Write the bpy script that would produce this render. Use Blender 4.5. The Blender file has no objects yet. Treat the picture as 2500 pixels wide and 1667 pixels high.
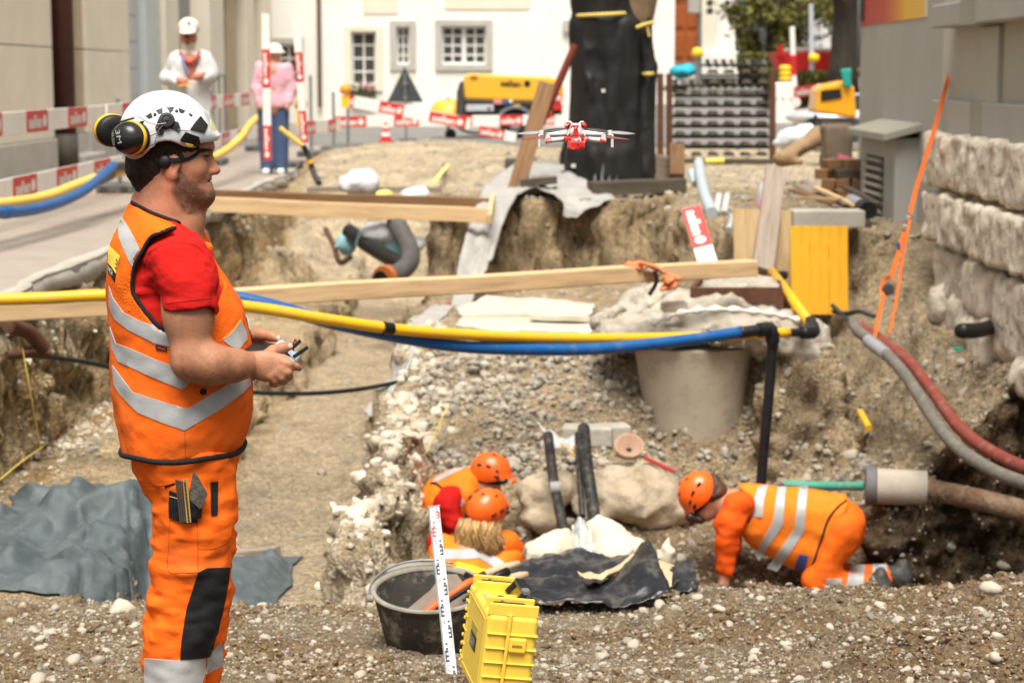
import bpy, bmesh, math, random
import numpy as np
from mathutils import Vector, Matrix
from mathutils.bvhtree import BVHTree
from mathutils.geometry import delaunay_2d_cdt

# ------------------------------------------------------------------ camera, sky, sun, exposure
scene = bpy.context.scene
FPX = 4861.0                      # focal length in photo pixels (70 mm on a 36 mm sensor)
CZ = 1.92                         # camera height above the foreground worker's ground
PITCH = math.atan((833.5 - 185.0) / FPX)
cd = bpy.data.cameras.new('camera')
cam = bpy.data.objects.new('camera', cd)
scene.collection.objects.link(cam)
cam.location = (0, 0, CZ)
cam.rotation_euler = (math.pi / 2 - PITCH, 0, 0)
cd.lens = 70; cd.sensor_width = 36; cd.clip_end = 600; cd.clip_start = 0.1
cd.dof.use_dof = True; cd.dof.focus_distance = 5.6; cd.dof.aperture_fstop = 4.8
scene.camera = cam

SUN_EL, SUN_AZ = math.radians(66), math.radians(182)     # azimuth: from +y towards +x
w = bpy.data.worlds.new('World'); scene.world = w; w.use_nodes = True
nt = w.node_tree
bg = nt.nodes['Background']
sky = nt.nodes.new('ShaderNodeTexSky'); sky.sky_type = 'NISHITA'; sky.sun_disc = False
sky.sun_elevation = SUN_EL; sky.sun_rotation = SUN_AZ; sky.dust_density = 4.0; sky.air_density = 1.0; sky.ozone_density = 1.0
hs = nt.nodes.new('ShaderNodeHueSaturation'); hs.inputs['Saturation'].default_value = 0.22   # a bright overcast sky is nearly colourless
wm = nt.nodes.new('ShaderNodeMix'); wm.data_type = 'RGBA'; wm.blend_type = 'MULTIPLY'
wm.inputs[0].default_value = 1.0; wm.inputs[7].default_value = (1.0, 0.975, 0.93, 1)
nt.links.new(sky.outputs[0], hs.inputs['Color']); nt.links.new(hs.outputs[0], wm.inputs[6]); nt.links.new(wm.outputs[2], bg.inputs[0])
bg.inputs[1].default_value = 0.085
sl = bpy.data.lights.new('sun', 'SUN'); sl.energy = 3.6; sl.angle = math.radians(38); sl.color = (1.0, 0.955, 0.885)
so = bpy.data.objects.new('sun', sl); scene.collection.objects.link(so)
sd = Vector((math.sin(SUN_AZ) * math.cos(SUN_EL), math.cos(SUN_AZ) * math.cos(SUN_EL), math.sin(SUN_EL)))
so.rotation_euler = sd.to_track_quat('Z', 'Y').to_euler(); so.location = (3, 6, 20)
vs = scene.view_settings
vs.view_transform = 'Standard'; vs.look = 'None'; vs.gamma = 1.0; vs.use_curve_mapping = False
vs.exposure = 0.74
scene.cycles.max_bounces = 6; scene.cycles.diffuse_bounces = 3; scene.cycles.glossy_bounces = 2
scene.cycles.transmission_bounces = 4; scene.cycles.transparent_max_bounces = 6
scene.cycles.sample_clamp_indirect = 4.0

# ------------------------------------------------------------------ pixel <-> place
CP, SP = math.cos(PITCH), math.sin(PITCH)
def raydir(px, py):
    dx = (px - 1250.0) / FPX; du = (833.5 - py) / FPX
    return Vector((dx, CP + du * SP, -SP + du * CP))
def at(px, py, Y):
    d = raydir(px, py); t = Y / d.y
    return Vector((d.x * t, Y, CZ + d.z * t))
def atz(px, py, Z):
    d = raydir(px, py); t = (Z - CZ) / d.z
    return Vector((d.x * t, d.y * t, Z))
def atx(px, py, X):
    d = raydir(px, py); t = X / d.x
    return Vector((X, d.y * t, CZ + d.z * t))
def proj(v):
    x, y, z = v[0], v[1], v[2] - CZ
    dep = y * CP - z * SP; up = y * SP + z * CP
    return (1250 + FPX * x / dep, 833.5 - FPX * up / dep)

# ------------------------------------------------------------------ noise
_rs = np.random.RandomState(7)
_perm = _rs.permutation(256); _perm = np.concatenate([_perm, _perm]); _val = _rs.rand(256) * 2 - 1
def vnoise(p):
    p = np.asarray(p, float); i = np.floor(p).astype(np.int64); f = p - i; u = f * f * f * (f * (f * 6 - 15) + 10)
    i &= 255
    def g(a, b, c):
        return _val[_perm[_perm[_perm[(i[:, 0] + a) & 255] + ((i[:, 1] + b) & 255)] + ((i[:, 2] + c) & 255)]]
    x, y, z = u[:, 0], u[:, 1], u[:, 2]
    def lx(b, c): return g(0, b, c) * (1 - x) + g(1, b, c) * x
    def ly(c): return lx(0, c) * (1 - y) + lx(1, c) * y
    return ly(0) * (1 - z) + ly(1) * z
def fbm(p, o=4, gain=.5, lac=2.03):
    p = np.asarray(p, float); s = 0; a = 1.0
    for k in range(o):
        s = s + a * vnoise(p + 17.3 * k); p = p * lac; a *= gain
    return s
def ss(a, b, x):
    t = np.clip((x - a) / (b - a), 0, 1); return t * t * (3 - 2 * t)
def cub(xk, yk, x):
    """smooth (monotone-ish hermite) interpolation through keys"""
    xk = np.asarray(xk, float); yk = np.asarray(yk, float)
    if xk[0] > xk[-1]: xk = xk[::-1]; yk = yk[::-1]
    d = np.diff(yk) / np.diff(xk); m = np.zeros_like(yk)
    m[1:-1] = np.where(d[1:] * d[:-1] > 0, 2 * d[1:] * d[:-1] / (d[1:] + d[:-1] + 1e-12), 0); m[0] = d[0]; m[-1] = d[-1]
    x = np.clip(x, xk[0], xk[-1]); i = np.clip(np.searchsorted(xk, x, side='right') - 1, 0, len(xk) - 2)
    h = xk[i + 1] - xk[i]; t = (x - xk[i]) / h
    return (2*t**3 - 3*t**2 + 1) * yk[i] + (t**3 - 2*t**2 + t) * h * m[i] + (-2*t**3 + 3*t**2) * yk[i+1] + (t**3 - t**2) * h * m[i+1]
def crom(pts, n):
    """Catmull-Rom curve through pts, n samples per span"""
    P = [np.array(p, float) for p in pts]; P = [2 * P[0] - P[1]] + P + [2 * P[-1] - P[-2]]; out = []
    for i in range(1, len(P) - 2):
        for k in range(n):
            t = k / n
            out.append(.5 * (2*P[i] + (P[i+1]-P[i-1])*t + (2*P[i-1]-5*P[i]+4*P[i+1]-P[i+2])*t*t + (-P[i-1]+3*P[i]-3*P[i+1]+P[i+2])*t**3))
    out.append(P[-2]); return out

# ------------------------------------------------------------------ materials
MATS = {}
def lin(*c):
    """sRGB 0-255 -> linear"""
    return tuple(((v/255+.055)/1.055)**2.4 if v > 10 else v/255/12.92 for v in c)
def M(name, c1, c2=None, scale=6.0, rough=.75, bump=0.0, bscale=40.0, metal=0.0, spec=.35, stretch=(1, 1, 1), alpha=1.0,
      speck=None, speckscale=60.0, speckamt=.35, coat=0.0, attr=None, island=0.0, sheen=0.0, trans=0.0, bdist=.01, weave=0, world=False):
    if name in MATS: return MATS[name]
    m = bpy.data.materials.new(name); m.use_nodes = True; t = m.node_tree; N = t.nodes; L = t.links
    b = N['Principled BSDF']; b.inputs['Roughness'].default_value = rough; b.inputs['Metallic'].default_value = metal
    b.inputs['Specular IOR Level'].default_value = spec; b.inputs['Coat Weight'].default_value = coat
    b.inputs['Alpha'].default_value = alpha; b.inputs['Sheen Weight'].default_value = sheen; b.inputs['Transmission Weight'].default_value = trans
    tc = N.new('ShaderNodeTexCoord'); mp = N.new('ShaderNodeMapping'); mp.inputs['Scale'].default_value = stretch
    if world:
        gp = N.new('ShaderNodeNewGeometry'); L.new(gp.outputs['Position'], mp.inputs[0])
    else:
        L.new(tc.outputs['Object'], mp.inputs[0])
    col = None
    if c2 is not None:
        n = N.new('ShaderNodeTexNoise'); n.inputs['Scale'].default_value = scale; n.inputs['Detail'].default_value = 7; n.inputs['Roughness'].default_value = .62
        L.new(mp.outputs[0], n.inputs['Vector'])
        r = N.new('ShaderNodeMapRange'); r.inputs[1].default_value = .32; r.inputs[2].default_value = .68; L.new(n.outputs[0], r.inputs[0])
        x = N.new('ShaderNodeMix'); x.data_type = 'RGBA'; x.inputs[6].default_value = (*c1, 1); x.inputs[7].default_value = (*c2, 1)
        L.new(r.outputs[0], x.inputs[0]); col = x.outputs[2]
        rr = N.new('ShaderNodeMapRange'); rr.inputs[3].default_value = max(0, rough - .12); rr.inputs[4].default_value = min(1, rough + .12)
        L.new(n.outputs[0], rr.inputs[0]); L.new(rr.outputs[0], b.inputs['Roughness'])
    def mixto(col, fac, c, blend='MIX'):
        x = N.new('ShaderNodeMix'); x.data_type = 'RGBA'; x.blend_type = blend
        if col is None: x.inputs[6].default_value = (*c1, 1)
        else: L.new(col, x.inputs[6])
        if isinstance(c, tuple): x.inputs[7].default_value = (*c, 1)
        else: L.new(c, x.inputs[7])
        if isinstance(fac, float): x.inputs[0].default_value = fac
        else: L.new(fac, x.inputs[0])
        return x.outputs[2]
    if attr:
        a = N.new('ShaderNodeAttribute'); a.attribute_name = attr; col = mixto(col, 1.0, a.outputs['Color'], 'MULTIPLY')
    if island:
        g = N.new('ShaderNodeNewGeometry'); r = N.new('ShaderNodeMapRange'); r.inputs[3].default_value = 1 - island; r.inputs[4].default_value = 1 + island
        L.new(g.outputs['Random Per Island'], r.inputs[0])
        cr = N.new('ShaderNodeCombineColor'); [L.new(r.outputs[0], cr.inputs[k]) for k in range(3)]
        col = mixto(col, 1.0, cr.outputs[0], 'MULTIPLY')
    if speck is not None:
        n = N.new('ShaderNodeTexNoise'); n.inputs['Scale'].default_value = speckscale; n.inputs['Detail'].default_value = 5; n.inputs['Roughness'].default_value = .7
        L.new(mp.outputs[0], n.inputs['Vector'])
        r = N.new('ShaderNodeMapRange'); r.inputs[1].default_value = .52; r.inputs[2].default_value = .66; r.inputs[4].default_value = speckamt
        L.new(n.outputs[0], r.inputs[0]); col = mixto(col, r.outputs[0], speck)
    if col is None: b.inputs['Base Color'].default_value = (*c1, 1)
    else: L.new(col, b.inputs['Base Color'])
    if bump:
        n = N.new('ShaderNodeTexNoise'); n.inputs['Scale'].default_value = bscale; n.inputs['Detail'].default_value = 6; n.inputs['Roughness'].default_value = .65
        L.new(mp.outputs[0], n.inputs['Vector']); h = n.outputs[0]
        if weave:
            v = N.new('ShaderNodeTexVoronoi'); v.inputs['Scale'].default_value = weave; L.new(mp.outputs[0], v.inputs['Vector'])
            ad = N.new('ShaderNodeMath'); ad.operation = 'MULTIPLY_ADD'; ad.inputs[1].default_value = .5; L.new(v.outputs[0], ad.inputs[0]); L.new(h, ad.inputs[2]); h = ad.outputs[0]
        bp = N.new('ShaderNodeBump'); bp.inputs['Strength'].default_value = bump; bp.inputs['Distance'].default_value = bdist
        L.new(h, bp.inputs['Height']); L.new(bp.outputs[0], b.inputs['Normal'])
    MATS[name] = m; return m

# ------------------------------------------------------------------ objects
COL = scene.collection
ORIG = {}
def tag(o, label, cat, group=None):
    o['label'] = label; o['category'] = cat
    if group: o['group'] = group
    return o
def thing(name, base, label, cat, group=None):
    o = bpy.data.objects.new(name, None); COL.objects.link(o); o.empty_display_size = .1
    o.location = base; ORIG[o.name] = Vector(base); return tag(o, label, cat, group)
class MB:
    def __init__(s): s.v = []; s.f = []
    def add(s, v, f):
        n = len(s.v); s.v += [tuple(p) for p in v]; s.f += [tuple(i + n for i in q) for q in f]; return s
    def box(s, c, size, R=None):
        """box of full size about centre c, rotated by matrix R"""
        hx, hy, hz = size[0]/2, size[1]/2, size[2]/2; v = []
        for z in (-hz, hz):
            for x, y in ((-hx, -hy), (hx, -hy), (hx, hy), (-hx, hy)):
                p = Vector((x, y, z)); p = (R @ p if R is not None else p) + Vector(c); v.append(p)
        return s.add(v, [(0, 3, 2, 1), (4, 5, 6, 7), (0, 1, 5, 4), (1, 2, 6, 5), (2, 3, 7, 6), (3, 0, 4, 7)])
    def beam(s, a, b, w, h, up=(0, 0, 1), roll=0, ext=0):
        a = Vector(a); b = Vector(b); d = (b - a).normalized(); a = a - d*ext; b = b + d*ext
        sx = d.cross(Vector(up)).normalized(); uz = sx.cross(d).normalized()
        if roll: q = Matrix.Rotation(roll, 3, d); sx = q @ sx; uz = q @ uz
        v = [p + sx*i*w/2 + uz*j*h/2 for p in (a, b) for i, j in ((-1, -1), (1, -1), (1, 1), (-1, 1))]
        return s.add(v, [(0, 1, 2, 3), (7, 6, 5, 4), (0, 4, 5, 1), (1, 5, 6, 2), (2, 6, 7, 3), (3, 7, 4, 0)])
    def tube(s, pts, r, n=10, cap=True, hollow=0):
        P = [Vector(p) for p in pts]; R = r if hasattr(r, '__len__') else [r] * len(P)
        d0 = (P[1] - P[0]).normalized(); up = Vector((0, 0, 1)) if abs(d0.z) < .9 else Vector((0, 1, 0)); sx = d0.cross(up).normalized(); v = []
        for i, p in enumerate(P):
            d = (P[min(i+1, len(P)-1)] - P[max(i-1, 0)]).normalized(); sx = (sx - d * sx.dot(d)).normalized(); sy = d.cross(sx)
            for k in range(n):
                a = 2*math.pi*k/n; v.append(p + sx*math.cos(a)*R[i] + sy*math.sin(a)*R[i])
        f = [(i*n+k, i*n+(k+1) % n, (i+1)*n+(k+1) % n, (i+1)*n+k) for i in range(len(P)-1) for k in range(n)]
        if cap: f += [tuple(range(n-1, -1, -1)), tuple((len(P)-1)*n + k for k in range(n))]
        return s.add(v, f)
    def lathe(s, prof, c=(0, 0, 0), n=32, axis=None, close=False, cap=True):
        """prof: list of (r, z); axis: matrix"""
        v = []; c = Vector(c)
        for r, z in prof:
            for k in range(n):
                a = 2*math.pi*k/n; p = Vector((r*math.cos(a), r*math.sin(a), z)); v.append((axis @ p if axis is not None else p) + c)
        m = len(prof); f = [(i*n+k, i*n+(k+1) % n, ((i+1) % m)*n+(k+1) % n, ((i+1) % m)*n+k) for i in range(m if close else m-1) for k in range(n)]
        if not close and cap:
            if prof[0][0] > 1e-6: f.append(tuple(range(n-1, -1, -1)))
            if prof[-1][0] > 1e-6: f.append(tuple((m-1)*n+k for k in range(n)))
        return s.add(v, f)
    def prism(s, poly, a, b):
        """poly: list of 3D points, extruded by vector a->b offsets"""
        n = len(poly); v = [Vector(p) + Vector(a) for p in poly] + [Vector(p) + Vector(b) for p in poly]
        return s.add(v, [tuple(range(n-1, -1, -1)), tuple(range(n, 2*n))] + [(i, (i+1) % n, n+(i+1) % n, n+i) for i in range(n)])
    def grid(s, G, thick=0.0):
        """G: array (nu,nv,3)"""
        nu, nv = len(G), len(G[0]); v = [tuple(G[i][j]) for i in range(nu) for j in range(nv)]
        return s.add(v, [(i*nv+j, (i+1)*nv+j, (i+1)*nv+j+1, i*nv+j+1) for i in range(nu-1) for j in range(nv-1)])
def obj(name, mb, mat, parent=None, smooth=False, bevel=0.0, solid=0.0, recalc=True, origin=None, sub=0, angle=40, seg=2):
    if isinstance(mb, tuple): V, Fc = mb
    else: V, Fc = mb.v, mb.f
    A = np.array([tuple(p) for p in V], float)
    if parent is not None: o0 = ORIG[parent.name]
    else:
        lo, hi = A.min(0), A.max(0); o0 = Vector(origin) if origin is not None else Vector(((lo[0]+hi[0])/2, (lo[1]+hi[1])/2, lo[2]))
    A = A - np.array(o0)
    me = bpy.data.meshes.new(name); me.from_pydata(A.tolist(), [], [tuple(int(i) for i in q) for q in Fc] if not isinstance(Fc, np.ndarray) else Fc.tolist()); me.update()
    if recalc and len(me.polygons) < 60000:
        bm = bmesh.new(); bm.from_mesh(me); bmesh.ops.recalc_face_normals(bm, faces=bm.faces); bm.to_mesh(me); bm.free()
    o = bpy.data.objects.new(name, me); COL.objects.link(o)
    if mat is not None: me.materials.append(mat)
    if smooth: me.polygons.foreach_set('use_smooth', [True]*len(me.polygons))
    if bevel:
        b = o.modifiers.new('bevel', 'BEVEL'); b.width = bevel; b.segments = seg; b.limit_method = 'ANGLE'; b.angle_limit = math.radians(angle)
    if solid:
        b = o.modifiers.new('solid', 'SOLIDIFY'); b.thickness = solid; b.offset = 0
    if sub:
        b = o.modifiers.new('sub', 'SUBSURF'); b.levels = sub; b.render_levels = sub
    if smooth == 'auto':
        me.polygons.foreach_set('use_smooth', [True]*len(me.polygons))
        bm = bmesh.new(); bm.from_mesh(me)
        for e in bm.edges:
            if len(e.link_faces) == 2 and e.calc_face_angle(0) > math.radians(angle): e.smooth = False
        bm.to_mesh(me); bm.free()
    if parent is not None: o.parent = parent
    else: o.location = o0
    ORIG[o.name] = Vector(o0)
    return o
def struct(o): o['kind'] = 'structure'; return o
def stuff(o): o['kind'] = 'stuff'; return o
def copy_tree(src, off, label=None, parent=None):
    c = src.copy(); COL.objects.link(c)
    if parent is None: c.location = src.location + Vector(off); ORIG[c.name] = ORIG[src.name] + Vector(off)
    else: c.parent = parent; ORIG[c.name] = ORIG[parent.name]
    if label: c['label'] = label
    for ch in list(src.children): copy_tree(ch, (0, 0, 0), None, c)
    return c
def bvh_of(o):
    me = o.data; off = ORIG[o.name]
    return BVHTree.FromPolygons([v.co + off for v in me.vertices], [tuple(p.vertices) for p in me.polygons])

# drape a pixel outline on a surface seen along the view rays: vertices land on the surface itself
def cast(px, py, bvh, off=.0, near=None):
    d = raydir(px, py).normalized(); loc, nor, i, t = bvh.ray_cast(Vector((0, 0, CZ)), d)
    if loc is None: return None
    if nor.dot(d) > 0: nor = -nor
    return loc + nor * off, nor
def drape(poly, bvh, step=5.0, off=.002, thick=.0025, fillmiss=True):
    """triangulated patch (verts, faces) from a closed pixel polygon"""
    poly = [tuple(map(float, p)) for p in poly]; B = []
    for i, a in enumerate(poly):
        b = poly[(i+1) % len(poly)]; n = max(1, int(math.hypot(b[0]-a[0], b[1]-a[1]) / step))
        B += [(a[0]+(b[0]-a[0])*k/n, a[1]+(b[1]-a[1])*k/n) for k in range(n)]
    nb = len(B); xs = [p[0] for p in B]; ys = [p[1] for p in B]; I = []
    def inside(x, y):
        c = False
        for i in range(nb):
            x1, y1 = B[i]; x2, y2 = B[i-1]
            if (y1 > y) != (y2 > y) and x < (x2-x1)*(y-y1)/(y2-y1)+x1: c = not c
        return c
    y = min(ys) + step*.5; r = 0
    while y < max(ys):
        x = min(xs) + step*.5 + (step*.5 if r % 2 else 0)
        while x < max(xs):
            if inside(x, y) and min((x-p[0])**2+(y-p[1])**2 for p in B) > (step*.45)**2: I.append((x, y))
            x += step
        y += step*.87; r += 1
    pts = [Vector(p) for p in B + I]
    v2, e2, f2, ov, oe, of = delaunay_2d_cdt(pts, [(i, (i+1) % nb) for i in range(nb)], [], 1, 1e-4)
    top = []; last = None; hits = [cast(p.x, p.y, bvh, off) for p in v2]
    good = [h[0] for h in hits if h]
    if not good: return [], []
    for p, h in zip(v2, hits):
        if h is None:
            # beyond the silhouette: use the nearest hit's depth
            best = min((q for q, g in zip(v2, hits) if g), key=lambda q: (q-p).length)
            Y = hits[list(v2).index(best)][0].y; top.append(at(p.x, p.y, Y))
        else: top.append(h[0])
    n = len(top); bot = []
    for p, h in zip(top, hits):
        bot.append(p - (h[1] if h else Vector((0, -1, 0))) * thick)
    F = [tuple(f) for f in f2]; cnt = {}
    for f in F:
        for i in range(3):
            e = (f[i], f[(i+1) % 3]); cnt[e] = 1
    rim = [e for e in cnt if (e[1], e[0]) not in cnt]
    F2 = F + [(e[1], e[0], e[0]+n, e[1]+n) for e in rim]
    return top + bot, F2
def patch(name, poly, bvh, mat, parent, step=5.0, off=.002, thick=.0025, smooth=True):
    V, F_ = drape(poly, bvh, step, off, thick)
    if not V: return None
    return obj(name, (V, F_), mat, parent, smooth='auto' if smooth else False, recalc=False, angle=60)
def line_on(pts, bvh, r, off=0.0, step=4.0, n=6):
    P = []
    cr = crom([(p[0], p[1], 0) for p in pts], 6)
    for p in cr:
        h = cast(p[0], p[1], bvh, off)
        if h: P.append(h[0])
    return MB().tube(P, r, n) if len(P) > 2 else MB()

TXT = {}
def text2d(s, bold=0.0):
    """outline text as flat 2D mesh: verts (x,y) normalised to height 1 (cap height), faces"""
    if s in TXT: return TXT[s]
    cu = bpy.data.curves.new('t', 'FONT'); cu.body = s; cu.size = 1; cu.offset = bold; cu.resolution_u = 3
    o = bpy.data.objects.new('t', cu); COL.objects.link(o); dg = bpy.context.evaluated_depsgraph_get()
    me = bpy.data.meshes.new_from_object(o.evaluated_get(dg)); V = np.array([v.co[:2] for v in me.vertices]); F_ = [tuple(p.vertices) for p in me.polygons]
    bpy.data.objects.remove(o); bpy.data.curves.remove(cu); bpy.data.meshes.remove(me)
    lo, hi = V.min(0), V.max(0); V = (V - lo) / (hi - lo); TXT[s] = (V, F_); return TXT[s]
def text_quad(mb, s, q, bold=.01):
    """put text into the 3D quad q = (lower-left, lower-right, upper-right, upper-left)"""
    V, F_ = text2d(s, bold); q = [Vector(p) for p in q]
    v = [(q[0]*(1-a)+q[1]*a)*(1-b) + (q[3]*(1-a)+q[2]*a)*b for a, b in V]
    return mb.add(v, F_)

# ------------------------------------------------------------------ implicit bodies (smooth unions), meshed by surface nets
class SDF:
    def __init__(s, lo, hi, h):
        s.h = h; s.lo = np.array(lo, float); n = np.ceil((np.array(hi) - s.lo) / h).astype(int) + 1
        s.n = n; s.v = np.full(tuple(n), .15, np.float32); s.ax = [s.lo[i] + h*np.arange(n[i]) for i in range(3)]
    def blk(s, lo, hi):
        a = np.clip(np.floor((np.array(lo) - s.lo)/s.h).astype(int), 0, s.n-1); b = np.clip(np.ceil((np.array(hi) - s.lo)/s.h).astype(int)+1, 1, s.n)
        sl = tuple(slice(a[i], max(b[i], a[i]+1)) for i in range(3))
        return sl, s.ax[0][sl[0]][:, None, None], s.ax[1][sl[1]][None, :, None], s.ax[2][sl[2]][None, None, :]
    def put(s, fn, lo, hi, k, sub=False):
        sl, X, Y, Z = s.blk(lo, hi); d = fn(X, Y, Z); a = s.v[sl]
        if sub:
            d = -d; h = np.maximum(k - np.abs(a - d), 0)/k if k > 0 else 0; s.v[sl] = np.maximum(a, d) + h*h*k/4
        else:
            h = np.maximum(k - np.abs(a - d), 0)/k if k > 0 else 0; s.v[sl] = np.minimum(a, d) - h*h*k/4
    def cone(s, a, b, ra, rb, k=.03, sub=False, flat=None, fs=1.0):
        """tapered capsule; flat: direction in which it is squeezed by fs"""
        a = np.array(a, float); b = np.array(b, float); R = max(ra, rb)*max(1, 1/fs) + k + .03; ba = b - a; L2 = max(ba @ ba, 1e-9)
        if flat is not None: fl = np.array(flat, float); fl /= np.linalg.norm(fl)
        def fn(X, Y, Z):
            x, y, z = X-a[0], Y-a[1], Z-a[2]; t = np.clip((x*ba[0]+y*ba[1]+z*ba[2])/L2, 0, 1)
            x = x - t*ba[0]; y = y - t*ba[1]; z = z - t*ba[2]; q = x*x+y*y+z*z
            if flat is not None: dd = x*fl[0]+y*fl[1]+z*fl[2]; q = q + dd*dd*(1/fs**2 - 1)
            return np.sqrt(q) - (ra + (rb-ra)*t)
        s.put(fn, np.minimum(a, b)-R, np.maximum(a, b)+R, k, sub); return s
    def ell(s, c, r, k=.03, R=None, sub=False):
        c = np.array(c, float); r = np.array(r, float); Rm = np.array(R) if R is not None else np.eye(3); m = r.max()+k+.03
        def fn(X, Y, Z):
            x, y, z = X-c[0], Y-c[1], Z-c[2]
            q = [Rm[0, i]*x + Rm[1, i]*y + Rm[2, i]*z for i in range(3)]
            k0 = np.sqrt(sum((q[i]/r[i])**2 for i in range(3))); k1 = np.sqrt(sum((q[i]/r[i]**2)**2 for i in range(3))) + 1e-9
            return k0*(k0-1)/k1
        s.put(fn, c-m, c+m, k, sub); return s
    def loft(s, zk, xk, ak, yk, bk, p=2.3, k=.02, z0=None, z1=None, sub=False):
        """stack of superellipses along z: centre x, half-depth a, centre y, half-width b"""
        z0 = min(zk) if z0 is None else z0; z1 = max(zk) if z1 is None else z1
        m = max(ak)+k+.03; mb = max(bk)+k+.03
        def fn(X, Y, Z):
            z = Z.ravel(); xc = cub(zk, xk, z); a = cub(zk, ak, z); yc = cub(zk, yk, z); b = cub(zk, bk, z)
            q = ((np.abs(X-xc)/a)**p + (np.abs(Y-yc)/b)**p)**(1/p); d = (q-1)*np.minimum(a, b)
            return np.maximum(d, np.maximum(z0 - Z, Z - z1))
        s.put(fn, (min(xk)-m, min(yk)-mb, z0-k-.03), (max(xk)+m, max(yk)+mb, z1+k+.03), k, sub); return s
    def noise(s, amp, scale, oct=3, seed=0, stretch=(1, 1, 1)):
        """wrinkles: only evaluated near the surface"""
        idx = np.argwhere(np.abs(s.v) < 4*s.h + amp)
        if len(idx) == 0: return s
        P = (s.lo + idx*s.h)*scale*np.array(stretch) + seed
        s.v[tuple(idx.T)] += (amp*fbm(P, oct)).astype(np.float32); return s
    def mesh(s, smooth=1):
        v = s.v; S = v < 0; nx, ny, nz = v.shape
        c = [S[i:nx-1+i, j:ny-1+j, k:nz-1+k] for i in (0, 1) for j in (0, 1) for k in (0, 1)]
        al = c[0].copy(); an = c[0].copy()
        for q in c[1:]: al &= q; an |= q
        act = an & ~al; I = np.argwhere(act); idx = np.full(act.shape, -1, np.int64); idx[act] = np.arange(len(I))
        off = np.array([(i, j, k) for i in (0, 1) for j in (0, 1) for k in (0, 1)])
        val = np.stack([v[I[:, 0]+o[0], I[:, 1]+o[1], I[:, 2]+o[2]] for o in off], 1).astype(float)
        acc = np.zeros((len(I), 3)); cnt = np.zeros(len(I))
        for a in range(8):
            for b in range(a+1, 8):
                if np.abs(off[a]-off[b]).sum() != 1: continue
                m = (val[:, a] < 0) != (val[:, b] < 0); t = np.where(m, val[:, a]/(val[:, a]-val[:, b]+1e-12), 0)
                acc += m[:, None]*(off[a] + (off[b]-off[a])*t[:, None]); cnt += m
        P = s.lo + (I + acc/cnt[:, None])*s.h; F_ = []
        for ax in range(3):
            A = [slice(0, n-1) if i == ax else slice(1, n-1) for i, n in enumerate(v.shape)]; B = list(A); B[ax] = slice(1, v.shape[ax])
            a = S[tuple(A)]; b = S[tuple(B)]; e = np.argwhere(a != b); e2 = e.copy()
            for i in range(3):
                if i != ax: e2[:, i] += 1
            u, w_ = [(1, 2), (2, 0), (0, 1)][ax]
            def cell(du, dw): q = e2.copy(); q[:, u] -= du; q[:, w_] -= dw; return idx[q[:, 0], q[:, 1], q[:, 2]]
            Q = np.stack([cell(1, 1), cell(0, 1), cell(0, 0), cell(1, 0)], 1)
            ins = a[tuple(e.T)]; Q[~ins] = Q[~ins][:, ::-1]; F_.append(Q)
        Q = np.concatenate(F_); Q = Q[(Q >= 0).all(1)]
        for _ in range(smooth):
            E = np.concatenate([Q[:, [0, 1]], Q[:, [1, 2]], Q[:, [2, 3]], Q[:, [3, 0]]]); s2 = np.zeros_like(P); n2 = np.zeros(len(P))
            np.add.at(s2, E[:, 0], P[E[:, 1]]); np.add.at(n2, E[:, 0], 1); np.add.at(s2, E[:, 1], P[E[:, 0]]); np.add.at(n2, E[:, 1], 1)
            P = P*.5 + .5*s2/np.maximum(n2, 1)[:, None]
        return P, Q
def vcol(o, name, C):
    a = o.data.color_attributes.new(name, 'FLOAT_COLOR', 'POINT'); C = np.concatenate([C, np.ones((len(C), 1))], 1).astype(np.float32); a.data.foreach_set('color', C.ravel())
def rot(ax, deg): return np.array(Matrix.Rotation(math.radians(deg), 3, ax))
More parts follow.
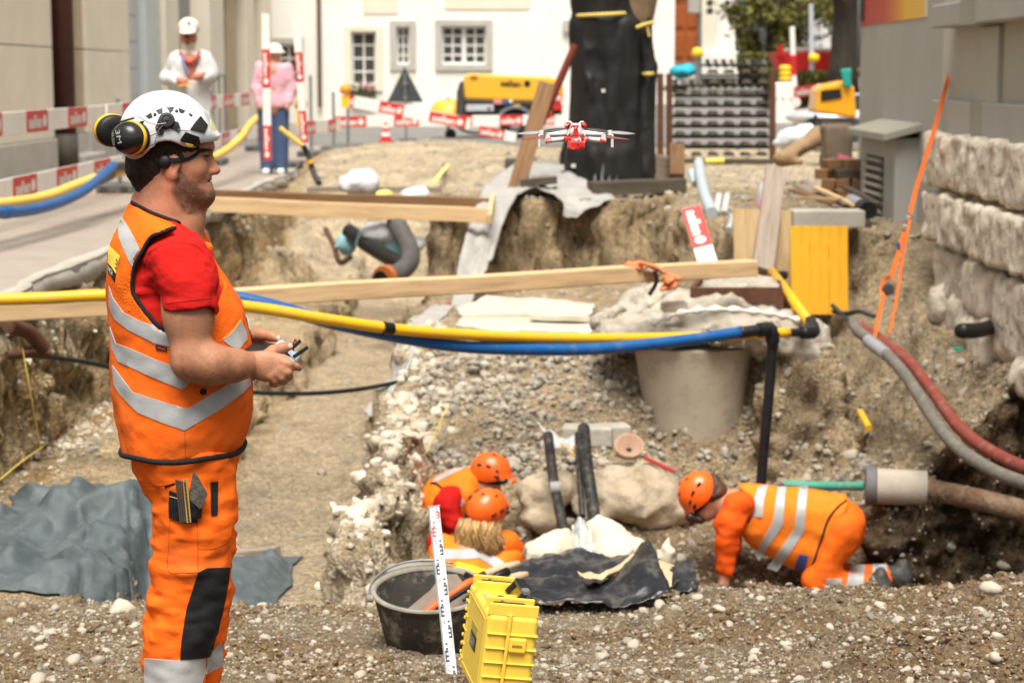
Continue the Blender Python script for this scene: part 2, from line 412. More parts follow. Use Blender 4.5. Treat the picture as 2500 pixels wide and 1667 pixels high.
# ================================================================== THE GROUND
R_ = random.Random(11); NR = np.random.RandomState(5)
STREET = 0.6
def H(x, y):
    q = np.stack([x*.9, y*.9, np.zeros_like(x)], 1); w1 = fbm(q, 3); w2 = fbm(q + 31.7, 3)
    q2 = q*3.1; w3 = fbm(q2 + 5, 3)
    xw = x + .09*w1 + .035*w3; yw = y + .11*w2 + .03*w3
    # foreground ledge on which the bucket and the case stand
    zf = np.interp(y, [3, 5, 6.2, 6.6, 7.3, 8.0, 9], [.06, .0, -.16, -.2, -.28, -.335, -.42])
    zf = zf + .09*ss(.45, .95, x)*np.exp(-((y - 8.2)/.42)**2) + .22*np.exp(-((x - 1.75)/.55)**2 - ((y - 6.95)/.55)**2) + .1*np.exp(-((x-2.3)/.4)**2-((y-8.0)/.5)**2)
    zf = zf - .05*np.exp(-((x - .75)/.35)**2 - ((y - 7.4)/.4)**2) + .05*np.exp(-((x + 1.5)/.5)**2 - ((y - 7.6)/.5)**2)
    # floors behind the crest
    zb = np.interp(y, [8, 12, 24], [-.42, -.36, -.5]); zt = -.72 + .02*w1
    base = np.interp(y, [8.4, 11.9, 12.4, 12.9, 13.5, 14.2, 14.9, 16.4, 16.8, 17.2, 21.2], [-1.27, -1.27, -1.0, -.72, -.45, -.22, .0, .03, -.1, -.3, -.3])
    mh = np.interp(y, [8.4, 11.9, 12.6, 13.25, 13.6, 14.1, 14.4, 16.2, 16.6], [-1.27, -1.27, -.95, -.84, -.6, -.2, .1, .12, -.2])
    mound = np.interp(yw, [8.4, 12.0, 12.7, 13.1, 13.3, 13.55, 14.6, 15.2, 15.8], [-1.27, -1.24, -1.0, -.78, -.55, .04, .16, .05, -.2])
    bank = np.interp(x, [2.1, 2.5, 2.9, 3.25], [-.74, -.64, -.28, .08]) + .55*ss(13.6, 17, y)
    bank = np.where(yw < 12.12, -1.27, np.where(yw < 12.32, -1.27 + (yw - 12.12)/.2*(bank + 1.27), bank))
    c = base
    c = c + (mh - c)*ss(.72, 1.0, xw)
    c = c + (mound - c)*ss(1.62, 1.82, xw)
    c = c + (bank - c)*ss(2.2, 2.42, xw)
    ridge = np.exp(-np.abs((xw + .72)/.17)**3)*ss(8.9, 9.6, y)*(1 - ss(13.0, 14.2, y))
    c = np.maximum(c, -1.27 + ridge*.93)
    # plateaus
    pl = STREET - .02
    c = c + (pl - c)*ss(21.3, 21.75, yw + .25*w3)
    c = c + (.66 - c)*ss(16.15, 16.4, yw)*ss(1.85, 2.0, x)
    c = c + (.62 - c)*ss(17.6, 18.3, yw)*ss(1.45, 1.75, xw)
    b = zb
    b = b + (zt - b)*ss(-1.96, -1.82, xw)
    b = b + (c - b)*ss(-.92, -.74, xw)
    b = b + (pl - .02 - b)*ss(23.8, 27.5, yw)
    b = b + .5*np.exp(-((x + 2.62)/.32)**2 - ((y - 22.0)/1.6)**2)*ss(-3.2, -2.9, x)
    st = ss(-2.92, -3.12, xw)*1.0
    b = b + (STREET - .14 - b)*ss(2.86, 3.06, -xw)
    crest = 8.4 + .12*w2 + .12*ss(-.9, -.4, x)
    z = zf + (b - zf)*ss(0, .45, y - crest)
    far = .35*np.exp(-((x + 1.2)/2.2)**2 - ((y - 31)/3.0)**2) + .18*np.exp(-((x - .2)/1.0)**2 - ((y - 27)/2)**2)
    return z + far*ss(24, 27, y)
def build_ground():
    # rows denser where the cut faces are
    yy = np.linspace(4.2, 48, 6000); dens = 1/yy
    for c0, wd, g in ((7.3, .9, 1.0), (8.7, .35, 1.3), (12.2, .3, 3), (13.1, .9, 1.6), (14.5, .5, .8), (16.3, .3, 1.5), (21.6, .4, 3.0)): dens = dens*(1 + g*np.exp(-((yy-c0)/wd)**2))
    cdf = np.cumsum(dens); cdf = (cdf-cdf[0])/(cdf[-1]-cdf[0]); NRW, NCL = 980, 640
    ys = np.interp(np.linspace(0, 1, NRW), cdf, yy)
    us = np.linspace(-.40, .38, NCL)
    Y, U = np.meshgrid(ys, us, indexing='ij'); X = U*Y; x = X.ravel(); y = Y.ravel()
    z = H(x, y)
    P = np.stack([x, y, z], 1)
    G = P.reshape(NRW, NCL, 3); du = np.gradient(G, axis=1); dv = np.gradient(G, axis=0); n = np.cross(du, dv).reshape(-1, 3); n /= np.linalg.norm(n, axis=1)[:, None]+1e-9
    steep = 1 - np.clip(n[:, 2], 0, 1)
    pave = ss(3.0, 3.1, -x)
    amp = (.012 + .075*np.clip(steep*1.4, 0, 1))*(1-pave)
    floor_t = ss(-1.8, -1.7, x)*(1-ss(-.95, -.85, x))*ss(8.8, 9.2, y); amp = amp*(1 - .5*floor_t)
    d = fbm(P*np.array([5.0, 5.0, 7.0]), 5, .62)*amp + (np.abs(fbm(P*13+9, 3, .6))*.5-np.maximum(fbm(P*np.array([6, 6, 10])+21, 3), 0)**1.4*.9)*amp
    lump = np.maximum(fbm(P*9 + 3, 3), 0)**1.5*.03*ss(.2, .7, x)*(1-ss(8.5, 8.8, y))    # loose clods, front right
    grit = fbm(P*30, 3, .6)*.003*(1-ss(9, 10, y)); P = P + n*(d+lump+grit)[:, None]
    # soil colours by place
    C = np.tile(np.array([.42, .335, .225]), (len(P), 1)); f = fbm(P*1.6, 4)*.5+.5; f2 = fbm(P*3.7+11, 4)
    def put(mask, col):
        nonlocal C
        m = np.clip(mask, 0, 1)[:, None]; C = C*(1-m) + np.array(col)*m
    fg = 1 - ss(8.5, 8.7, y)
    put(fg, (.33, .265, .185)); put(fg*ss(-.25, .25, f2 + .5*ss(.2, 1.2, x) - .25)*.85, (.185, .125, .07))
    wall = ss(-3.1, -3.0, x)*(1-ss(-2.7, -2.5, x))*ss(8.6, 9, y); put(wall, (.50, .39, .24)); put(wall*ss(.05, .5, f2), (.32, .22, .11))
    bench = ss(-2.7, -2.6, x)*(1-ss(-1.95, -1.85, x))*ss(8.6, 9, y)*(1-ss(24, 26, y)); put(bench, (.50, .40, .265))
    put(floor_t*(1-ss(24, 25, y)), (.50, .42, .315)); put(floor_t*(1-ss(24, 25, y))*ss(.05, .6, f2)*.6, (.38, .31, .225))
    rid = np.exp(-np.abs((x+.72)/.2)**3)*ss(8.8, 9.2, y)*(1-ss(15.5, 16.5, y)); put(rid*ss(-.3, .2, f2), (.62, .545, .43))
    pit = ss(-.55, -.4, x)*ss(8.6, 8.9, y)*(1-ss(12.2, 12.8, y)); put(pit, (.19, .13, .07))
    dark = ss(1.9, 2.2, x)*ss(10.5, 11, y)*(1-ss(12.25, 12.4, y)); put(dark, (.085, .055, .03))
    put(ss(2.1, 2.4, x)*ss(12.3, 12.45, y)*(1-ss(16, 17, y)), (.45, .37, .26))
    put(ss(20.9, 21.3, y)*(1-ss(21.9, 22.3, y))*ss(-.8, -.6, x), (.34, .265, .165))
    put(ss(22.5, 24, y)*ss(-2.9, -2.7, x), (.55, .475, .36))
    put(pave, (.3, .27, .24))
    C *= (1 + .25*f2)[:, None]*np.array([1.10, 1.03, .92])
    idx = np.arange(NRW*NCL).reshape(NRW, NCL); F_ = np.stack([idx[:-1, :-1], idx[:-1, 1:], idx[1:, 1:], idx[1:, :-1]], -1).reshape(-1, 4)
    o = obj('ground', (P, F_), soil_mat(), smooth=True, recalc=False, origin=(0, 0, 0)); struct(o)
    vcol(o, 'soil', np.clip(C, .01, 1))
    return o, P.reshape(NRW, NCL, 3), n.reshape(NRW, NCL, 3)
def soil_mat():
    m = bpy.data.materials.new('soil'); m.use_nodes = True; t = m.node_tree; N = t.nodes; L = t.links; b = N['Principled BSDF']
    b.inputs['Roughness'].default_value = .95; b.inputs['Specular IOR Level'].default_value = .12
    g = N.new('ShaderNodeNewGeometry'); a = N.new('ShaderNodeAttribute'); a.attribute_name = 'soil'
    def noise(sc, det=6, ro=.65):
        n = N.new('ShaderNodeTexNoise'); n.inputs['Scale'].default_value = sc; n.inputs['Detail'].default_value = det; n.inputs['Roughness'].default_value = ro; L.new(g.outputs['Position'], n.inputs['Vector']); return n.outputs[0]
    def vor(sc, ft='F1'):
        n = N.new('ShaderNodeTexVoronoi'); n.inputs['Scale'].default_value = sc; n.feature = ft; L.new(g.outputs['Position'], n.inputs['Vector']); return n
    def mix(f, c1, c2, bl='MIX'):
        x = N.new('ShaderNodeMix'); x.data_type = 'RGBA'; x.blend_type = bl
        if isinstance(f, float): x.inputs[0].default_value = f
        else: L.new(f, x.inputs[0])
        for s_, c in ((6, c1), (7, c2)):
            if isinstance(c, tuple): x.inputs[s_].default_value = (*c, 1)
            else: L.new(c, x.inputs[s_])
        return x.outputs[2]
    def rng(v, a0, a1, b0, b1):
        r = N.new('ShaderNodeMapRange'); r.inputs[1].default_value = a0; r.inputs[2].default_value = a1; r.inputs[3].default_value = b0; r.inputs[4].default_value = b1; L.new(v, r.inputs[0]); return r.outputs[0]
    v1 = vor(38); v2 = vor(95)
    grey = N.new('ShaderNodeSeparateColor'); L.new(v1.outputs['Color'], grey.inputs[0])
    grey2 = N.new('ShaderNodeSeparateColor'); L.new(v2.outputs['Color'], grey2.inputs[0])
    c = a.outputs['Color']
    cc = N.new('ShaderNodeCombineColor'); r1 = rng(grey.outputs[0], 0, 1, .72, 1.3); [L.new(r1, cc.inputs[k]) for k in range(3)]
    c2 = N.new('ShaderNodeCombineColor'); r2 = rng(grey2.outputs[1], 0, 1, .68, 1.32); [L.new(r2, c2.inputs[k]) for k in range(3)]
    c = mix(1.0, c, cc.outputs[0], 'MULTIPLY'); c = mix(1.0, c, c2.outputs[0], 'MULTIPLY')
    c = mix(rng(noise(14, 8, .75), .45, .7, 0, .3), c, (.50, .43, .33))
    c = mix(rng(noise(6, 8, .75), .5, .7, 0, .5), c, (.17, .112, .06))
    L.new(c, b.inputs['Base Color'])
    d1 = rng(v1.outputs['Distance'], 0, .7, 1, 0); d2 = rng(v2.outputs['Distance'], 0, .7, 1, 0); n3 = noise(26, 9, .7)
    ad = N.new('ShaderNodeMath'); ad.operation = 'MULTIPLY_ADD'; ad.inputs[1].default_value = .45; L.new(d2, ad.inputs[0]); L.new(d1, ad.inputs[2])
    ad2 = N.new('ShaderNodeMath'); ad2.operation = 'MULTIPLY_ADD'; ad2.inputs[1].default_value = 3.0; L.new(n3, ad2.inputs[0]); L.new(ad.outputs[0], ad2.inputs[2])
    bp = N.new('ShaderNodeBump'); bp.inputs['Strength'].default_value = 1.0; bp.inputs['Distance'].default_value = .022
    L.new(ad2.outputs[0], bp.inputs['Height']); L.new(bp.outputs[0], b.inputs['Normal'])
    return m
GROUND, GP, GN = build_ground()
GBVH = BVHTree.FromPolygons([Vector(p) for p in GP.reshape(-1, 3)[:]], [tuple(p.vertices) for p in GROUND.data.polygons])
def gz(x, y):
    h = GBVH.ray_cast(Vector((x, y, 5)), Vector((0, 0, -1)))[0]
    return h.z if h else 0.0
def on_ground(px, py):
    h = GBVH.ray_cast(Vector((0, 0, CZ)), raydir(px, py).normalized())[0]
    return h

# ---------------------------------------------------------------- loose stones
def ico(level):
    bm = bmesh.new(); bmesh.ops.create_icosphere(bm, subdivisions=level, radius=1); v = np.array([p.co[:] for p in bm.verts]); f = np.array([[q.index for q in p.verts] for p in bm.faces]); bm.free(); return v, f
def stone_shapes(n, level, rs, ang=.22):
    v, f = ico(level); out = []
    for k in range(n):
        s = np.array([1, rs.uniform(.65, 1), rs.uniform(.45, .8)]); p = v*s
        # a few flattened facets make it read as broken stone or river pebble
        for _ in range(rs.randint(5, 12)):
            d = rs.randn(3); d /= np.linalg.norm(d); lim = rs.uniform(.35, .8); e = p @ d - lim; p = p - np.clip(e, 0, None)[:, None]*d*rs.uniform(.4, 1)
        p = p*(1 + ang*(.4*fbm(v*1.6+rs.rand()*50, 2)+.5*fbm(v*4+rs.rand()*50, 2))[:, None]); out.append(p)
    return out, f
def rotmats(n, rs):
    q = rs.randn(n, 4); q /= np.linalg.norm(q, axis=1)[:, None]; a, b, c, d = q.T
    return np.stack([np.stack([1-2*(c*c+d*d), 2*(b*c-a*d), 2*(b*d+a*c)], 1), np.stack([2*(b*c+a*d), 1-2*(b*b+d*d), 2*(c*d-a*b)], 1), np.stack([2*(b*d-a*c), 2*(c*d+a*b), 1-2*(b*b+c*c)], 1)], 1)
STONE = M('stone', (.38, .335, .265), (.27, .24, .195), scale=14, rough=.9, bump=.35, bscale=90, island=.34, speck=(.48, .43, .35), speckscale=35, speckamt=.5, spec=.15)
STONEP = M('pale_limestone', (.68, .62, .51), (.50, .43, .32), scale=9, rough=.95, bump=.7, bscale=45, island=.18, speck=(.34, .24, .13), speckscale=22, speckamt=.6, spec=.1)
def pick(n, rs, mask=None):
    """random ground points (array), chosen over the picture; mask(x,y) -> weight"""
    r, c = GP.shape[:2]; A = []; B = []; m = 0
    for _ in range(40):
        i = rs.randint(0, r, n*3); j = rs.randint(0, c, n*3); p = GP[i, j]; w_ = mask(p[:, 0], p[:, 1]) if mask else np.ones(len(p))
        k = np.nonzero(rs.rand(len(p)) < w_)[0]; A.append(p[k]); B.append(GN[i[k], j[k]]); m += len(k)
        if m >= n: break
    p = np.concatenate(A)[:n]; q = np.concatenate(B)[:n]; return p + (rs.rand(len(p), 3)-.5)*np.array([.03, .03, 0]), q
def cloud(name, p, nrm, rad, level, mat, rs, sink=.78):
    shp, f = stone_shapes(14, level, rs); n = len(p); R = rotmats(n, rs); k = rs.randint(0, 14, n); S = np.array(shp)[k]
    # keep the flat side roughly down
    S = S*rad[:, None, None]; tilt = rs.rand(n)*2*np.pi; ca, sa = np.cos(tilt), np.sin(tilt)
    Z = np.zeros((n, 3, 3)); Z[:, 0, 0] = ca; Z[:, 0, 1] = -sa; Z[:, 1, 0] = sa; Z[:, 1, 1] = ca; Z[:, 2, 2] = 1
    mixr = rs.rand(n) < .45; Rm = np.where(mixr[:, None, None], R, Z)
    V = np.einsum('nij,nvj->nvi', Rm, S) + p[:, None, :] + (nrm*(rad*(1-sink)*.6)[:, None])[:, None, :]
    nv = S.shape[1]; F_ = (f[None] + (np.arange(n)*nv)[:, None, None]).reshape(-1, 3)
    o = obj(name, (V.reshape(-1, 3), F_), mat, GROUND, smooth=(level > 1 and mat is STONE), recalc=False); stuff(o); return o
def scatter():
    rs = np.random.RandomState(21)
    vis = lambda x, y: (np.abs(x/y) < .30)*1.0
    # many small ones, front ledge
    def m_fg(x, y): return vis(x, y)*(y < 8.7)*(y > 5.9)*np.clip(.75 + .6*fbm(np.stack([x*2.2, y*2.2, 0*x], 1), 3), .2, 1)
    p, n = pick(24000, rs, m_fg); rad = np.exp(rs.randn(len(p))*.55)*.0046; rad = np.clip(rad, .003, .02); cloud('gravel', p, n, rad, 1, STONE, rs)
    p, n = pick(900, rs, m_fg); rad = np.clip(np.exp(rs.randn(len(p))*.4)*.0125, .008, .03); cloud('gravel', p, n, rad, 2, STONE, rs)
    # crumbly dark clods, front right
    def m_cl(x, y): return m_fg(x, y)*ss(-.2, .3, fbm(np.stack([x*3.7+11, y*3.7+11, 0*x+11], 1), 4)+.5*ss(.2, 1.2, x)-.2)
    p, n = pick(11000, rs, m_cl); rad = np.clip(np.exp(rs.randn(len(p))*.5)*.0075, .004, .022); cloud('clods', p, n, rad, 1, M('clod', (.20, .137, .078), (.135, .09, .05), scale=30, rough=.98, bump=.5, bscale=120, island=.3, spec=.05), rs, .7)
    # gravel slope, mound and the cut faces behind
    def m_sl(x, y): return vis(x, y)*(y > 8.8)*(y < 17)*np.where((x > -.9), 1.0, np.where(x < -2.5, .55, .035))
    p, n = pick(12000, rs, m_sl); rad = np.clip(np.exp(rs.randn(len(p))*.6)*.011, .005, .05); cloud('gravel', p, n, rad, 1, STONE, rs)
    def m_g(x, y): return ((x > -.65) & (x < 2.4) & (y > 12.9) & (y < 15.2))*np.clip(.5+.9*fbm(np.stack([x*2.3, y*2.3, 0*x+3], 1), 3), .08, 1)
    p, n = pick(6500, rs, m_g); rad = np.clip(np.exp(rs.randn(len(p))*.75)*.0115, .005, .06); cloud('gravel', p, n, rad, 1, STONE, rs, .35)
    def m_far(x, y): return vis(x, y)*(y > 17)*(y < 42)*np.where(x > -3.0, 1.0, 0)*np.where((x < -.9) & (x > -2.4) & (y < 24), .05, 1)
    p, n = pick(6000, rs, m_far); rad = np.clip(np.exp(rs.randn(len(p))*.5)*.02, .008, .08); cloud('gravel', p, n, rad, 1, STONE, rs)
    # the belt of broken pale limestone between trench and pit
    def m_w(x, y): return np.exp(-np.abs((x+.74-.05*(y-12)/3)/.17)**3)*(y > 8.9)*(y < 15.2)
    p, n = pick(700, rs, m_w); rad = np.clip(np.exp(rs.randn(len(p))*.6)*.024, .008, .08); cloud('limestone_rubble', p, n, rad, 2, STONEP, rs)
    def m_lw(x, y): return vis(x, y)*(x < -2.6)*(x > -3.1)*(y > 9)*(y < 24)*.5
    p, n = pick(700, rs, m_lw); rad = np.clip(np.exp(rs.randn(len(p))*.5)*.013, .006, .04); cloud('limestone_rubble', p, n, rad, 1, STONEP, rs)
    # the largest loose stones, each an object
    shp, f = stone_shapes(10, 2, np.random.RandomState(3)); meshes = []
    for k, s_ in enumerate(shp):
        for mt in (STONE, STONEP):
            me = bpy.data.meshes.new('stone'); me.from_pydata(s_.tolist(), [], f.tolist()); me.polygons.foreach_set('use_smooth', [True]*len(me.polygons)); me.materials.append(mt); meshes.append(me)
    def one(p, r, me, seed):
        o = bpy.data.objects.new('stone', me); COL.objects.link(o); o.parent = GROUND; o.location = p + Vector((0, 0, r*.02)); o.scale = (r, r, r); rr = random.Random(seed); o.rotation_euler = (rr.uniform(-.5, .5), rr.uniform(-.5, .5), rr.uniform(0, 6.28))
    seed = 0
    for px, py, rp, pale in ((1612, 1478, 23, 0), (295, 1490, 52, 1), (1456, 1478+60, 16, 0), (1545, 1573, 20, 0), (1470, 1605, 24, 0), (1380, 1650, 14, 1), (1920, 1575, 26, 1), (2420, 1603, 22, 1), (1840, 1610, 22, 0), (1950, 1660, 18, 0), (1755, 1485, 18, 1), (1780, 1523, 17, 0), (2195, 1515, 24, 0), (2150, 1480, 18, 1), (2330, 1467, 14, 1), (2420, 1435, 30, 1), (2450, 1380, 22, 1), (1700, 1462, 22, 0), (1650, 1485, 20, 0), (90, 1665, 32, 0), (180, 1610, 24, 0), (40, 1600, 14, 0), (200, 1540, 18, 0), (120, 1545, 20, 1), (260, 1590, 16, 0), (880, 1650, 22, 0), (780, 1590, 14, 0), (650, 1560, 20, 0), (700, 1620, 16, 0), (560, 1600, 12, 1), (1520, 1490, 12, 0), (1400, 1590, 14, 0), (1560, 1640, 18, 0), (2080, 1560, 14, 0), (2270, 1560, 14, 1), (2020, 1625, 18, 0), (2210, 1640, 20, 0), (1660, 1600, 16, 0), (1330, 1630, 18, 0), (1290, 1560, 12, 0), (1835, 1455, 13, 1), (1990, 1448, 13, 0), (330, 1570, 14, 1)):
        h = on_ground(px, py)
        if h is None: continue
        seed += 1; one(h, rp/FPX*h.y, meshes[(seed % 10)*2 + pale], seed)
    p, n = pick(60, rs, lambda x, y: vis(x, y)*(y < 8.6)*(y > 6.2))
    for q in p: seed += 1; one(Vector(q), rs.uniform(.014, .03), meshes[rs.randint(0, 20)], seed)
    p, n = pick(80, rs, lambda x, y: vis(x, y)*(y > 9)*(y < 14.5)*((x > -.9)))
    for q in p: seed += 1; one(Vector(q), rs.uniform(.03, .07), meshes[rs.randint(0, 10)*2 + (1 if q[0] < -.4 else 0)], seed)
    p, n = pick(16, rs, lambda x, y: np.exp(-np.abs((x+.74)/.15)**3)*(y > 9)*(y < 14))
    for q in p: seed += 1; one(Vector(q), rs.uniform(.04, .08), meshes[rs.randint(0, 10)*2+1], seed)
scatter()

# ---------------------------------------------------------------- pavement, kerb edge, road
ASPH = M('asphalt', (.33, .285, .24), (.27, .23, .195), scale=2.5, rough=.95, bump=.3, bscale=160, speck=(.42, .37, .31), speckscale=90, spec=.15, world=True)
CONC = M('concrete', (.46, .43, .37), (.36, .335, .285), scale=5, rough=.93, bump=.35, bscale=70, speck=(.27, .24, .2), speckscale=14, speckamt=.35, spec=.15, world=True)
def pavement():
    ys = np.linspace(7.5, 45, 150); ex = -3.06 + .05*fbm(np.stack([ys*1.7, ys*0, ys*0], 1), 3)
    mb = MB(); n = len(ys)
    v = [(-30, y, STREET) for y in ys] + [(e, y, STREET) for e, y in zip(ex, ys)] + [(e+.02*math.sin(y*9), y, STREET-.1) for e, y in zip(ex, ys)] + [(-30, y, STREET-.1) for y in ys]
    f = [(k*n+i, k*n+i+1, ((k+1) % 4)*n+i+1, ((k+1) % 4)*n+i) for k in range(4) for i in range(n-1)]
    o = obj('pavement', mb.add(v, f), ASPH, origin=(0, 0, 0)); struct(o)
    mb = MB(); v = []
    for i in range(n):
        e, y = ex[i], ys[i]; wv = .11 + .03*math.sin(y*2.3)
        v += [(e-wv, y, STREET+.005), (e-.01, y, STREET+.006), (e+.035, y, STREET-.13-.03*math.sin(y*5)), (e-.06, y, STREET-.16)]
    mb.add(v, [(i*4+k, (i+1)*4+k, (i+1)*4+k+1, i*4+k+1) for i in range(n-1) for k in range(3)]); struct(obj('kerb', mb, CONC, smooth=True, origin=(0, 0, 0)))
    # road across the back
    mb = MB().box((6, 62, STREET-.05), (120, 48, .12)); struct(obj('road', mb, M('road_asphalt', (.20, .19, .175), (.16, .15, .14), scale=.8, rough=.9, bump=.15, bscale=40, world=True), origin=(0, 0, 0)))
    mb = MB().box((0, 200, STREET-.3), (900, 260, .3)); struct(obj('terrain', mb, M('far_ground', (.25, .23, .19), (.18, .17, .14), scale=.1), origin=(0, 0, 0)))
    mk = MB()
    for k in range(6): # orange spray marks on the pavement
        a = atz(205 + k*18, 480 - k*1.5, STREET+.004); mk.box(a + Vector((0, 0, .001)), (.11, .05, .001))
    obj('spray_mark', mk, M('spray_orange', (.75, .22, .12), (.6, .25, .16), scale=30, rough=.9), bpy.data.objects['pavement'])
pavement()
# ================================================================== BACKGROUND
WHITE = M('white_render', (.86, .835, .78), (.80, .77, .70), scale=1.2, rough=.9, bump=.15, bscale=30, spec=.2)
CREAM = M('cream_stone', (.80, .735, .60), (.72, .65, .52), scale=1.5, rough=.9, bump=.15, bscale=30)
GREYST = M('grey_stone', (.50, .475, .43), (.42, .40, .365), scale=2.5, rough=.9, bump=.15, bscale=40)
TANST = M('tan_stone', (.50, .40, .265), (.42, .335, .22), scale=2.5, rough=.9, bump=.15, bscale=40)
GLASSD = M('window_glass', (.045, .045, .04), (.085, .085, .075), scale=1.5, rough=.12, spec=.6)
WHITEP = M('white_paint', (.80, .79, .75), (.73, .715, .67), scale=6, rough=.5)
DARKM = M('dark_metal', (.05, .048, .046), (.09, .085, .08), scale=9, rough=.55, metal=.3)
GALV = M('galvanised_steel', (.30, .31, .32), (.22, .225, .23), scale=12, rough=.5, metal=.6)
RUST = M('rusty_steel', (.135, .055, .03), (.075, .035, .022), scale=14, rough=.85, bump=.4, bscale=60)
REDL = M('barrier_red', (.62, .02, .018), (.55, .025, .02), scale=20, rough=.45)
LATH = M('barrier_white', (.86, .84, .79), (.76, .735, .68), scale=3, rough=.6, bump=.1, bscale=30)
YELM = M('machine_yellow', (.80, .43, .03), (.74, .40, .04), scale=3, rough=.42, coat=.2)
BLKP = M('black_plastic', (.008, .008, .008), (.015, .0145, .0135), scale=12, rough=.5)

# ---- left town house, wall face along the street
LX = -6.5
def ly(px): return -LX*FPX/(1250-px)
def lpanel(mb, p0, p1, z0, z1, dep, back=.3): mb.box((LX + dep/2 - back/2, (ly(p0)+ly(p1))/2, (z0+z1)/2), (dep+back, abs(ly(p1)-ly(p0)), z1-z0)); return mb
def left_house():
    t = thing('town_house', (LX, 33, STREET), 'pale stone town house along the left street, with grey plinth and brown downpipe', 'building')
    obj('wall', MB().box((LX-2.36, 34, 4.5), (4.0, 36, 7.8)), CREAM, t)
    for p0, p1, m in ((-60, 122, CREAM), (205, 311, CREAM)):
        for z0, z1 in ((1.06, 2.30), (2.315, 4.2), (4.22, 7)):
            obj('stone_panel', lpanel(MB(), p0, p1, z0, z1, .10), m, t, bevel=.01)
    for z0, z1 in ((1.06, 2.30), (2.315, 4.2)): obj('stone_panel', lpanel(MB(), 150, 192, z0, z1, .03), TANST, t, bevel=.01)
    for z0, z1 in ((1.06, 2.30), (2.315, 4.2)): obj('stone_panel', lpanel(MB(), 194, 203, z0, z1, .06), TANST, t, bevel=.01)
    for p0, p1, d in ((-60, 122, .14), (150, 203, .08), (205, 311, .14)): obj('plinth', lpanel(MB(), p0, p1, .6, 1.05, d), GREYST, t, bevel=.015)
    obj('doorstep', lpanel(MB(), 150, 208, .6, .78, .35), GREYST, t, bevel=.02)
    dp = MB().tube([(LX+.16, ly(136), 1.1), (LX+.16, ly(136), 6)], .17, 14); obj('downpipe', dp, M('brown_paint', (.075, .022, .016), (.05, .016, .012), scale=8, rough=.5), t, smooth=True)
    obj('downpipe_shoe', MB().tube([(LX+.16, ly(136), .62), (LX+.16, ly(136), 1.1)], .19, 14), M('cast_iron', (.10, .085, .065), (.07, .06, .05), rough=.7), t, smooth=True)
    g = obj('garage_door', lpanel(MB(), 313, 362, .6, 5, -.12), M('door_grey', (.50, .51, .52), (.46, .47, .48), scale=2, rough=.6), t)
    for k in range(9): obj('door_slat', lpanel(MB(), 314, 361, .66+k*.46, .66+k*.46+.44, -.10), MATS['door_grey'], g, bevel=.01)
    obj('door_frame', lpanel(MB(), 364, 398, .6, 5, .02), M('pale_blue_paint', (.55, .60, .60), (.50, .55, .55), rough=.6), t, bevel=.01)
    obj('pilaster', lpanel(MB(), 399, 432, .6, 7, .12), CREAM, t, bevel=.02)
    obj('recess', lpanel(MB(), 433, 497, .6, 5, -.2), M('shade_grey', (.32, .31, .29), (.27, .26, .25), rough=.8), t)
    obj('pilaster', lpanel(MB(), 498, 533, .6, 7, .2), CREAM, t, bevel=.02)
    obj('doorway', lpanel(MB(), 534, 560, .6, 4.3, -.25), M('dark_brown_wood', (.06, .035, .02), (.04, .025, .016), rough=.6), t)
    obj('door_post', lpanel(MB(), 545, 549, .6, 4.3, -.1), GREYST, t)
    obj('reveal', lpanel(MB(), 561, 584, .6, 4.4, .0), TANST, t)
    obj('lintel', lpanel(MB(), 520, 640, 4.4, 7, .22), CREAM, t, bevel=.02)
    obj('pilaster', lpanel(MB(), 586, 604, .6, 4.39, .24), CREAM, t, bevel=.02)
    obj('reveal', lpanel(MB(), 605, 624, .6, 3.9, -.1), TANST, t)
    obj('pilaster', lpanel(MB(), 625, 645, .6, 4.39, .3), CREAM, t, bevel=.02)
    s = thing('street_lantern', at(446, 10, 36), 'dark lantern hanging on the left house above the man in the cap', 'lantern')
    p = at(446, -22, 36); obj('lantern_body', MB().lathe([(.02, .32), (.2, .3), (.24, .1), (.18, -.1), (.05, -.14)], p, 20), M('lantern_dark', (.03, .035, .04), (.05, .055, .06), rough=.4), s, smooth=True)
    obj('bracket', MB().tube([p + Vector((0, 0, .3)), p + Vector((-.3, 0, .5)), Vector((LX, 36, p.z+.5))], .025, 8), DARKM, s)
left_house()
# small door number plates / rails by the entrance
rl = MB(); a = at(520, 182, 34); b = at(548, 183, 37)
rl.tube([a, b], .03, 8)
for q in (a, (a+b)/2, b): rl.tube([q, (q.x, q.y, STREET)], .02, 8)
tag(obj('handrail', rl, GALV), 'thin grey handrail beside the doorway behind the man in the cap', 'handrail')

# ---- white house closing the street
FY = 52.0
def fx(px): return (px-1250)/FPX*FY/ (1.0)
def fpt(px, py): return at(px, py, FY)
def facade(name, Y, x0, x1, z0, z1, holes, mat, t, dep=.35):
    xs = sorted({x0, x1, *[h[0] for h in holes], *[h[1] for h in holes]}); zs = sorted({z0, z1, *[h[2] for h in holes], *[h[3] for h in holes]}); mb = MB()
    for i in range(len(xs)-1):
        for j in range(len(zs)-1):
            cx, cz = (xs[i]+xs[i+1])/2, (zs[j]+zs[j+1])/2
            if any(h[0] < cx < h[1] and h[2] < cz < h[3] for h in holes): continue
            mb.add([(xs[i], Y, zs[j]), (xs[i+1], Y, zs[j]), (xs[i+1], Y, zs[j+1]), (xs[i], Y, zs[j+1])], [(0, 1, 2, 3)])
    for a, b, c, d in holes:
        mb.add([(a, Y, c), (b, Y, c), (b, Y, d), (a, Y, d), (a, Y+dep, c), (b, Y+dep, c), (b, Y+dep, d), (a, Y+dep, d)], [(0, 4, 5, 1), (1, 5, 6, 2), (2, 6, 7, 3), (3, 7, 4, 0)])
    return obj(name, mb, mat, t, recalc=False)
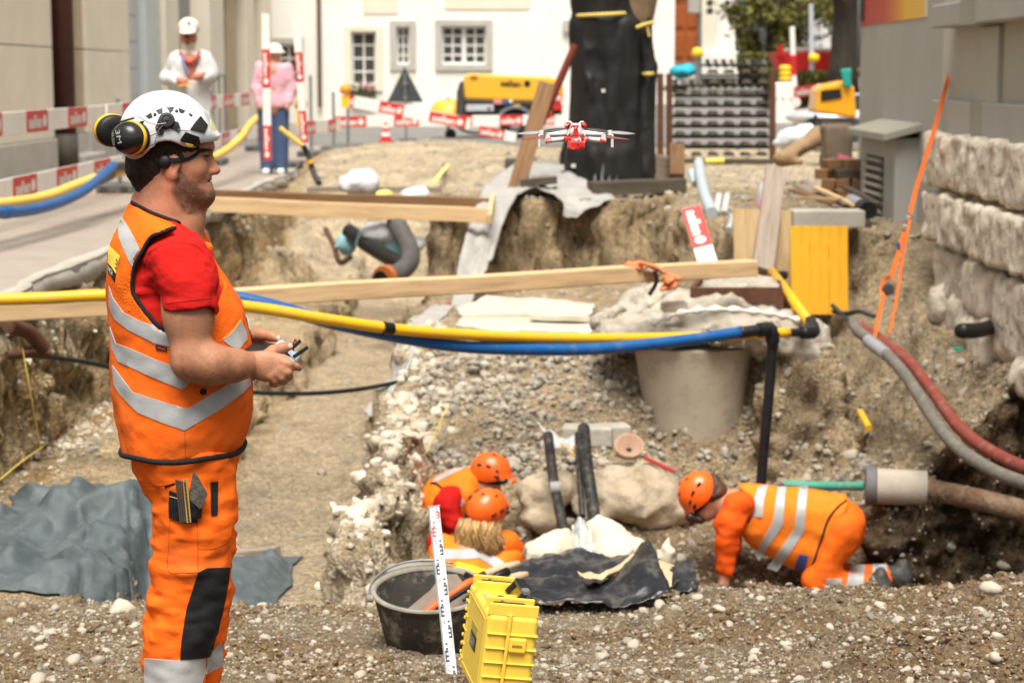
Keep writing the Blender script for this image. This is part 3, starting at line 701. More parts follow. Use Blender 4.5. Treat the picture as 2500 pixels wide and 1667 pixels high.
def window(t, px0, py0, px1, py1, cols, rows, leafs=1, surround=None, sw=.16, fm=None):
    a = fpt(px0, py1); b = fpt(px1, py0); fm = fm or WHITEP; w_ = b.x-a.x; h = b.z-a.z
    if surround is not None:
        mb = MB(); 
        for c, s_ in (((a.x+b.x)/2, b.z+sw/2), (w_+2*sw, sw)), (((a.x+b.x)/2, a.z-sw/2), (w_+2*sw, sw)), ((a.x-sw/2, (a.z+b.z)/2), (sw, h)), ((b.x+sw/2, (a.z+b.z)/2), (sw, h)): mb.box((c[0], FY-.01, c[1]), (s_[0], .1, s_[1]))
        obj('window_surround', mb, surround, t, bevel=.008)
    wn = obj('window', MB().box(((a.x+b.x)/2, FY+.30, (a.z+b.z)/2), (w_, .03, h)), M('room_dark', (.03, .028, .024), (.05, .046, .04), scale=.8, rough=.8), t)
    fr = MB(); lw = w_/leafs; bw = .06
    for k in range(leafs):
        lx = a.x+k*lw
        for x in (lx+bw/2, lx+lw-bw/2): fr.box((x, FY+.16, (a.z+b.z)/2), (bw, .06, h))
        for z in (a.z+bw/2, b.z-bw/2): fr.box((lx+lw/2, FY+.161, z), (lw-.002, .06, bw))
        for c in range(1, cols): fr.box((lx+lw*c/cols, FY+.165, (a.z+b.z)/2), (.05, .04, h-.01))
        for r in range(1, rows): fr.box((lx+lw/2, FY+.167, a.z+h*r/rows), (lw-.01, .04, .05))
    obj('window_frame', fr, fm, wn)
    for k in range(leafs):
        for c in range(cols):
            for r in range(rows):
                lx = a.x+k*lw+lw*c/cols; z = a.z+h*r/rows
                obj('pane', MB().box((lx+lw/cols/2, FY+.17, z+h/rows/2), (lw/cols-.01, .008, h/rows-.01)), GLASSD, wn)
    return wn
def white_house():
    t = thing('white_house', (-1, FY, STREET), 'white rendered house with grey framed lattice windows closing the street', 'building')
    W = [(858, 78, 918, 208, 2, 4, 1, CREAM), (968, 66, 1000, 158, 2, 4, 1, GREYST), (1078, 64, 1187, 158, 2, 4, 2, GREYST), (662, 108, 726, 212, 3, 3, 1, GREYST)]
    holes = []
    for w_ in W:
        a = fpt(w_[0], w_[3]); b = fpt(w_[2], w_[1]); holes.append((a.x, b.x, a.z, b.z))
    facade('wall', FY, LX, 4.2, STREET, 9, holes, WHITE, t)
    obj('side_wall', MB().box((4.04, FY+4.1, 4.79), (.3, 8, 8.3)), WHITE, t)
    for w_ in W: window(t, *w_[:6], leafs=w_[6], surround=w_[7])
    p = fpt(780, 100); obj('downpipe', MB().tube([(p.x, FY-.09, 1.1), (p.x, FY-.09, 8)], .05, 10), M('copper_brown', (.16, .085, .05), (.11, .07, .05), rough=.5, metal=.3), t)
    a = fpt(1395, 65); obj('sign_plate', MB().box((a.x, FY-.08, a.z), (.45, .08, .3)), GREYST, t)
    for q, s_ in (((1190, 8), (2.2, .35)), ((930, 12), (.9, .5)), ((985, 215), (.5, .8))):
        c = fpt(*q); obj('stone_quoin', MB().box((c.x, FY-.0, c.z), (s_[0], .05, s_[1])), CREAM, t, bevel=.02)
    fb = thing('flower_box', fpt(886, 236), 'flower box of pink and white flowers under the tall lattice window', 'flower box')
    a = fpt(852, 236); b = fpt(918, 236); obj('box', MB().box(((a.x+b.x)/2, FY-.2, a.z+.08), (b.x-a.x, .25, .2)), M('green_trough', (.06, .07, .03), (.05, .05, .03)), fb)
    lf = MB(); fl = MB(); fw = MB(); r = random.Random(4)
    for k in range(420):
        c = Vector((r.uniform(a.x, b.x), FY-.2+r.uniform(-.18, .14), a.z+.16+abs(r.gauss(0, .1)))); s_ = r.uniform(.02, .045); n = Vector((r.gauss(0, 1), r.gauss(0, 1), r.gauss(0, 1))).normalized(); u = n.orthogonal().normalized()*s_; v = n.cross(u)
        pk = (c.x > (a.x+b.x)/2 and r.random() < .6); wh = (c.x < a.x+.3 and r.random() < .6)
        (fl if pk else fw if wh else lf).add([c-u, c+v*.6, c+u, c-v*.6], [(0, 1, 2, 3)])
    obj('leaves', lf, M('leaf_green', (.06, .085, .02), (.09, .11, .03), scale=20), fb, recalc=False); obj('pink_flowers', fl, M('pink_petal', (.75, .33, .42), (.8, .5, .55), scale=20), fb, recalc=False); obj('white_flowers', fw, M('white_petal', (.8, .74, .7), (.8, .7, .6), scale=20), fb, recalc=False)
white_house()

# ---- church-like portal building and terrace, right of the wrapped tree
def portal():
    Y = 62.0; t = thing('portal_building', at(1680, 190, Y), 'white building with an arched orange wooden door between stone pilasters', 'building')
    p = lambda x, y: at(x, y, Y); a = p(1560, 190); b = p(1795, 190)
    obj('wall', MB().box(((a.x+b.x)/2, Y+1, 5.4), (b.x-a.x, 1.6, 7.6)), WHITE, t)
    for x0, x1, z0, z1, m, d in ((1600, 1640, 130, -60, CREAM, .35), (1706, 1748, 130, -60, CREAM, .35), (1590, 1642, 175, 128, WHITE, .6), (1702, 1800, 190, 127, WHITE, .5)):
        q0 = p(x0, z0); q1 = p(x1, z1); obj('pilaster' if m is CREAM else 'base_block', MB().box(((q0.x+q1.x)/2, Y+.2-d/2, (q0.z+q1.z)/2), (q1.x-q0.x, d+.3, q1.z-q0.z)), m, t, bevel=.03)
    q0 = p(1642, 152); q1 = p(1706, 10); cx = (q0.x+q1.x)/2; r = (q1.x-q0.x)/2; pts = [(q0.x, Y+.1, q0.z), (q1.x, Y+.1, q0.z)] + [(cx+r*math.cos(k*math.pi/12), Y+.1, q1.z+r*.75*math.sin(k*math.pi/12)) for k in range(13)]
    dr = obj('door', MB().prism(pts, (0, 0, 0), (0, .2, 0)), M('oak_orange', (.42, .115, .025), (.30, .075, .018), scale=3, rough=.5, stretch=(6, 1, 1)), t)
    for k in range(2):
        for z0, z1 in ((.1, .9), (1.0, 1.75)): obj('door_panel', MB().box((cx+(k-.5)*r, Y+.09, q0.z+(z0+z1)/2), (r*.72, .06, z1-z0-.1)), MATS['oak_orange'], dr, bevel=.02)
    obj('arch', MB().tube([(cx+(r+.08)*math.cos(k*math.pi/12), Y+.05, q1.z+(r+.08)*.78*math.sin(k*math.pi/12)) for k in range(13)], .09, 8), GREYST, t)
    a = p(1700, 5); pole = thing('camera_pole', at(1698, 175, 58), 'grey pole with a pale cabinet and small lamps in front of the portal', 'pole')
    obj('post', MB().tube([at(1708, 190, 58), at(1708, -40, 58)], .06, 10), GALV, pole); q = at(1694, 10, 58); obj('cabinet', MB().box(q, (.35, .3, .55)), GREYST, pole, bevel=.03)
    for yy in (8, 28): obj('lamp', MB().lathe([(.0, -.1), (.1, -.09), (.1, .1), (0, .1)], at(1733, yy, 58), 12, axis=Matrix.Rotation(math.pi/2, 3, 'X')), DARKM, pole)
    tr = obj('terrace', MB().box((10, 72, .75), (22, 20, 2.2)), CONC); struct(tr)
portal()
sr = MB().add([(2.6, 39, STREET+.015), (24, 39, STREET+.015), (24, 64, 1.7), (2.6, 64, 1.7), (2.6, 39, 0), (24, 39, 0), (24, 64, 0), (2.6, 64, 0)], [(0, 1, 2, 3), (0, 4, 5, 1), (0, 3, 7, 4), (1, 5, 6, 2), (3, 2, 6, 7)])
struct(obj('side_road', sr, MATS['road_asphalt']))

# ---- foliage: leaf-sized faces in clumps
def leaves(mb, c, rad, n, size, r, squash=.8, clumps=14):
    cl = [Vector((r.gauss(0, .5), r.gauss(0, .5), r.gauss(0, .5)*squash))*rad for _ in range(clumps)]
    for k in range(n):
        q = cl[r.randrange(clumps)]; p = Vector(c) + q + Vector((r.gauss(0, 1), r.gauss(0, 1), r.gauss(0, 1)*.7))*rad*.2
        s_ = size*r.uniform(.6, 1.3); nn = Vector((r.gauss(0, 1), r.gauss(0, 1), abs(r.gauss(0, 1))+.3)).normalized(); u = nn.orthogonal().normalized(); u = Matrix.Rotation(r.uniform(0, 6.3), 3, nn) @ u; v = nn.cross(u)
        mb.add([p-u*s_, p+v*s_*.5, p+u*s_, p-v*s_*.5], [(0, 1, 2, 3)])
LEAF = M('tree_leaf', (.085, .085, .014), (.16, .14, .028), scale=1.2, rough=.6, island=.45)
BARK = M('bark', (.055, .042, .03), (.03, .024, .018), scale=5, rough=.95, bump=.8, bscale=20, stretch=(1, 1, .3))
def bg_trees():
    r = random.Random(9)
    t = thing('broadleaf_tree', at(1880, 175, 57), 'leafy green tree hanging over the hedge right of the portal', 'tree', 'background trees')
    b = at(1880, 185, 57); obj('trunk', MB().tube([b, b+Vector((.1, 0, 1.6)), b+Vector((-.1, .1, 3.2)), b+Vector((.2, 0, 6))], [.22, .18, .15, .08], 10), BARK, t)
    mb = MB()
    for px, py, rad, n in ((1850, 40, .95, 1500), (1930, 20, 1.1, 1500), (1900, 95, .7, 800), (1990, 5, 1.0, 900), (1830, 120, .6, 600), (1960, -60, 1.6, 1500)): leaves(mb, at(px, py, 57+r.uniform(-1, 1)), rad, n, .09, r)
    obj('crown', mb, LEAF, t, recalc=False)
    t2 = thing('dark_trunk_tree', at(2058, 175, 47), 'thick dark tree trunk standing beside the grey corner wall', 'tree', 'background trees')
    b = at(2058, 178, 47); obj('trunk', MB().tube([b+Vector((0, 0, -.6)), b+Vector((0, 0, .2)), b+Vector((.02, 0, 1.2)), b+Vector((.0, 0, 5))], [.42, .32, .29, .27], 14), BARK, t2, smooth=True)
    mb = MB(); leaves(mb, at(2050, -40, 47), 1.0, 900, .08, r); leaves(mb, at(1985, -25, 47), .6, 300, .08, r); obj('crown', mb, LEAF, t2, recalc=False)
    # hedges
    for px0, px1, py0, py1, Y, lab in ((1800, 1900, 130, 172, 55, 'dark clipped hedge in front of the leafy tree'), (1860, 2095, 168, 218, 50, 'low green hedge along the side road under the red skip')):
        mb = MB(); a = at(px0, py1, Y); b = at(px1, py0, Y)
        for k in range(2600):
            p = Vector((r.uniform(a.x, b.x), Y+r.uniform(-.35, .35), a.z+(b.z-a.z)*r.random()**.7)); s_ = .05*r.uniform(.6, 1.3); nn = Vector((r.gauss(0, 1), r.gauss(-.5, 1), abs(r.gauss(0, 1)))).normalized(); u = nn.orthogonal().normalized(); v = nn.cross(u); mb.add([p-u*s_, p+v*s_*.6, p+u*s_, p-v*s_*.6], [(0, 1, 2, 3)])
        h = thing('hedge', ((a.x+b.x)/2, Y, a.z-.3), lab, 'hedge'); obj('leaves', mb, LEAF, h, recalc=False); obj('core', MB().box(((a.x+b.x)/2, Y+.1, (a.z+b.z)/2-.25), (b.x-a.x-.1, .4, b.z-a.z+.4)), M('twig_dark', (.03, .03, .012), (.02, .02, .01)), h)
bg_trees()
def skip_and_posts():
    Y = 48; t = thing('red_skip', at(1965, 175, Y), 'red builder skip standing above the hedge', 'skip'); a = at(1905, 172, Y); b = at(2032, 128, Y)
    m = M('skip_red', (.52, .012, .012), (.42, .012, .012), scale=3, rough=.5)
    pr = [(a.x, a.z), (b.x, a.z), (b.x+.15, b.z), (a.x-.15, b.z)]; mb = MB().prism([(x, Y, z) for x, z in pr], (0, 0, 0), (0, 1.2, 0)); obj('body', mb, m, t, bevel=.02)
    q = at(1903, 110, Y); obj('lifting_arm', MB().beam(at(1908, 140, Y), q, .1, .12), m, t)
    rb = MB(); r = random.Random(3)
    for k in range(26): rb.lathe([(0, -.07), (.08, -.04), (.1, .03), (0, .08)], (r.uniform(a.x+.2, b.x), Y+r.uniform(.1, .6), b.z+.03), 6)
    obj('rubble_load', rb, CONC, t)
    p = thing('warning_pole', at(1938, 222, 44), 'white and red striped warning pole in front of the red skip', 'pole')
    for k, (y0, y1, mt) in enumerate(((65, 135, LATH), (135, 185, REDL), (185, 222, LATH))): obj('pole_section', MB().tube([at(1934+k*2, y0, 44), at(1936+k*2, y1, 44)], .06, 10), mt, p)
    l = thing('warning_lamp', at(1917, 200, 40), 'stack of three yellow warning lamps on the barrier by the hedge', 'lamp')
    for k, yy in enumerate((168, 181, 194)): obj('lamp_disc', MB().lathe([(0, -.07), (.1, -.06), (.13, 0), (.1, .06), (0, .07)], at(1917, yy, 40), 14), M('lamp_yellow', (.85, .55, .02), (.8, .5, .02), rough=.3), l, smooth=True)
    l = thing('lamp_post', at(1984, 172, 46), 'pale post with one round yellow lamp before the red skip', 'lamp'); obj('post', MB().tube([at(1982, 172, 46), at(1980, 10, 46)], .055, 8), M('pale_grey', (.5, .52, .55), (.45, .47, .5), rough=.5), l); obj('lamp_disc', MB().lathe([(0, -.1), (.11, -.08), (.13, 0), (.11, .08), (0, .1)], at(1987, 142, 45.9), 14), MATS['lamp_yellow'], l, smooth=True)
    l = thing('site_lamp', at(1704, 185, 50), 'yellow lamp on a grey post at the foot of the portal', 'lamp'); obj('post', MB().tube([at(1704, 200, 50), at(1703, 140, 50)], .07, 8), GALV, l); obj('lamp_disc', MB().lathe([(0, -.13), (.12, -.1), (.15, 0), (.1, .12), (0, .14)], at(1703, 130, 50), 14), MATS['lamp_yellow'], l, smooth=True)
    f = thing('white_fountain', at(2005, 135, 60), 'white pale fountain figure behind the red skip', 'fountain'); c = at(2005, 130, 60)
    obj('basin', MB().lathe([(.1, -.6), (.3, -.5), (.34, .0), (.3, .05)], c, 18), M('white_stone', (.78, .77, .74), (.7, .7, .68), rough=.7), f, smooth=True)
    s_ = SDF(c+Vector((-.6, -.5, .0)), c+Vector((.6, .5, 1.9)), .04)
    for p0, p1, r0, r1 in (((0, 0, .1), (0, 0, .9), .34, .3), ((0, 0, .9), (.05, 0, 1.3), .28, .12), ((.1, 0, .8), (.38, 0, .4), .14, .2), ((-.1, 0, .7), (-.4, 0, .3), .14, .16)): s_.cone(c+Vector(p0), c+Vector(p1), r0, r1, .1)
    obj('figure', s_.mesh(), MATS['white_stone'], f, smooth=True)
    obj('beam', MB().beam(at(1905, 90, 59), at(2033, 90, 59), .1, .12), MATS['white_stone'], f); obj('blue_band', MB().beam(at(1962, 97, 58.8), at(2010, 97, 58.8), .06, .06), M('blue_paint', (.04, .1, .3), rough=.5), f)
skip_and_posts()
def road_panels():
    t = thing('white_barrier_block', at(1915, 240, 39), 'white and pale water-filled barrier block beside the crate stack', 'barrier'); a = at(1880, 242, 39); b = at(1938, 202, 39)
    obj('block', MB().box(((a.x+b.x)/2, 39, (a.z+b.z)/2-.25), (b.x-a.x, .4, b.z-a.z+.5)), WHITEP, t, bevel=.04)
    for k in range(3): obj('rib', MB().box((a.x+(k+.5)*(b.x-a.x)/3, 38.79, (a.z+b.z)/2), (.06, .04, b.z-a.z-.05)), WHITEP, t)
    s_ = thing('round_sign', at(1910, 320, 38), 'small round pale sign on a thin post in the side road', 'sign'); obj('disc', MB().lathe([(0, -.02), (.09, -.02), (.09, .02), (0, .02)], at(1943, 250, 37), 18, axis=Matrix.Rotation(math.pi/2, 3, 'X')), M('pale_pink', (.75, .5, .42), (.7, .55, .5), rough=.5), s_); obj('post', MB().tube([at(1943, 262, 37), at(1943, 310, 37)], .02, 8), GALV, s_)
road_panels()

# ---- site barriers: white laths with red name labels, on steel posts
def lath(name, a, b, h, label, labs=(), text='aellen', group='red and white barrier laths', side=1, vertical=False):
    """a, b: ends of the top edge; labs: list of (t0, t1) fractions carrying a red label"""
    a = Vector(a); b = Vector(b); d = (b-a).normalized(); up = Vector((0, 0, 1)) if not vertical else None
    nrm = Vector((0, 0, 1)).cross(d).normalized()*side if not vertical else Vector((0, -1, 0))
    dn = -(Vector((0, 0, 1)) - d*d.z).normalized() if not vertical else d.cross(nrm).normalized()
    t = thing(name, (a+b)/2 + dn*h, label, 'barrier', group)
    pl = [a, b, b+dn*h, a+dn*h]; obj('board', MB().prism(pl, nrm*-.012, nrm*.012), LATH, t, bevel=.004)
    L = (b-a).length
    for t0, t1 in labs:
        q = [a+d*L*t0+dn*.0, a+d*L*t1+dn*.0, a+d*L*t1+dn*h, a+d*L*t0+dn*h]
        lb = obj('red_label', MB().prism([p+nrm*.0145 for p in q], nrm*-.002, nrm*.002), REDL, t)
        w_ = L*(t1-t0); mb = MB(); e = nrm*.019
        flip = d.dot(Vector((1, 0, 0))) < 0 and not vertical
        ql = [a+d*L*t0+d*w_*.08+dn*h*.84+e, a+d*L*t0+d*w_*.70+dn*h*.84+e, a+d*L*t0+d*w_*.70+dn*h*.22+e, a+d*L*t0+d*w_*.08+dn*h*.22+e]
        text_quad(mb, text, ql, .03)
        c = a+d*L*t0+d*w_*.83+dn*h*.52+e; mb.add([c+d*w_*.09*math.cos(k*math.pi/6)-dn*h*.3*math.sin(k*math.pi/6) for k in range(12)], [tuple(range(12))])
        obj('lettering', mb, WHITEP, lb, recalc=False)
    return t
def post(p, top, label, group='grey barrier posts'):
    t = thing('barrier_post', (p[0], p[1], STREET), label, 'post', group)
    obj('post', MB().tube([(p[0], p[1], STREET), (p[0], p[1], top)], .025, 10), GALV, t)
    obj('foot', MB().box((p[0], p[1], STREET+.05), (.42, .7, .1)), M('recycled_foot', (.16, .155, .15), (.10, .1, .1), scale=12, rough=.9), t, bevel=.02)
    for s_ in (-1, 1): obj('foot_slot', MB().box((p[0]+.12*s_, p[1]-.352, STREET+.05), (.08, .012, .06)), DARKM, t)
BX = -4.45
def by(px): return -BX*FPX/(1250-px)
def fences():
    def seg(px0, px1, z, h, labs, lab):
        y0, y1 = by(px0), by(px1)
        return lath('barrier_lath', (BX, y0, z), (BX, y1, z), h, lab, [((by(a)-y0)/(y1-y0), (by(b)-y0)/(y1-y0)) for a, b in labs], side=-1)
    seg(-60, 262, 1.60, .2, ((-45, 8), (68, 120), (170, 215)), 'upper red and white lath at the left picture edge before the stone house')
    seg(-60, 300, 1.02, .2, ((30, 88), (138, 188), (230, 270)), 'lower red and white lath above the blue pipe at the left edge')
    seg(266, 512, 1.61, .19, ((303, 330), (380, 410), (500, 511)), 'upper red and white lath running behind the white helmet')
    seg(512, 690, 1.63, .2, ((515, 531), (549, 575), (592, 613), (640, 655)), 'upper red and white lath right of the foreground face')
    seg(500, 690, 1.05, .2, ((543, 563), (583, 603), (630, 650)), 'lower red and white lath behind the yellow hose by the face')
    for px, tp in ((303, 1.66), (525, 1.7), (640, 1.75)): post((BX-.04, by(px)), tp, {303: 'grey barrier post behind the white helmet', 525: 'dark barrier post right of the foreground face', 640: 'grey barrier post beside the person in pink'}[px])
    # laths standing upright in the gravel
    for k, (px0, py0, px1, py1, Y, labs, lab) in enumerate(((667, 35, 672, 392, 24.0, ((.24, .50), (.76, 1.0)), 'tall upright lath with two red labels before the person in pink'), (742, 50, 762, 360, 25.0, ((.25, .48), (.71, .96)), 'leaning upright lath with two red labels right of the person in pink'))):
        a = at(px0-9, py0, Y); b = at(px1-9, py1, Y); lath('upright_lath', a, b, .095, lab, labs, vertical=True, group='upright laths in the gravel')
    # laths across the back
    def across(p0, p1, Y0, Y1, h, labs, lab): lath('barrier_lath', at(*p0, Y0), at(*p1, Y1), h, lab, labs, side=-1)
    across((812, 224), (1120, 283), 37, 38, .22, ((.10, .17), (.37, .56)), 'sloping red and white lath in front of the triangular sign')
    across((790, 285), (1425, 280), 38, 39, .2, ((.04, .16), (.265, .36), (.475, .565), (.67, .76), (.83, .885), (.95, 1.0)), 'long low red and white lath across the street before the compressor')
    across((1050, 272), (1150, 290), 37.5, 37.6, .2, ((0, .9),), 'short red labelled lath touching the compressor drawbar')
    across((1172, 307), (1262, 325), 36.5, 36.5, .17, ((0, .68),), 'short tilted red lath under the compressor body')
    across((1335, 228), (1372, 229), 38.8, 38.8, .16, ((0, 1.0),), 'red label board on the compressor rear end')
    across((700, 300), (830, 290), 30, 33, .2, ((.3, .5), (.75, .9)), 'pale low lath between the grey barrier posts left of the cone')
    across((1938, 213), (2000, 205), 38.2, 37, .2, ((.05, .95),), 'pink red labelled lath beside the orange machine')
    for p, Y, tp, lab in (((760, 340), 33, 185, 'thin grey post right of the upright laths'), ((815, 340), 35, 225, 'grey barrier post left of the orange cone'), ((850, 340), 36, 230, 'slim post holding the sloping lath'), ((700, 345), 29, 190, 'grey post between the upright laths')):
        q = at(*p, Y); post((q.x, Y), at(p[0], tp, Y).z, lab)
    for px, py, Y, lab in ((735, 300, 30, 'small orange lamp hanging on the fence right of the upright lath'), (843, 265, 35.5, 'small amber lamp on the fence below the flower box')):
        q = at(px, py-45, Y); l = thing('fence_lamp', q, lab, 'lamp'); obj('lens', MB().lathe([(0, -.08), (.09, -.06), (.1, .04), (.05, .09), (0, .09)], q, 12), M('amber', (.85, .32, .02), (.8, .3, .02), rough=.3), l, smooth=True); obj('battery_case', MB().box(q - Vector((0, 0, .2)), (.13, .1, .22)), MATS['lamp_yellow'], l)
fences()
def cone():
    c = on_ground(942, 347) or at(942, 347, 38); c = at(942, 347, 38.0); s_ = FPX/38
    t = thing('traffic_cone', c, 'small red and white traffic cone standing on the gravel', 'traffic cone'); h = 47/s_
    obj('base', MB().box(c+Vector((0, 0, .015)), (.27, .27, .03)), REDL, t, bevel=.01)
    for z0, z1, m in ((.03, .3, REDL), (.3, .5, WHITEP), (.5, .72, REDL), (.72, .86, WHITEP), (.86, 1, REDL)):
        r = lambda z: .11-.085*z
        obj('cone_band', MB().lathe([(r(z0), z0*h), (r(z1), z1*h)], c, 20), m, t, smooth=False)
    q = at(990, 340, 39); t = thing('triangle_sign', q, 'dark back of a triangular warning sign on a post', 'sign')
    a, b, d = at(988, 163, 39), at(945, 250, 39), at(1034, 250, 39); obj('sign_panel', MB().prism([a, b, d], (0, -.01, 0), (0, .01, 0)), M('sign_back', (.06, .07, .075), (.05, .055, .06), rough=.5), t, bevel=.01)
    obj('post', MB().tube([at(988, 180, 38.95), at(992, 342, 38.95)], .022, 10), GALV, t)
    for yy in (205, 240): obj('clamp', MB().box(at(989, yy, 38.94), (.1, .05, .04)), GALV, t)
    obj('foot', MB().box(at(992, 343, 39), (.35, .5, .08)), MATS['recycled_foot'], t, bevel=.02)
cone()
def compressor():
    Y = 42.0; t = thing('compressor_trailer', at(1240, 335, Y), 'yellow and black towable compressor in front of the white house', 'compressor')
    p = lambda x, y, dy=0: at(x, y, Y+dy); a = p(1138, 242); b = p(1378, 180); W_ = 1.3
    # canopy: rounded hood profile along x
    prof = [(1134, 243), (1131, 205), (1133, 184), (1150, 180), (1340, 188), (1368, 196), (1376, 215), (1374, 252)]
    obj('canopy', MB().prism([p(x, y) for x, y in prof], (0, 0, 0), (0, W_, 0)), YELM, t, bevel=.06, seg=3)
    prof = [(1134, 245), (1374, 254), (1372, 288), (1140, 288)]; obj('lower_body', MB().prism([p(x, y) for x, y in prof], (0, .02, 0), (0, W_, 0)), BLKP, t, bevel=.03)
    tx = MB(); q = [p(1222, 211, -.01), p(1272, 214, -.01), p(1272, 198, -.01), p(1222, 195, -.01)]; text_quad(tx, 'aellen', q, .03)
    c = p(1287, 205, -.01); tx.add([c+Vector((.07*math.cos(k*math.pi/5), 0, .07*math.sin(k*math.pi/5))) for k in range(10)], [tuple(range(10))]); obj('lettering', tx, BLKP, t, recalc=False)
    c = p(1157, 190, -.01); obj('emblem', MB().add([c+Vector((.09*math.cos(k*math.pi/5), 0, .05*math.sin(k*math.pi/5))) for k in range(10)], [tuple(range(10))]), M('emblem_brown', (.35, .13, .02), rough=.5), t, recalc=False)
    for x0, x1, y0, y1, m, n in ((1205, 1226, 244, 255, M('pink_red', (.6, .25, .22), rough=.4), 'sticker'), (1228, 1240, 246, 256, MATS['blue_paint'], 'sticker'), (1243, 1251, 245, 252, WHITEP, 'sticker'), (1252, 1270, 256, 263, YELM, 'marker_lamp'), (1138, 1205, 256, 272, MATS['pale_grey'], 'side_panel'), (1188, 1200, 262, 270, MATS['amber'], 'marker_lamp'), (1334, 1346, 268, 278, MATS['amber'], 'marker_lamp')):
        q0 = p(x0, y1); q1 = p(x1, y0); obj(n, MB().box(((q0.x+q1.x)/2, Y-.02, (q0.z+q1.z)/2), (q1.x-q0.x, .06, q1.z-q0.z)), m, t, bevel=.01)
    wc = p(1258, 305, -.02); wh = obj('wheel', MB().lathe([(.12, -.1), (.3, -.1), (.33, -.05), (.33, .05), (.3, .1), (.12, .1)], wc, 28, axis=Matrix.Rotation(math.pi/2, 3, 'X'), close=True), BLKP, t, smooth=True)
    obj('rim', MB().lathe([(.0, -.06), (.13, -.07), (.14, .05), (0, .05)], wc, 20, axis=Matrix.Rotation(math.pi/2, 3, 'X')), MATS['pale_grey'], wh, smooth=True)
    ar = [p(1258, 305, -.1)+Vector((.42*math.cos(k*math.pi/12), 0, .40*math.sin(k*math.pi/12))) for k in range(1, 12)]; ar2 = [p(1258, 305, -.1)+Vector((.36*math.cos(k*math.pi/12), 0, .34*math.sin(k*math.pi/12))) for k in range(11, 0, -1)]
    obj('mudguard', MB().prism(ar+ar2, (0, -.1, 0), (0, .25, 0)), M('mudguard_grey', (.2, .22, .24), (.15, .16, .18), rough=.5), t)
    obj('nose_hood', MB().lathe([(0, .28), (.3, .24), (.45, .0), (.45, -.15)], p(1098, 275, .6), 16), YELM, t, smooth=True)
    obj('front_cowl', MB().prism([p(1112, 285), p(1115, 225), p(1122, 200), p(1134, 198), p(1136, 285)], (0, .05, 0), (0, W_, 0)), DARKM, t, bevel=.03)
    obj('drawbar', MB().beam(p(1135, 290, .6), p(1060, 298, .6), .1, .1), DARKM, t)
    obj('jockey_wheel', MB().tube([p(1094, 240, .5), p(1094, 320, .5)], .035, 10), GALV, t); obj('jockey_tyre', MB().lathe([(0, -.05), (.1, -.05), (.12, 0), (.1, .05), (0, .05)], p(1100, 328, .5), 16, axis=Matrix.Rotation(math.pi/2, 3, 'X')), BLKP, t)
    obj('hose', MB().tube(crom([p(1110, 305, -.1), p(1140, 322, -.15), p(1180, 326, -.15), p(1230, 318, -.1)], 6), .03, 8), BLKP, t)
    obj('rear_light', MB().box(p(1362, 262, -.03), (.2, .05, .12)), REDL, t)
compressor()
def far_machine():
    Y = 30; t = thing('orange_machine', at(2040, 290, Y), 'orange yellow machine hood with a dark window beside the grey wall', 'machine'); p = lambda x, y, d=0: at(x, y, Y+d)
    m = M('hood_orange', (.78, .36, .015), (.70, .31, .015), scale=2, rough=.4, coat=.3)
    obj('hood', MB().prism([p(1990, 275), p(1997, 218), (p(2012, 208)), p(2070, 196), p(2087, 215), p(2092, 290)], (0, 0, 0), (0, .8, 0)), m, t, bevel=.05, seg=3)
    obj('window', MB().prism([p(2004, 248, -.01), p(2004, 222, -.01), p(2052, 217, -.01), p(2055, 240, -.01)], (0, -.01, 0), (0, .03, 0)), BLKP, t)
    obj('undercarriage', MB().box(p(2045, 318, .4), (.6, .7, .35)), DARKM, t)
    c = thing('teal_cloth', p(2065, 215), 'teal green cloth hung over the orange machine hood', 'cloth')
    G = np.array([[list(p(2052+u*26+v*10*(1-u), 170+v*45-u*(1-v)*3, -.06-.03*math.sin(u*9+v*4))) for v in np.linspace(0, 1, 9)] for u in np.linspace(0, 1, 9)]); obj('cloth', MB().grid(G), M('teal', (.03, .36, .30), (.02, .28, .24), scale=9, rough=.8), c, smooth=True, solid=.012)
    # parked silver car further down the side road, only its front corner shows
    cc = thing('parked_car', at(2030, 320, 36), 'silver parked car partly hidden behind the orange machine', 'car'); q = at(2030, 318, 36); s_ = SDF(q+Vector((-.95, -.4, -.1)), q+Vector((1.4, 1.6, .75)), .03)
    s_.ell(q+Vector((.2, .6, .22)), (.95, .75, .2), .05).ell(q+Vector((.5, .6, .42)), (.6, .6, .24), .06); obj('body', s_.mesh(), M('silver_paint', (.58, .60, .62), (.55, .57, .6), rough=.25, metal=.3, coat=.5), cc, smooth=True)
    for dx in (-.35, .75): obj('wheel', MB().lathe([(0, -.08), (.15, -.08), (.17, 0), (.15, .08), (0, .08)], q+Vector((dx, -.12, .06)), 18, axis=Matrix.Rotation(math.pi/2, 3, 'X')), BLKP, cc)
    obj('windscreen', MB().prism([q+Vector((-.02, 0, .36)), q+Vector((.28, 0, .62)), q+Vector((.8, 0, .62)), q+Vector((1, 0, .4))], (0, -.02, 0), (0, .03, 0)), GLASSD, cc)
far_machine()
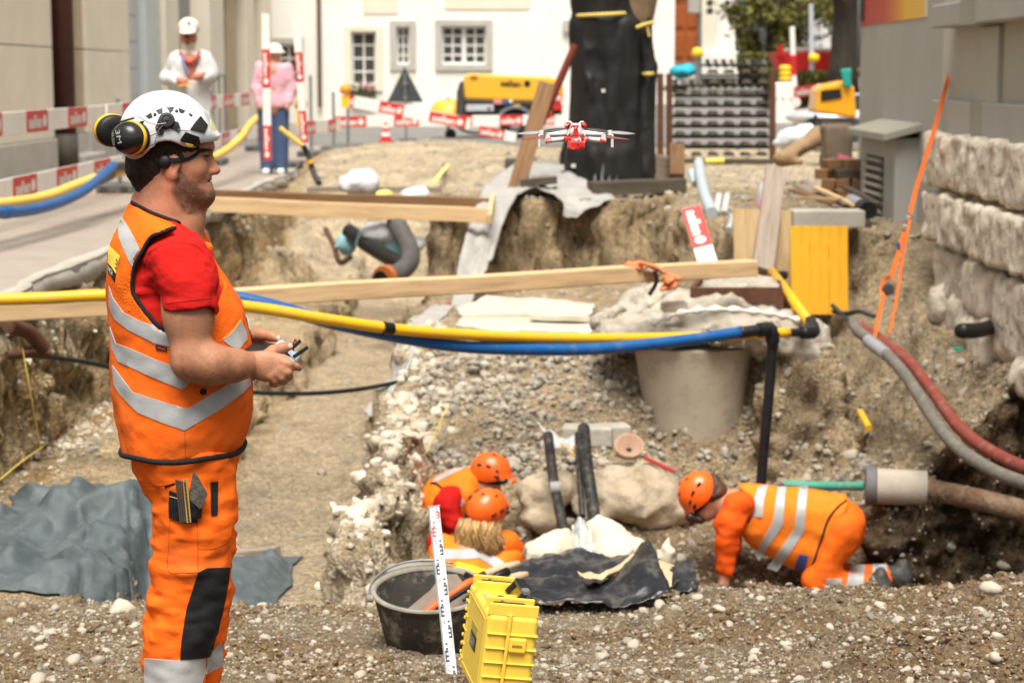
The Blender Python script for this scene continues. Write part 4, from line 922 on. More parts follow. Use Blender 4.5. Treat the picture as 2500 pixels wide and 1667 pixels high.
# ================================================================== MIDDLE GROUND
WOODN = M('fresh_timber', (.66, .46, .25), (.55, .36, .18), scale=3, rough=.7, bump=.2, bscale=30, stretch=(1, 1, 9), speck=(.30, .17, .08), speckscale=3, speckamt=.35)
def timber(name, key, c1, c2):
    """grain runs along the piece: object x axis is used as the long axis"""
    return M(key, c1, c2, scale=2.2, rough=.75, bump=.25, bscale=14, stretch=(1.2, 14, 14), speck=tuple(.45*a for a in c2), speckscale=1.3, speckamt=.45)
T_FRESH = timber('', 'timber_fresh', (.68, .48, .27), (.56, .37, .19)); T_BROWN = timber('', 'timber_brown', (.24, .13, .055), (.16, .085, .038)); T_GREY = timber('', 'timber_grey', (.33, .27, .215), (.24, .19, .145)); T_DARK = timber('', 'timber_dark', (.10, .08, .055), (.06, .048, .035)); T_YEL = timber('', 'timber_yellow', (.80, .42, .02), (.72, .34, .014)); T_TAN = timber('', 'timber_tan', (.40, .28, .14), (.32, .21, .10))
def plank(name, a, b, w_, h, mat, label=None, cat='plank', group=None, roll=0, up=(0, 0, 1), parent=None, bevel=.006):
    """one board as an object with its own local axes (x along the board)"""
    a = Vector(a); b = Vector(b); d = b-a; L = d.length; x = d.normalized(); y = Vector(up).cross(x).normalized(); z = x.cross(y); Rm = Matrix((x, y, z)).transposed() @ Matrix.Rotation(roll, 3, 'X')
    me = bpy.data.meshes.new(name); n = 10; r = random.Random(int(a.x*1000+b.z*777)); v = []; 
    for i in range(n+1):
        t = i/n*L; bow = .004*math.sin(t*3+r.random())
        v += [(t, -w_/2+r.uniform(-.0015, .0015), -h/2+bow), (t, w_/2+r.uniform(-.0015, .0015), -h/2+bow), (t, w_/2+r.uniform(-.0015, .0015), h/2+bow), (t, -w_/2+r.uniform(-.0015, .0015), h/2+bow)]
    f = [(i*4+k, i*4+(k+1) % 4, (i+1)*4+(k+1) % 4, (i+1)*4+k) for i in range(n) for k in range(4)] + [(3, 2, 1, 0), tuple(n*4+k for k in range(4))]
    me.from_pydata(v, [], f); bm = bmesh.new(); bm.from_mesh(me); bmesh.ops.recalc_face_normals(bm, faces=bm.faces); bm.to_mesh(me); bm.free(); me.materials.append(mat)
    o = bpy.data.objects.new(name, me); COL.objects.link(o)
    if bevel: m = o.modifiers.new('bevel', 'BEVEL'); m.width = bevel; m.segments = 2; m.limit_method = 'ANGLE'; m.angle_limit = math.radians(50)
    if parent is not None: o.parent = parent; o.matrix_local = Matrix.Translation(a-ORIG[parent.name]) @ Rm.to_4x4()
    else: o.matrix_world = Matrix.Translation(a) @ Rm.to_4x4()
    ORIG[o.name] = a
    if label: tag(o, label, cat, group)
    return o
def pipe(name, pts, r, mat, label, cat='pipe', group=None, parent=None, n=14, sm=8):
    P = crom([tuple(p) for p in pts], sm) if len(pts) > 2 else pts
    o = obj(name, MB().tube(P, r, n), mat, parent, smooth='auto', angle=50)
    if label: tag(o, label, cat, group)
    return o
PYEL = M('pipe_yellow', (.80, .44, .015), (.72, .39, .02), scale=6, rough=.45, speck=(.45, .3, .13), speckscale=9, speckamt=.4); PBLU = M('pipe_blue', (.006, .08, .27), (.01, .1, .3), scale=6, rough=.45, speck=(.12, .17, .25), speckscale=9, speckamt=.4); PBLK = M('pipe_black', (.008, .008, .009), (.016, .016, .017), scale=7, rough=.42, bump=.1, bscale=30)
PDUST = M('pipe_black_dusty', (.009, .009, .009), (.035, .032, .028), scale=10, rough=.5, speck=(.28, .25, .2), speckscale=18, speckamt=.35)

# ---- right-hand building
RX = 3.5
def right_building():
    gm = M('grey_render', (.40, .385, .35), (.355, .34, .31), scale=1.2, rough=.92, bump=.2, bscale=60); gm2 = M('grey_render_dark', (.335, .32, .265), (.29, .275, .225), scale=1.5, rough=.92, bump=.2, bscale=60)
    gm3 = M('warm_grey_render', (.47, .445, .375), (.42, .40, .335), scale=1.2, rough=.92, bump=.15, bscale=60)
    t = thing('corner_building', (RX+1, 15, .3), 'grey rendered corner building with painted colour strip and ledge at the right', 'building')
    obj('wall', MB().box((RX+3, 14.0, 3.0), (6, 12.4, 5.6)), gm, t)
    # painted strip: red, orange, yellow
    m = bpy.data.materials.new('mural'); m.use_nodes = True; N = m.node_tree.nodes; L = m.node_tree.links; tc = N.new('ShaderNodeTexCoord'); sx = N.new('ShaderNodeSeparateXYZ'); L.new(tc.outputs['Object'], sx.inputs[0]); mr = N.new('ShaderNodeMapRange'); mr.inputs[1].default_value = 17.0-15; mr.inputs[2].default_value = 20.2-15; L.new(sx.outputs[1], mr.inputs[0]); cr = N.new('ShaderNodeValToRGB'); L.new(mr.outputs[0], cr.inputs[0])
    e = cr.color_ramp.elements; e[0].position = 0; e[0].color = (.62, .56, .38, 1); e[1].position = 1; e[1].color = (.42, .06, .05, 1)
    for p_, c in ((.05, (.72, .46, .08)), (.28, (.74, .42, .05)), (.42, (.62, .22, .05)), (.6, (.48, .09, .05))): k = e.new(p_); k.color = (*c, 1)
    L.new(cr.outputs[0], N['Principled BSDF'].inputs['Base Color']); N['Principled BSDF'].inputs['Roughness'].default_value = .8
    obj('painted_strip', MB().box((RX+.0, 18.6, 3.6), (.012, 3.2, 2.38)), m, t)
    obj('conduit', MB().tube([(RX-.03, 20.0, 2.45), (RX-.03, 20.0, 4.5)], .02, 8), DARKM, t)
    obj('pilaster', MB().box((RX-.02, 12.75, 3.2), (.22, 6.0, 4.6)), gm3, t, bevel=.015)
    obj('pilaster_edge', MB().box((RX-.09, 14.1, 1.95), (.16, .62, .62)), gm3, t, bevel=.01)
    lg = obj('ledge', MB().box((RX-.1, 12.55, 2.36), (.44, 5.5, .17)), gm, t, bevel=.012); obj('ledge_repair', MB().box((RX-.1, 14.05, 2.36), (.452, .5, .178)), gm2, lg)
    bd = obj('base_band', MB().box((RX-.05, 12.75, 1.60), (.30, 6.0, .26)), gm, t, bevel=.01); obj('band_repair', MB().box((RX-.05, 14.25, 1.60), (.308, .35, .262)), gm2, bd)
    # vent housing
    a = atx(2128, 320, RX-.15); v = thing('vent_housing', (RX-.1, 18.1, .5), 'grey concrete vent housing with louvre slats at the foot of the grey wall', 'vent')
    obj('body', MB().box((RX-.05, 18.05, .93), (.3, 1.7, .92)), gm, v, bevel=.015); obj('cap', MB().prism([(RX-.32, 17.1, 1.36), (RX-.32, 19.0, 1.36), (RX+.05, 19.0, 1.46), (RX+.05, 17.1, 1.46)], (0, 0, 0), (0, 0, .07)), gm2, v, bevel=.01)
    obj('dark_opening', MB().box((RX-.2, 18.15, .9), (.012, .85, .6)), BLKP, v)
    for k in range(8): obj('slat', MB().box((RX-.215, 18.15, .64+k*.074), (.05, .85, .03), Matrix.Rotation(.5, 3, 'Y')), gm2, v)
right_building()
# ---- stone wall of big limestone blocks
LIME = M('limestone_block', (.72, .655, .54), (.58, .515, .41), scale=6, rough=.95, bump=.9, bscale=22, speck=(.23, .17, .105), speckscale=13, speckamt=.75, spec=.1, bdist=.02, world=True)
def rough_block(lo, hi, h, amp, sc, seed, rnd=.03):
    lo = np.array(lo); hi = np.array(hi); c = (lo+hi)/2; e = (hi-lo)/2-rnd; s_ = SDF(lo-.08, hi+.08, h)
    def fn(X, Y, Z):
        x, y, z = np.abs(X-c[0])-e[0], np.abs(Y-c[1])-e[1], np.abs(Z-c[2])-e[2]
        return np.sqrt(np.maximum(x, 0)**2+np.maximum(y, 0)**2+np.maximum(z, 0)**2)+np.minimum(np.maximum(x, np.maximum(y, z)), 0)-rnd
    s_.put(fn, lo-.2, hi+.2, 0.001); s_.noise(amp, sc, 4, seed); return s_.mesh()
def stone_wall():
    t = thing('stone_wall', (3.4, 13, .2), 'rough pale limestone block wall under the right-hand building', 'wall')
    k = 0
    for z0, z1, ys, x0 in ((1.085, 1.5, (15.5, 14.05, 13.22, 11.9, 10.3), 3.2), (.675, 1.06, (15.45, 13.72, 12.35, 10.9, 10.2), 3.17), (.28, .65, (15.2, 14.2, 13.1, 12.1, 11.0, 10.2), 3.2)):
        for i in range(len(ys)-1):
            k += 1; obj('stone_block', rough_block((x0+.02*math.sin(k*5), ys[i+1]+.03, z0), (x0+.6+.0*i, ys[i]-.03, z1-.02), .02, .026, 6.5, k*13.1), LIME, t, smooth=True)
    obj('mortar_core', rough_block((3.27, 10.1, -.3), (3.75, 15.3, 1.47), .05, .03, 3, 3.3), M('old_mortar', (.32, .25, .165), (.2, .15, .09), scale=5, rough=.95, bump=.8, bscale=20), t, smooth=True)
    # rubble footing below the blocks
    for i, (y, z, r) in enumerate(((14.9, .22, .3), (14.2, .18, .32), (13.5, .12, .34), (12.8, .2, .36), (12.2, .05, .3), (11.6, .12, .34), (13.1, -.1, .25))):
        obj('footing_stone', rough_block((3.14+.05*(i % 2), y-r, z-r*.5), (3.6, y+r, z+r*.5), .03, .05, 4, i*7.7, .09), LIME, t, smooth=True)
stone_wall()

# ---- concrete manhole shaft and what is piled on it
def manhole():
    c = (1.285, 13.95, 0); pr = [(.27, -.95), (.31, -.8), (.345, -.5), (.40, -.1), (.425, .04), (.36, .05), (.3, -.2)]
    o = obj('manhole_shaft', MB().lathe(pr, c, 56), M('shaft_concrete', (.50, .43, .335), (.41, .35, .265), scale=3.2, rough=.92, bump=.25, bscale=60, speck=(.24, .2, .145), speckscale=9, speckamt=.4), smooth='auto', angle=50); tag(o, 'conical grey concrete manhole shaft exposed in the middle of the dig', 'manhole')
    CR = M('old_concrete', (.46, .42, .35), (.30, .255, .195), scale=7, rough=.95, bump=1.0, bscale=26, speck=(.6, .56, .48), speckscale=20, speckamt=.6, bdist=.02)
    # broken crown of old concrete around the shaft head
    s_ = SDF((.45, 13.3, -.2), (2.35, 15.2, .6), .024)
    for x, y, z, a, b, d in ((1.05, 13.95, .14, .45, .5, .13), (1.5, 13.95, .16, .45, .5, .15), (1.85, 13.95, .12, .32, .45, .16), (1.45, 14.3, .26, .5, .4, .12), (.85, 14.1, .1, .25, .4, .12), (2.05, 13.9, .0, .2, .35, .2)): s_.ell((x, y, z), (a, b, d), .05)
    s_.noise(.05, 5, 5, 3.1); s_.noise(.018, 22, 2, 8.2); o = obj('broken_concrete', s_.mesh(0), CR, smooth=True); tag(o, 'ragged broken concrete crown on top of the manhole shaft', 'concrete')
    o = obj('plaster_edge', MB().tube(crom([at(1590, 790, 13.42), at(1660, 765, 13.4), at(1750, 755, 13.4), at(1850, 762, 13.42), at(1925, 775, 13.45), at(1990, 800, 13.5)], 8), [.02+.012*math.sin(k*1.7) for k in range(41)], 8), M('white_mortar', (.72, .69, .62), (.6, .57, .5), scale=20, rough=.9, bump=.6, bscale=60), smooth=True); tag(o, 'white mortar edge along the broken concrete crown', 'mortar')
    # tilted broken slab at its left
    a = SDF((.3, 13.6, -.1), (1.2, 15.0, .55), .022)
    for p0, p1, r in ((at(1460, 790, 14.1), at(1560, 720, 14.3), .055), (at(1500, 800, 14.0), at(1640, 700, 14.4), .06), (at(1560, 715, 14.4), at(1680, 695, 14.6), .06)): a.cone(p0, p1, r, r*1.1, .05, flat=(0, .2, 1), fs=.8)
    a.noise(.035, 7, 4, 1.7); o = obj('broken_slab', a.mesh(0), CR, smooth=True); tag(o, 'tilted slab of broken asphalt left of the rusty frame', 'slab')
    # rusty square frame
    t = thing('steel_kerb', at(1805, 740, 14.2), 'rust brown steel frame lying on the manhole crown', 'frame'); q = [at(1690, 722, 14.05), at(1905, 722, 14.05), at(1900, 690, 14.9), at(1715, 688, 14.9)]
    for i in range(4): obj('frame_side', MB().beam(q[i], q[(i+1) % 4], .03, .12), RUST, t, bevel=.004)
    obj('frame_corner', MB().box(q[1]+Vector((0, 0, -.1)), (.04, .04, .25)), RUST, t)
    o = obj('stone_fill', rough_block(at(1712, 712, 14.5)-Vector((0, .35, .1)), at(1890, 690, 14.5)+Vector((0, .35, .02)), .03, .03, 6, 4.4), CR, smooth=True); tag(o, 'gravelly grey fill inside the rusty frame', 'rubble')
    o = obj('pale_block', MB().box(at(1645, 748, 13.6), (.17, .12, .07), Matrix.Rotation(.1, 3, 'Z')), LIME, bevel=.012); tag(o, 'small squared pale block on the concrete crown', 'block')
manhole()
def slabs():
    S = M('cream_slab', (.58, .535, .44), (.47, .425, .335), scale=2.5, rough=.9, bump=.4, bscale=30, speck=(.45, .37, .25), speckscale=7, speckamt=.5, world=True)
    for i, (pl, z, h, lab) in enumerate((([(1112, 752), (1190, 722), (1330, 728), (1452, 742), (1440, 770), (1290, 765), (1130, 768)], .085, .05, 'rear cream stone slab on the central earth block'), ([(1108, 790), (1140, 770), (1300, 768), (1430, 772), (1455, 800), (1438, 812), (1330, 806), (1200, 806)], .06, .06, 'front cream stone slab beside the broken asphalt slab'), ([(1290, 768), (1438, 772), (1420, 758), (1310, 752)], .12, .045, 'small cream slab lying on the two larger ones'))):
        P = [atz(x, y, z) for x, y in pl]; Q = []
        for j, p in enumerate(P):
            q = P[(j+1) % len(P)]
            for k in range(5): v = p.lerp(q, k/5); Q.append(v + Vector((R_.uniform(-.012, .012), R_.uniform(-.02, .02), R_.uniform(-.006, .006))))
        o = obj('stone_slab', MB().prism(Q, (0, 0, 0), (0, 0, -h)), S, bevel=.006); tag(o, lab, 'slab', 'cream slabs')
    for i, (px, py) in enumerate(((1145, 862), (1205, 866), (1130, 885), (1185, 890), (1240, 868))):
        q = at(px, py, 14.55+.02*i); o = obj('footing_block', MB().box(q, (.16, .16, .06), Matrix.Rotation(R_.uniform(-.1, .1), 3, 'Z')), LIME, bevel=.01); tag(o, ['squared pale footing block, leftmost of the upper row below the slabs', 'squared pale footing block, second of the upper row below the slabs', 'squared pale footing block, left in the lower row at the cable end', 'squared pale footing block, right in the lower row', 'squared pale footing block, rightmost below the slabs'][i], 'block', 'footing blocks')
slabs()

# ---- timbers
plank('timber_beam', at(-150, 770, 10.95), at(1838, 652, 13.8), .13, .11, T_FRESH, 'long fresh timber beam spanning the dig under the yellow pipe', 'beam', bevel=.008)
plank('timber_beam', at(490, 499, 20.0), at(1192, 527, 20.2), .10, .15, T_FRESH, 'front pale timber beam across the far trench', 'beam', 'far trench beams')
plank('timber_beam', at(480, 478, 21.2), at(1205, 499, 21.4), .10, .13, T_BROWN, 'rear darker timber beam across the far trench', 'beam', 'far trench beams')
plank('timber_stub', at(1195, 535, 20.1), at(1203, 480, 21.4), .05, .1, T_FRESH, 'short cross piece at the right end of the far trench beams', 'beam')
plank('timber_post', at(476, 545, 19.6), at(476, 640, 19.6), .1, .06, T_TAN, 'upright board under the left end of the far trench beams', 'post', up=(0, 1, 0))
plank('wooden_pole', at(750, 464, 24), at(1180, 462, 24.5), .07, .07, T_GREY, 'thin grey pole across the end of the trench', 'pole')
plank('leaning_plank', at(1335, 205, 22.6), at(1252, 490, 22.0), .19, .08, T_BROWN, 'brown plank leaning left of the black wrapped tree', 'plank', up=(0, 1, 0))
o = pipe('steel_bar', [at(1405, 110, 23.2), at(1372, 185, 23.2), at(1320, 305, 23.2)], .045, M('red_oxide', (.20, .03, .02), (.13, .03, .02), scale=8, rough=.7), 'red brown steel bar slanting behind the leaning plank', 'bar')
plank('dark_sleeper', at(1440, 462, 22.0), at(1668, 452, 22.2), .3, .15, T_DARK, 'dark weathered sleeper at the foot of the wrapped tree', 'timber')
plank('dark_sleeper', at(1270, 448, 21.9), at(1360, 440, 21.9), .2, .08, T_DARK, 'short dark board on the sheet left of the tree', 'timber')
plank('wooden_block', at(1652, 358, 25.6), at(1652, 432, 25.4), .19, .19, T_BROWN, 'upright brown wooden block right of the wrapped tree', 'block', up=(0, 1, 0))
plank('wooden_block', at(1595, 405, 25.8), at(1636, 412, 25.8), .2, .3, T_GREY, 'pale sandy block between the tree and the brown block', 'block')
plank('shoring_board', at(1822, 512, 16.15), at(1826, 665, 15.9), .22, .04, T_TAN, 'left tan shoring board behind the timber beam end', 'board', 'shoring boards', up=(0, 1, 0))
plank('shoring_board', at(1905, 515, 16.2), at(1912, 710, 15.9), .18, .04, T_TAN, 'tan shoring board between the leaning plank and yellow panel', 'board', 'shoring boards', up=(0, 1, 0))
plank('leaning_plank', at(1895, 410, 16.6), at(1862, 660, 15.6), .17, .045, T_GREY, 'grey brown plank leaning between the shoring boards', 'plank', up=(0, 1, 0))
def yellow_panel():
    t = thing('shuttering_panel', at(2000, 757, 15.8), 'bright yellow shuttering panel standing in the dig', 'panel')
    for k in range(3):
        x0 = 1930+k*46.5; plank('panel_board', at(x0+23, 552, 15.85), at(x0+25, 768, 15.75), .151, .027, T_YEL, up=(0, 1, 0), parent=t, bevel=.002)
    o = obj('concrete_lintel', MB().box(at(2018, 533, 16.2), (.58, .3, .14)), CONC, bevel=.01); tag(o, 'grey concrete slab above the yellow shuttering panel', 'slab')
    for i, (a, b, w_, m, lab) in enumerate(((at(1955, 452, 18.3), at(2070, 512, 17.0), .16, T_GREY, 'upper pale debris board on the right plateau'), (at(1938, 470, 18), at(2040, 505, 17.2), .12, T_BROWN, 'brown debris lath under the pale board'), (at(1990, 470, 17.8), at(2090, 515, 16.8), .06, T_FRESH, 'thin fresh lath in the debris pile'), (at(1945, 500, 17.2), at(2050, 506, 17.0), .1, T_TAN, 'flat tan board at the front of the debris pile'), (at(2060, 478, 18), at(2140, 520, 16.8), .08, T_DARK, 'dark lath pointing at the short black pipe'))):
        a = a + Vector((0, 0, .02*i)); b = b + Vector((0, 0, .02*i)); plank('debris_board', a, b, w_, .025, m, lab, 'board', 'debris boards')
    r = random.Random(8); k = 0
    for j in range(4):
        for i in range(4-j//2):
            k += 1; q = at(2015+i*34+(j % 2)*12, 472-j*24, 19.0+.12*j); o = obj('wood_offcut', MB().box(q, (.13, .3, .09), Matrix.Rotation(r.uniform(-.5, .5), 3, 'Z') @ Matrix.Rotation(r.uniform(-.15, .15), 3, 'Y')), T_BROWN if r.random() < .6 else T_DARK, bevel=.006); tag(o, 'brown wooden offcut beside the vent housing, %s from the left in the %s row' % (('first', 'second', 'third', 'fourth')[i], ('bottom', 'second', 'third', 'top')[j]), 'offcut', 'offcut pile')
    pipe('pipe_offcut', [at(2078, 492, 17.2), at(2118, 512, 16.6)], .065, M('pipe_grey', (.32, .32, .34), (.26, .26, .28), rough=.5), 'short grey pipe offcut with a dark end', 'pipe')
    o = obj('pipe_sleeve', MB().tube([at(2106, 507, 16.75), at(2120, 514, 16.55)], .075, 16), PBLK); tag(o, 'black sleeve on the end of the short grey pipe', 'sleeve')
yellow_panel()
# bottle, small tubes, lath with red label
def bits():
    q = at(1860, 510, 17.6); t = thing('water_bottle', q, 'clear plastic water bottle with pink label and cap', 'bottle'); cl = M('clear_plastic', (.75, .78, .80), (.6, .64, .68), scale=30, rough=.2, alpha=.55)
    obj('body', MB().lathe([(.0, 0), (.036, .0), (.04, .02), (.038, .09), (.041, .1), (.041, .17), (.03, .21), (.014, .24), (.014, .26)], q, 20), cl, t, smooth=True); obj('label', MB().lathe([(.042, .03), (.042, .085)], q, 20), M('pink_label', (.75, .12, .33), (.8, .5, .6), scale=40, rough=.4), t); obj('cap', MB().lathe([(.016, .25), (.016, .275), (0, .275)], q, 14), MATS['pink_label'], t)
    lath('barrier_lath', at(1708, 500, 16.4), at(1757, 655, 15.9), .155, 'short tilted lath with red label standing behind the beam end', ((.0, .62),), vertical=True)
    pipe('grey_conduit', [at(1706, 398, 19.2), at(1712, 440, 18.4), at(1722, 480, 17.4), at(1738, 520, 16.6)], .05, M('conduit_grey', (.42, .47, .49), (.36, .41, .43), rough=.5), 'bent light grey conduit behind the red labelled lath', 'conduit')
    pipe('grey_conduit', [at(1688, 420, 19.0), at(1698, 450, 18.8)], .04, MATS['conduit_grey'], 'short grey conduit stub left of the bent conduit', 'conduit')
    for i, (px, lab) in enumerate(((1752, 'left of two pale grey pipe stubs beside the lath'), (1772, 'right of two pale grey pipe stubs beside the lath'), (1782, 'lower pale grey pipe stub beside the shoring board'))):
        pipe('pipe_stub', [at(px+4, 478+(50 if i == 2 else 0), 17.2), at(px-4, 522+(40 if i == 2 else 0), 16.9)], .03, M('stub_grey', (.47, .49, .47), (.4, .42, .4), rough=.6), lab, 'pipe', 'pale pipe stubs')
    o = obj('yellow_tube', MB().tube([at(1722, 394, 22.8), at(1768, 393, 22.8)], .03, 10), M('tube_yellow', (.8, .65, .1), rough=.5)); tag(o, 'small yellow tube lying before the crate stack', 'tube')
    o = obj('yellow_strip', MB().beam(at(1058, 448, 25.5), at(1095, 402, 27.5), .05, .02), M('strip_yellow', (.8, .66, .2), rough=.6)); tag(o, 'thin yellow strip lying on the far gravel', 'strip')
    # plastic crates half sunk left of the tree
    o = obj('grid_panel', MB().box(at(1272, 400, 26), (.42, .3, .14)), M('grid_dark', (.06, .062, .055), (.09, .09, .08), rough=.7), bevel=.02); tag(o, 'dark plastic grid panel behind the leaning plank', 'panel')
bits()

# ---- the wrapped street tree
def wrapped_tree():
    Y = 24.2; b = at(1485, 452, Y); t = thing('wrapped_tree', b, 'street tree trunk wrapped in black sheeting tied with yellow cord', 'tree')
    zs = []; xl = []; xr = []
    for y, l, r in ((-520, 1400, 1560), (-100, 1397, 1552), (0, 1396, 1552), (35, 1400, 1556), (60, 1393, 1566), (150, 1391, 1572), (250, 1387, 1580), (330, 1384, 1588), (380, 1372, 1594), (430, 1372, 1596), (455, 1380, 1592)):
        q0 = at(l, y, Y); q1 = at(r, y, Y); zs.append(q0.z); xl.append(q0.x); xr.append(q1.x)
    zs = np.array(zs)[::-1]; xl = np.array(xl)[::-1]; xr = np.array(xr)[::-1]; xc = (xl+xr)/2; a = (xr-xl)/2
    s_ = SDF((xc.min()-.65, Y-.75, zs[0]), (xc.max()+.65, Y+.75, zs[-1]), .035); s_.loft(zs, xc, a, [Y]*len(zs), a*.95, 2.2, .02); s_.noise(.035, 2.2, 4, 2.0, (2.6, 2.6, .5)); s_.noise(.012, 9, 2, 5, (1.5, 1.5, .6))
    WR = M('black_sheeting', (.006, .0055, .0055), (.013, .012, .012), scale=3, rough=.6, bump=.5, bscale=10, stretch=(2, 2, .5)); obj('wrap', s_.mesh(), WR, t, smooth=True)
    c2 = SDF(at(1530, 380, Y-.3)-Vector((.3, .4, .6)), at(1600, 20, Y)+Vector((.35, .5, .4)), .03); c2.cone(at(1575, 55, Y-.1), at(1580, 160, Y-.1), .10, .12, .03); c2.cone(at(1580, 160, Y-.1), at(1570, 420, Y-.2), .12, .16, .03); c2.noise(.03, 3, 4, 6.0, (2, 2, .7)); obj('loose_fold', c2.mesh(), WR, t, smooth=True)
    obj('trunk', MB().tube([(xc[0], Y, b.z-.3), (xc[5], Y, 1.6), at(1540, -10, Y+.1), at(1530, -520, Y+.1)], [.42, .36, .33, .28], 16), M('plane_bark', (.22, .15, .085), (.14, .09, .05), scale=5, rough=.95, bump=.6, bscale=20), t, smooth=True)
    CORD = M('cord_yellow', (.74, .58, .14), (.66, .5, .12), rough=.7)
    for y0, y1, x0, x1 in ((40, 32, 1396, 1556), (182, 180, 1568, 1598)):
        p = [at(x0+(x1-x0)*k/14, y0+(y1-y0)*k/14, Y - .44*math.sin(math.pi*k/14) - .03) for k in range(15)]; obj('cord', MB().tube(p, .022, 8), CORD, t)
    obj('cord', MB().tube([at(1553, 68, Y-.35), at(1575, 60, Y-.3), at(1596, 55, Y-.1)], .02, 8), CORD, t); obj('cord', MB().tube([at(1580, 65, Y-.25), at(1585, 90, Y-.25)], .015, 8), CORD, t)
    for k in range(10):
        px = 1402+k*17.5; obj('guard_strip', MB().beam(at(px+(k-5)*-1.0, 398+abs(k-4)*3.2, Y-.50+.012*(k-4.5)**2), at(px-3, 452, Y-.53+.012*(k-4.5)**2), .022, .02), M('strip_grey', (.22, .25, .27), (.18, .2, .22), rough=.6), t)
    obj('tag_white', MB().box(at(1473, 222, Y-.5), (.04, .01, .035)), WHITEP, t); obj('tag_white', MB().box(at(1400, 405, Y-.45), (.05, .01, .04)), WHITEP, t)
wrapped_tree()

# ---- stack of dark plastic pallets between steel posts
def pallets():
    Y = 31.0; m = M('pallet_dark', (.010, .009, .008), (.018, .017, .014), scale=5, rough=.65); ml = M('pallet_lit', (.12, .105, .08), (.055, .048, .037), scale=8, rough=.9)  # ml: lighter cups and ribs, the light they catch put into the colour
    rows = [383 - k*25.2 for k in range(9)]; names = ['bottom', 'second', 'third', 'fourth', 'fifth', 'sixth', 'seventh', 'eighth', 'top']
    for k, y in enumerate(rows):
        x0 = 1642 if k < 7 else 1722; x1 = 1882 if k < 8 else 1880; a = at(x0, y, Y); b = at(x1, y, Y); h = 25.2/FPX*Y; n = 6 if k < 7 else 4
        t = thing('plastic_pallet', ((a.x+b.x)/2, Y+.5, a.z), 'dark plastic pallet, %s layer of the stack between rusty posts' % names[k], 'pallet', 'stacked plastic pallets')
        obj('deck', MB().box(((a.x+b.x)/2, Y+.5, a.z+h*.86), (b.x-a.x, 1.0, h*.22)), m, t, bevel=.01)
        w_ = (b.x-a.x)/n
        for i in range(n):
            cx = a.x+(i+.5)*w_; obj('foot_cup', MB().prism([(cx-w_*.32, Y-.03, a.z+.01), (cx+w_*.32, Y-.03, a.z+.01), (cx+w_*.2, Y-.03, a.z+h*.45), (cx-w_*.2, Y-.03, a.z+h*.45)], (0, 0, 0), (0, .3, 0)), ml, t, bevel=.012)
        if k in (6, 8):
            for i in range(n*2): obj('deck_rib', MB().box((a.x+(i+.5)*w_/2, Y+.2, a.z+h*1.02), (w_*.25, .4, h*.22), Matrix.Rotation(.25, 3, 'X')), ml if i % 2 else m, t)
    for px, Yp, lab in ((1612, 30.6, 'left rusty steel post beside the pallet stack'), (1634, 30.8, 'second rusty steel post at the left end of the pallet stack'), (1886, 30.8, 'rusty steel post at the right end of the pallet stack')):
        o = obj('steel_post', MB().tube([at(px, 395, Yp), at(px, 180, Yp)], .05, 10), RUST); tag(o, lab, 'post', 'rusty posts')
    o = plank('bearer', at(1640, 396, 30.6), at(1890, 396, 30.6), .12, .1, T_DARK, 'dark timber bearer under the plastic pallet stack', 'timber')
    for px, py, c, lab in ((1668, 175, (.02, .3, .4), 'blue and white rag bundle on the left pallets'), (1650, 215, (.25, .25, .24), 'grey bag behind the left pallets')):
        q = at(px, py, 31.6); s_ = SDF(q-Vector((.3, .3, .2)), q+Vector((.3, .3, .25)), .03); s_.ell(q, (.2, .18, .1), .05).ell(q+Vector((.08, 0, .05)), (.1, .1, .08), .05); s_.noise(.03, 6, 3, px); o = obj('rag_bundle', s_.mesh(), M('rag%d' % px, c, tuple(v*1.5 for v in c), scale=8, rough=.8), smooth=True); tag(o, lab, 'bag')
pallets()
def sheet(ctrl, nu=10, nv=10, wr=.02, ws=4.0, seed=0, lift=0.0, ground=False):
    """ctrl: rows of points; smooth surface through them with folds"""
    C = np.array([[tuple(p) for p in r] for r in ctrl]); rows = np.array([np.array(crom(r, nv)) for r in C]); cols = np.stack([np.array(crom(rows[:, j], nu)) for j in range(rows.shape[1])], 1)
    P = cols.reshape(-1, 3); d = fbm(P*ws+seed, 4, .55); ri = np.abs(fbm(P*ws*1.7+seed+9, 3)); P = P + np.array([0, -.3, 1])*(d*wr + (.5-ri)*wr*.7)[:, None]
    if ground:
        for i in range(len(P)):
            g = gz(P[i, 0], P[i, 1])+.012
            if P[i, 2] < g: P[i, 2] = g
    return P.reshape(cols.shape)
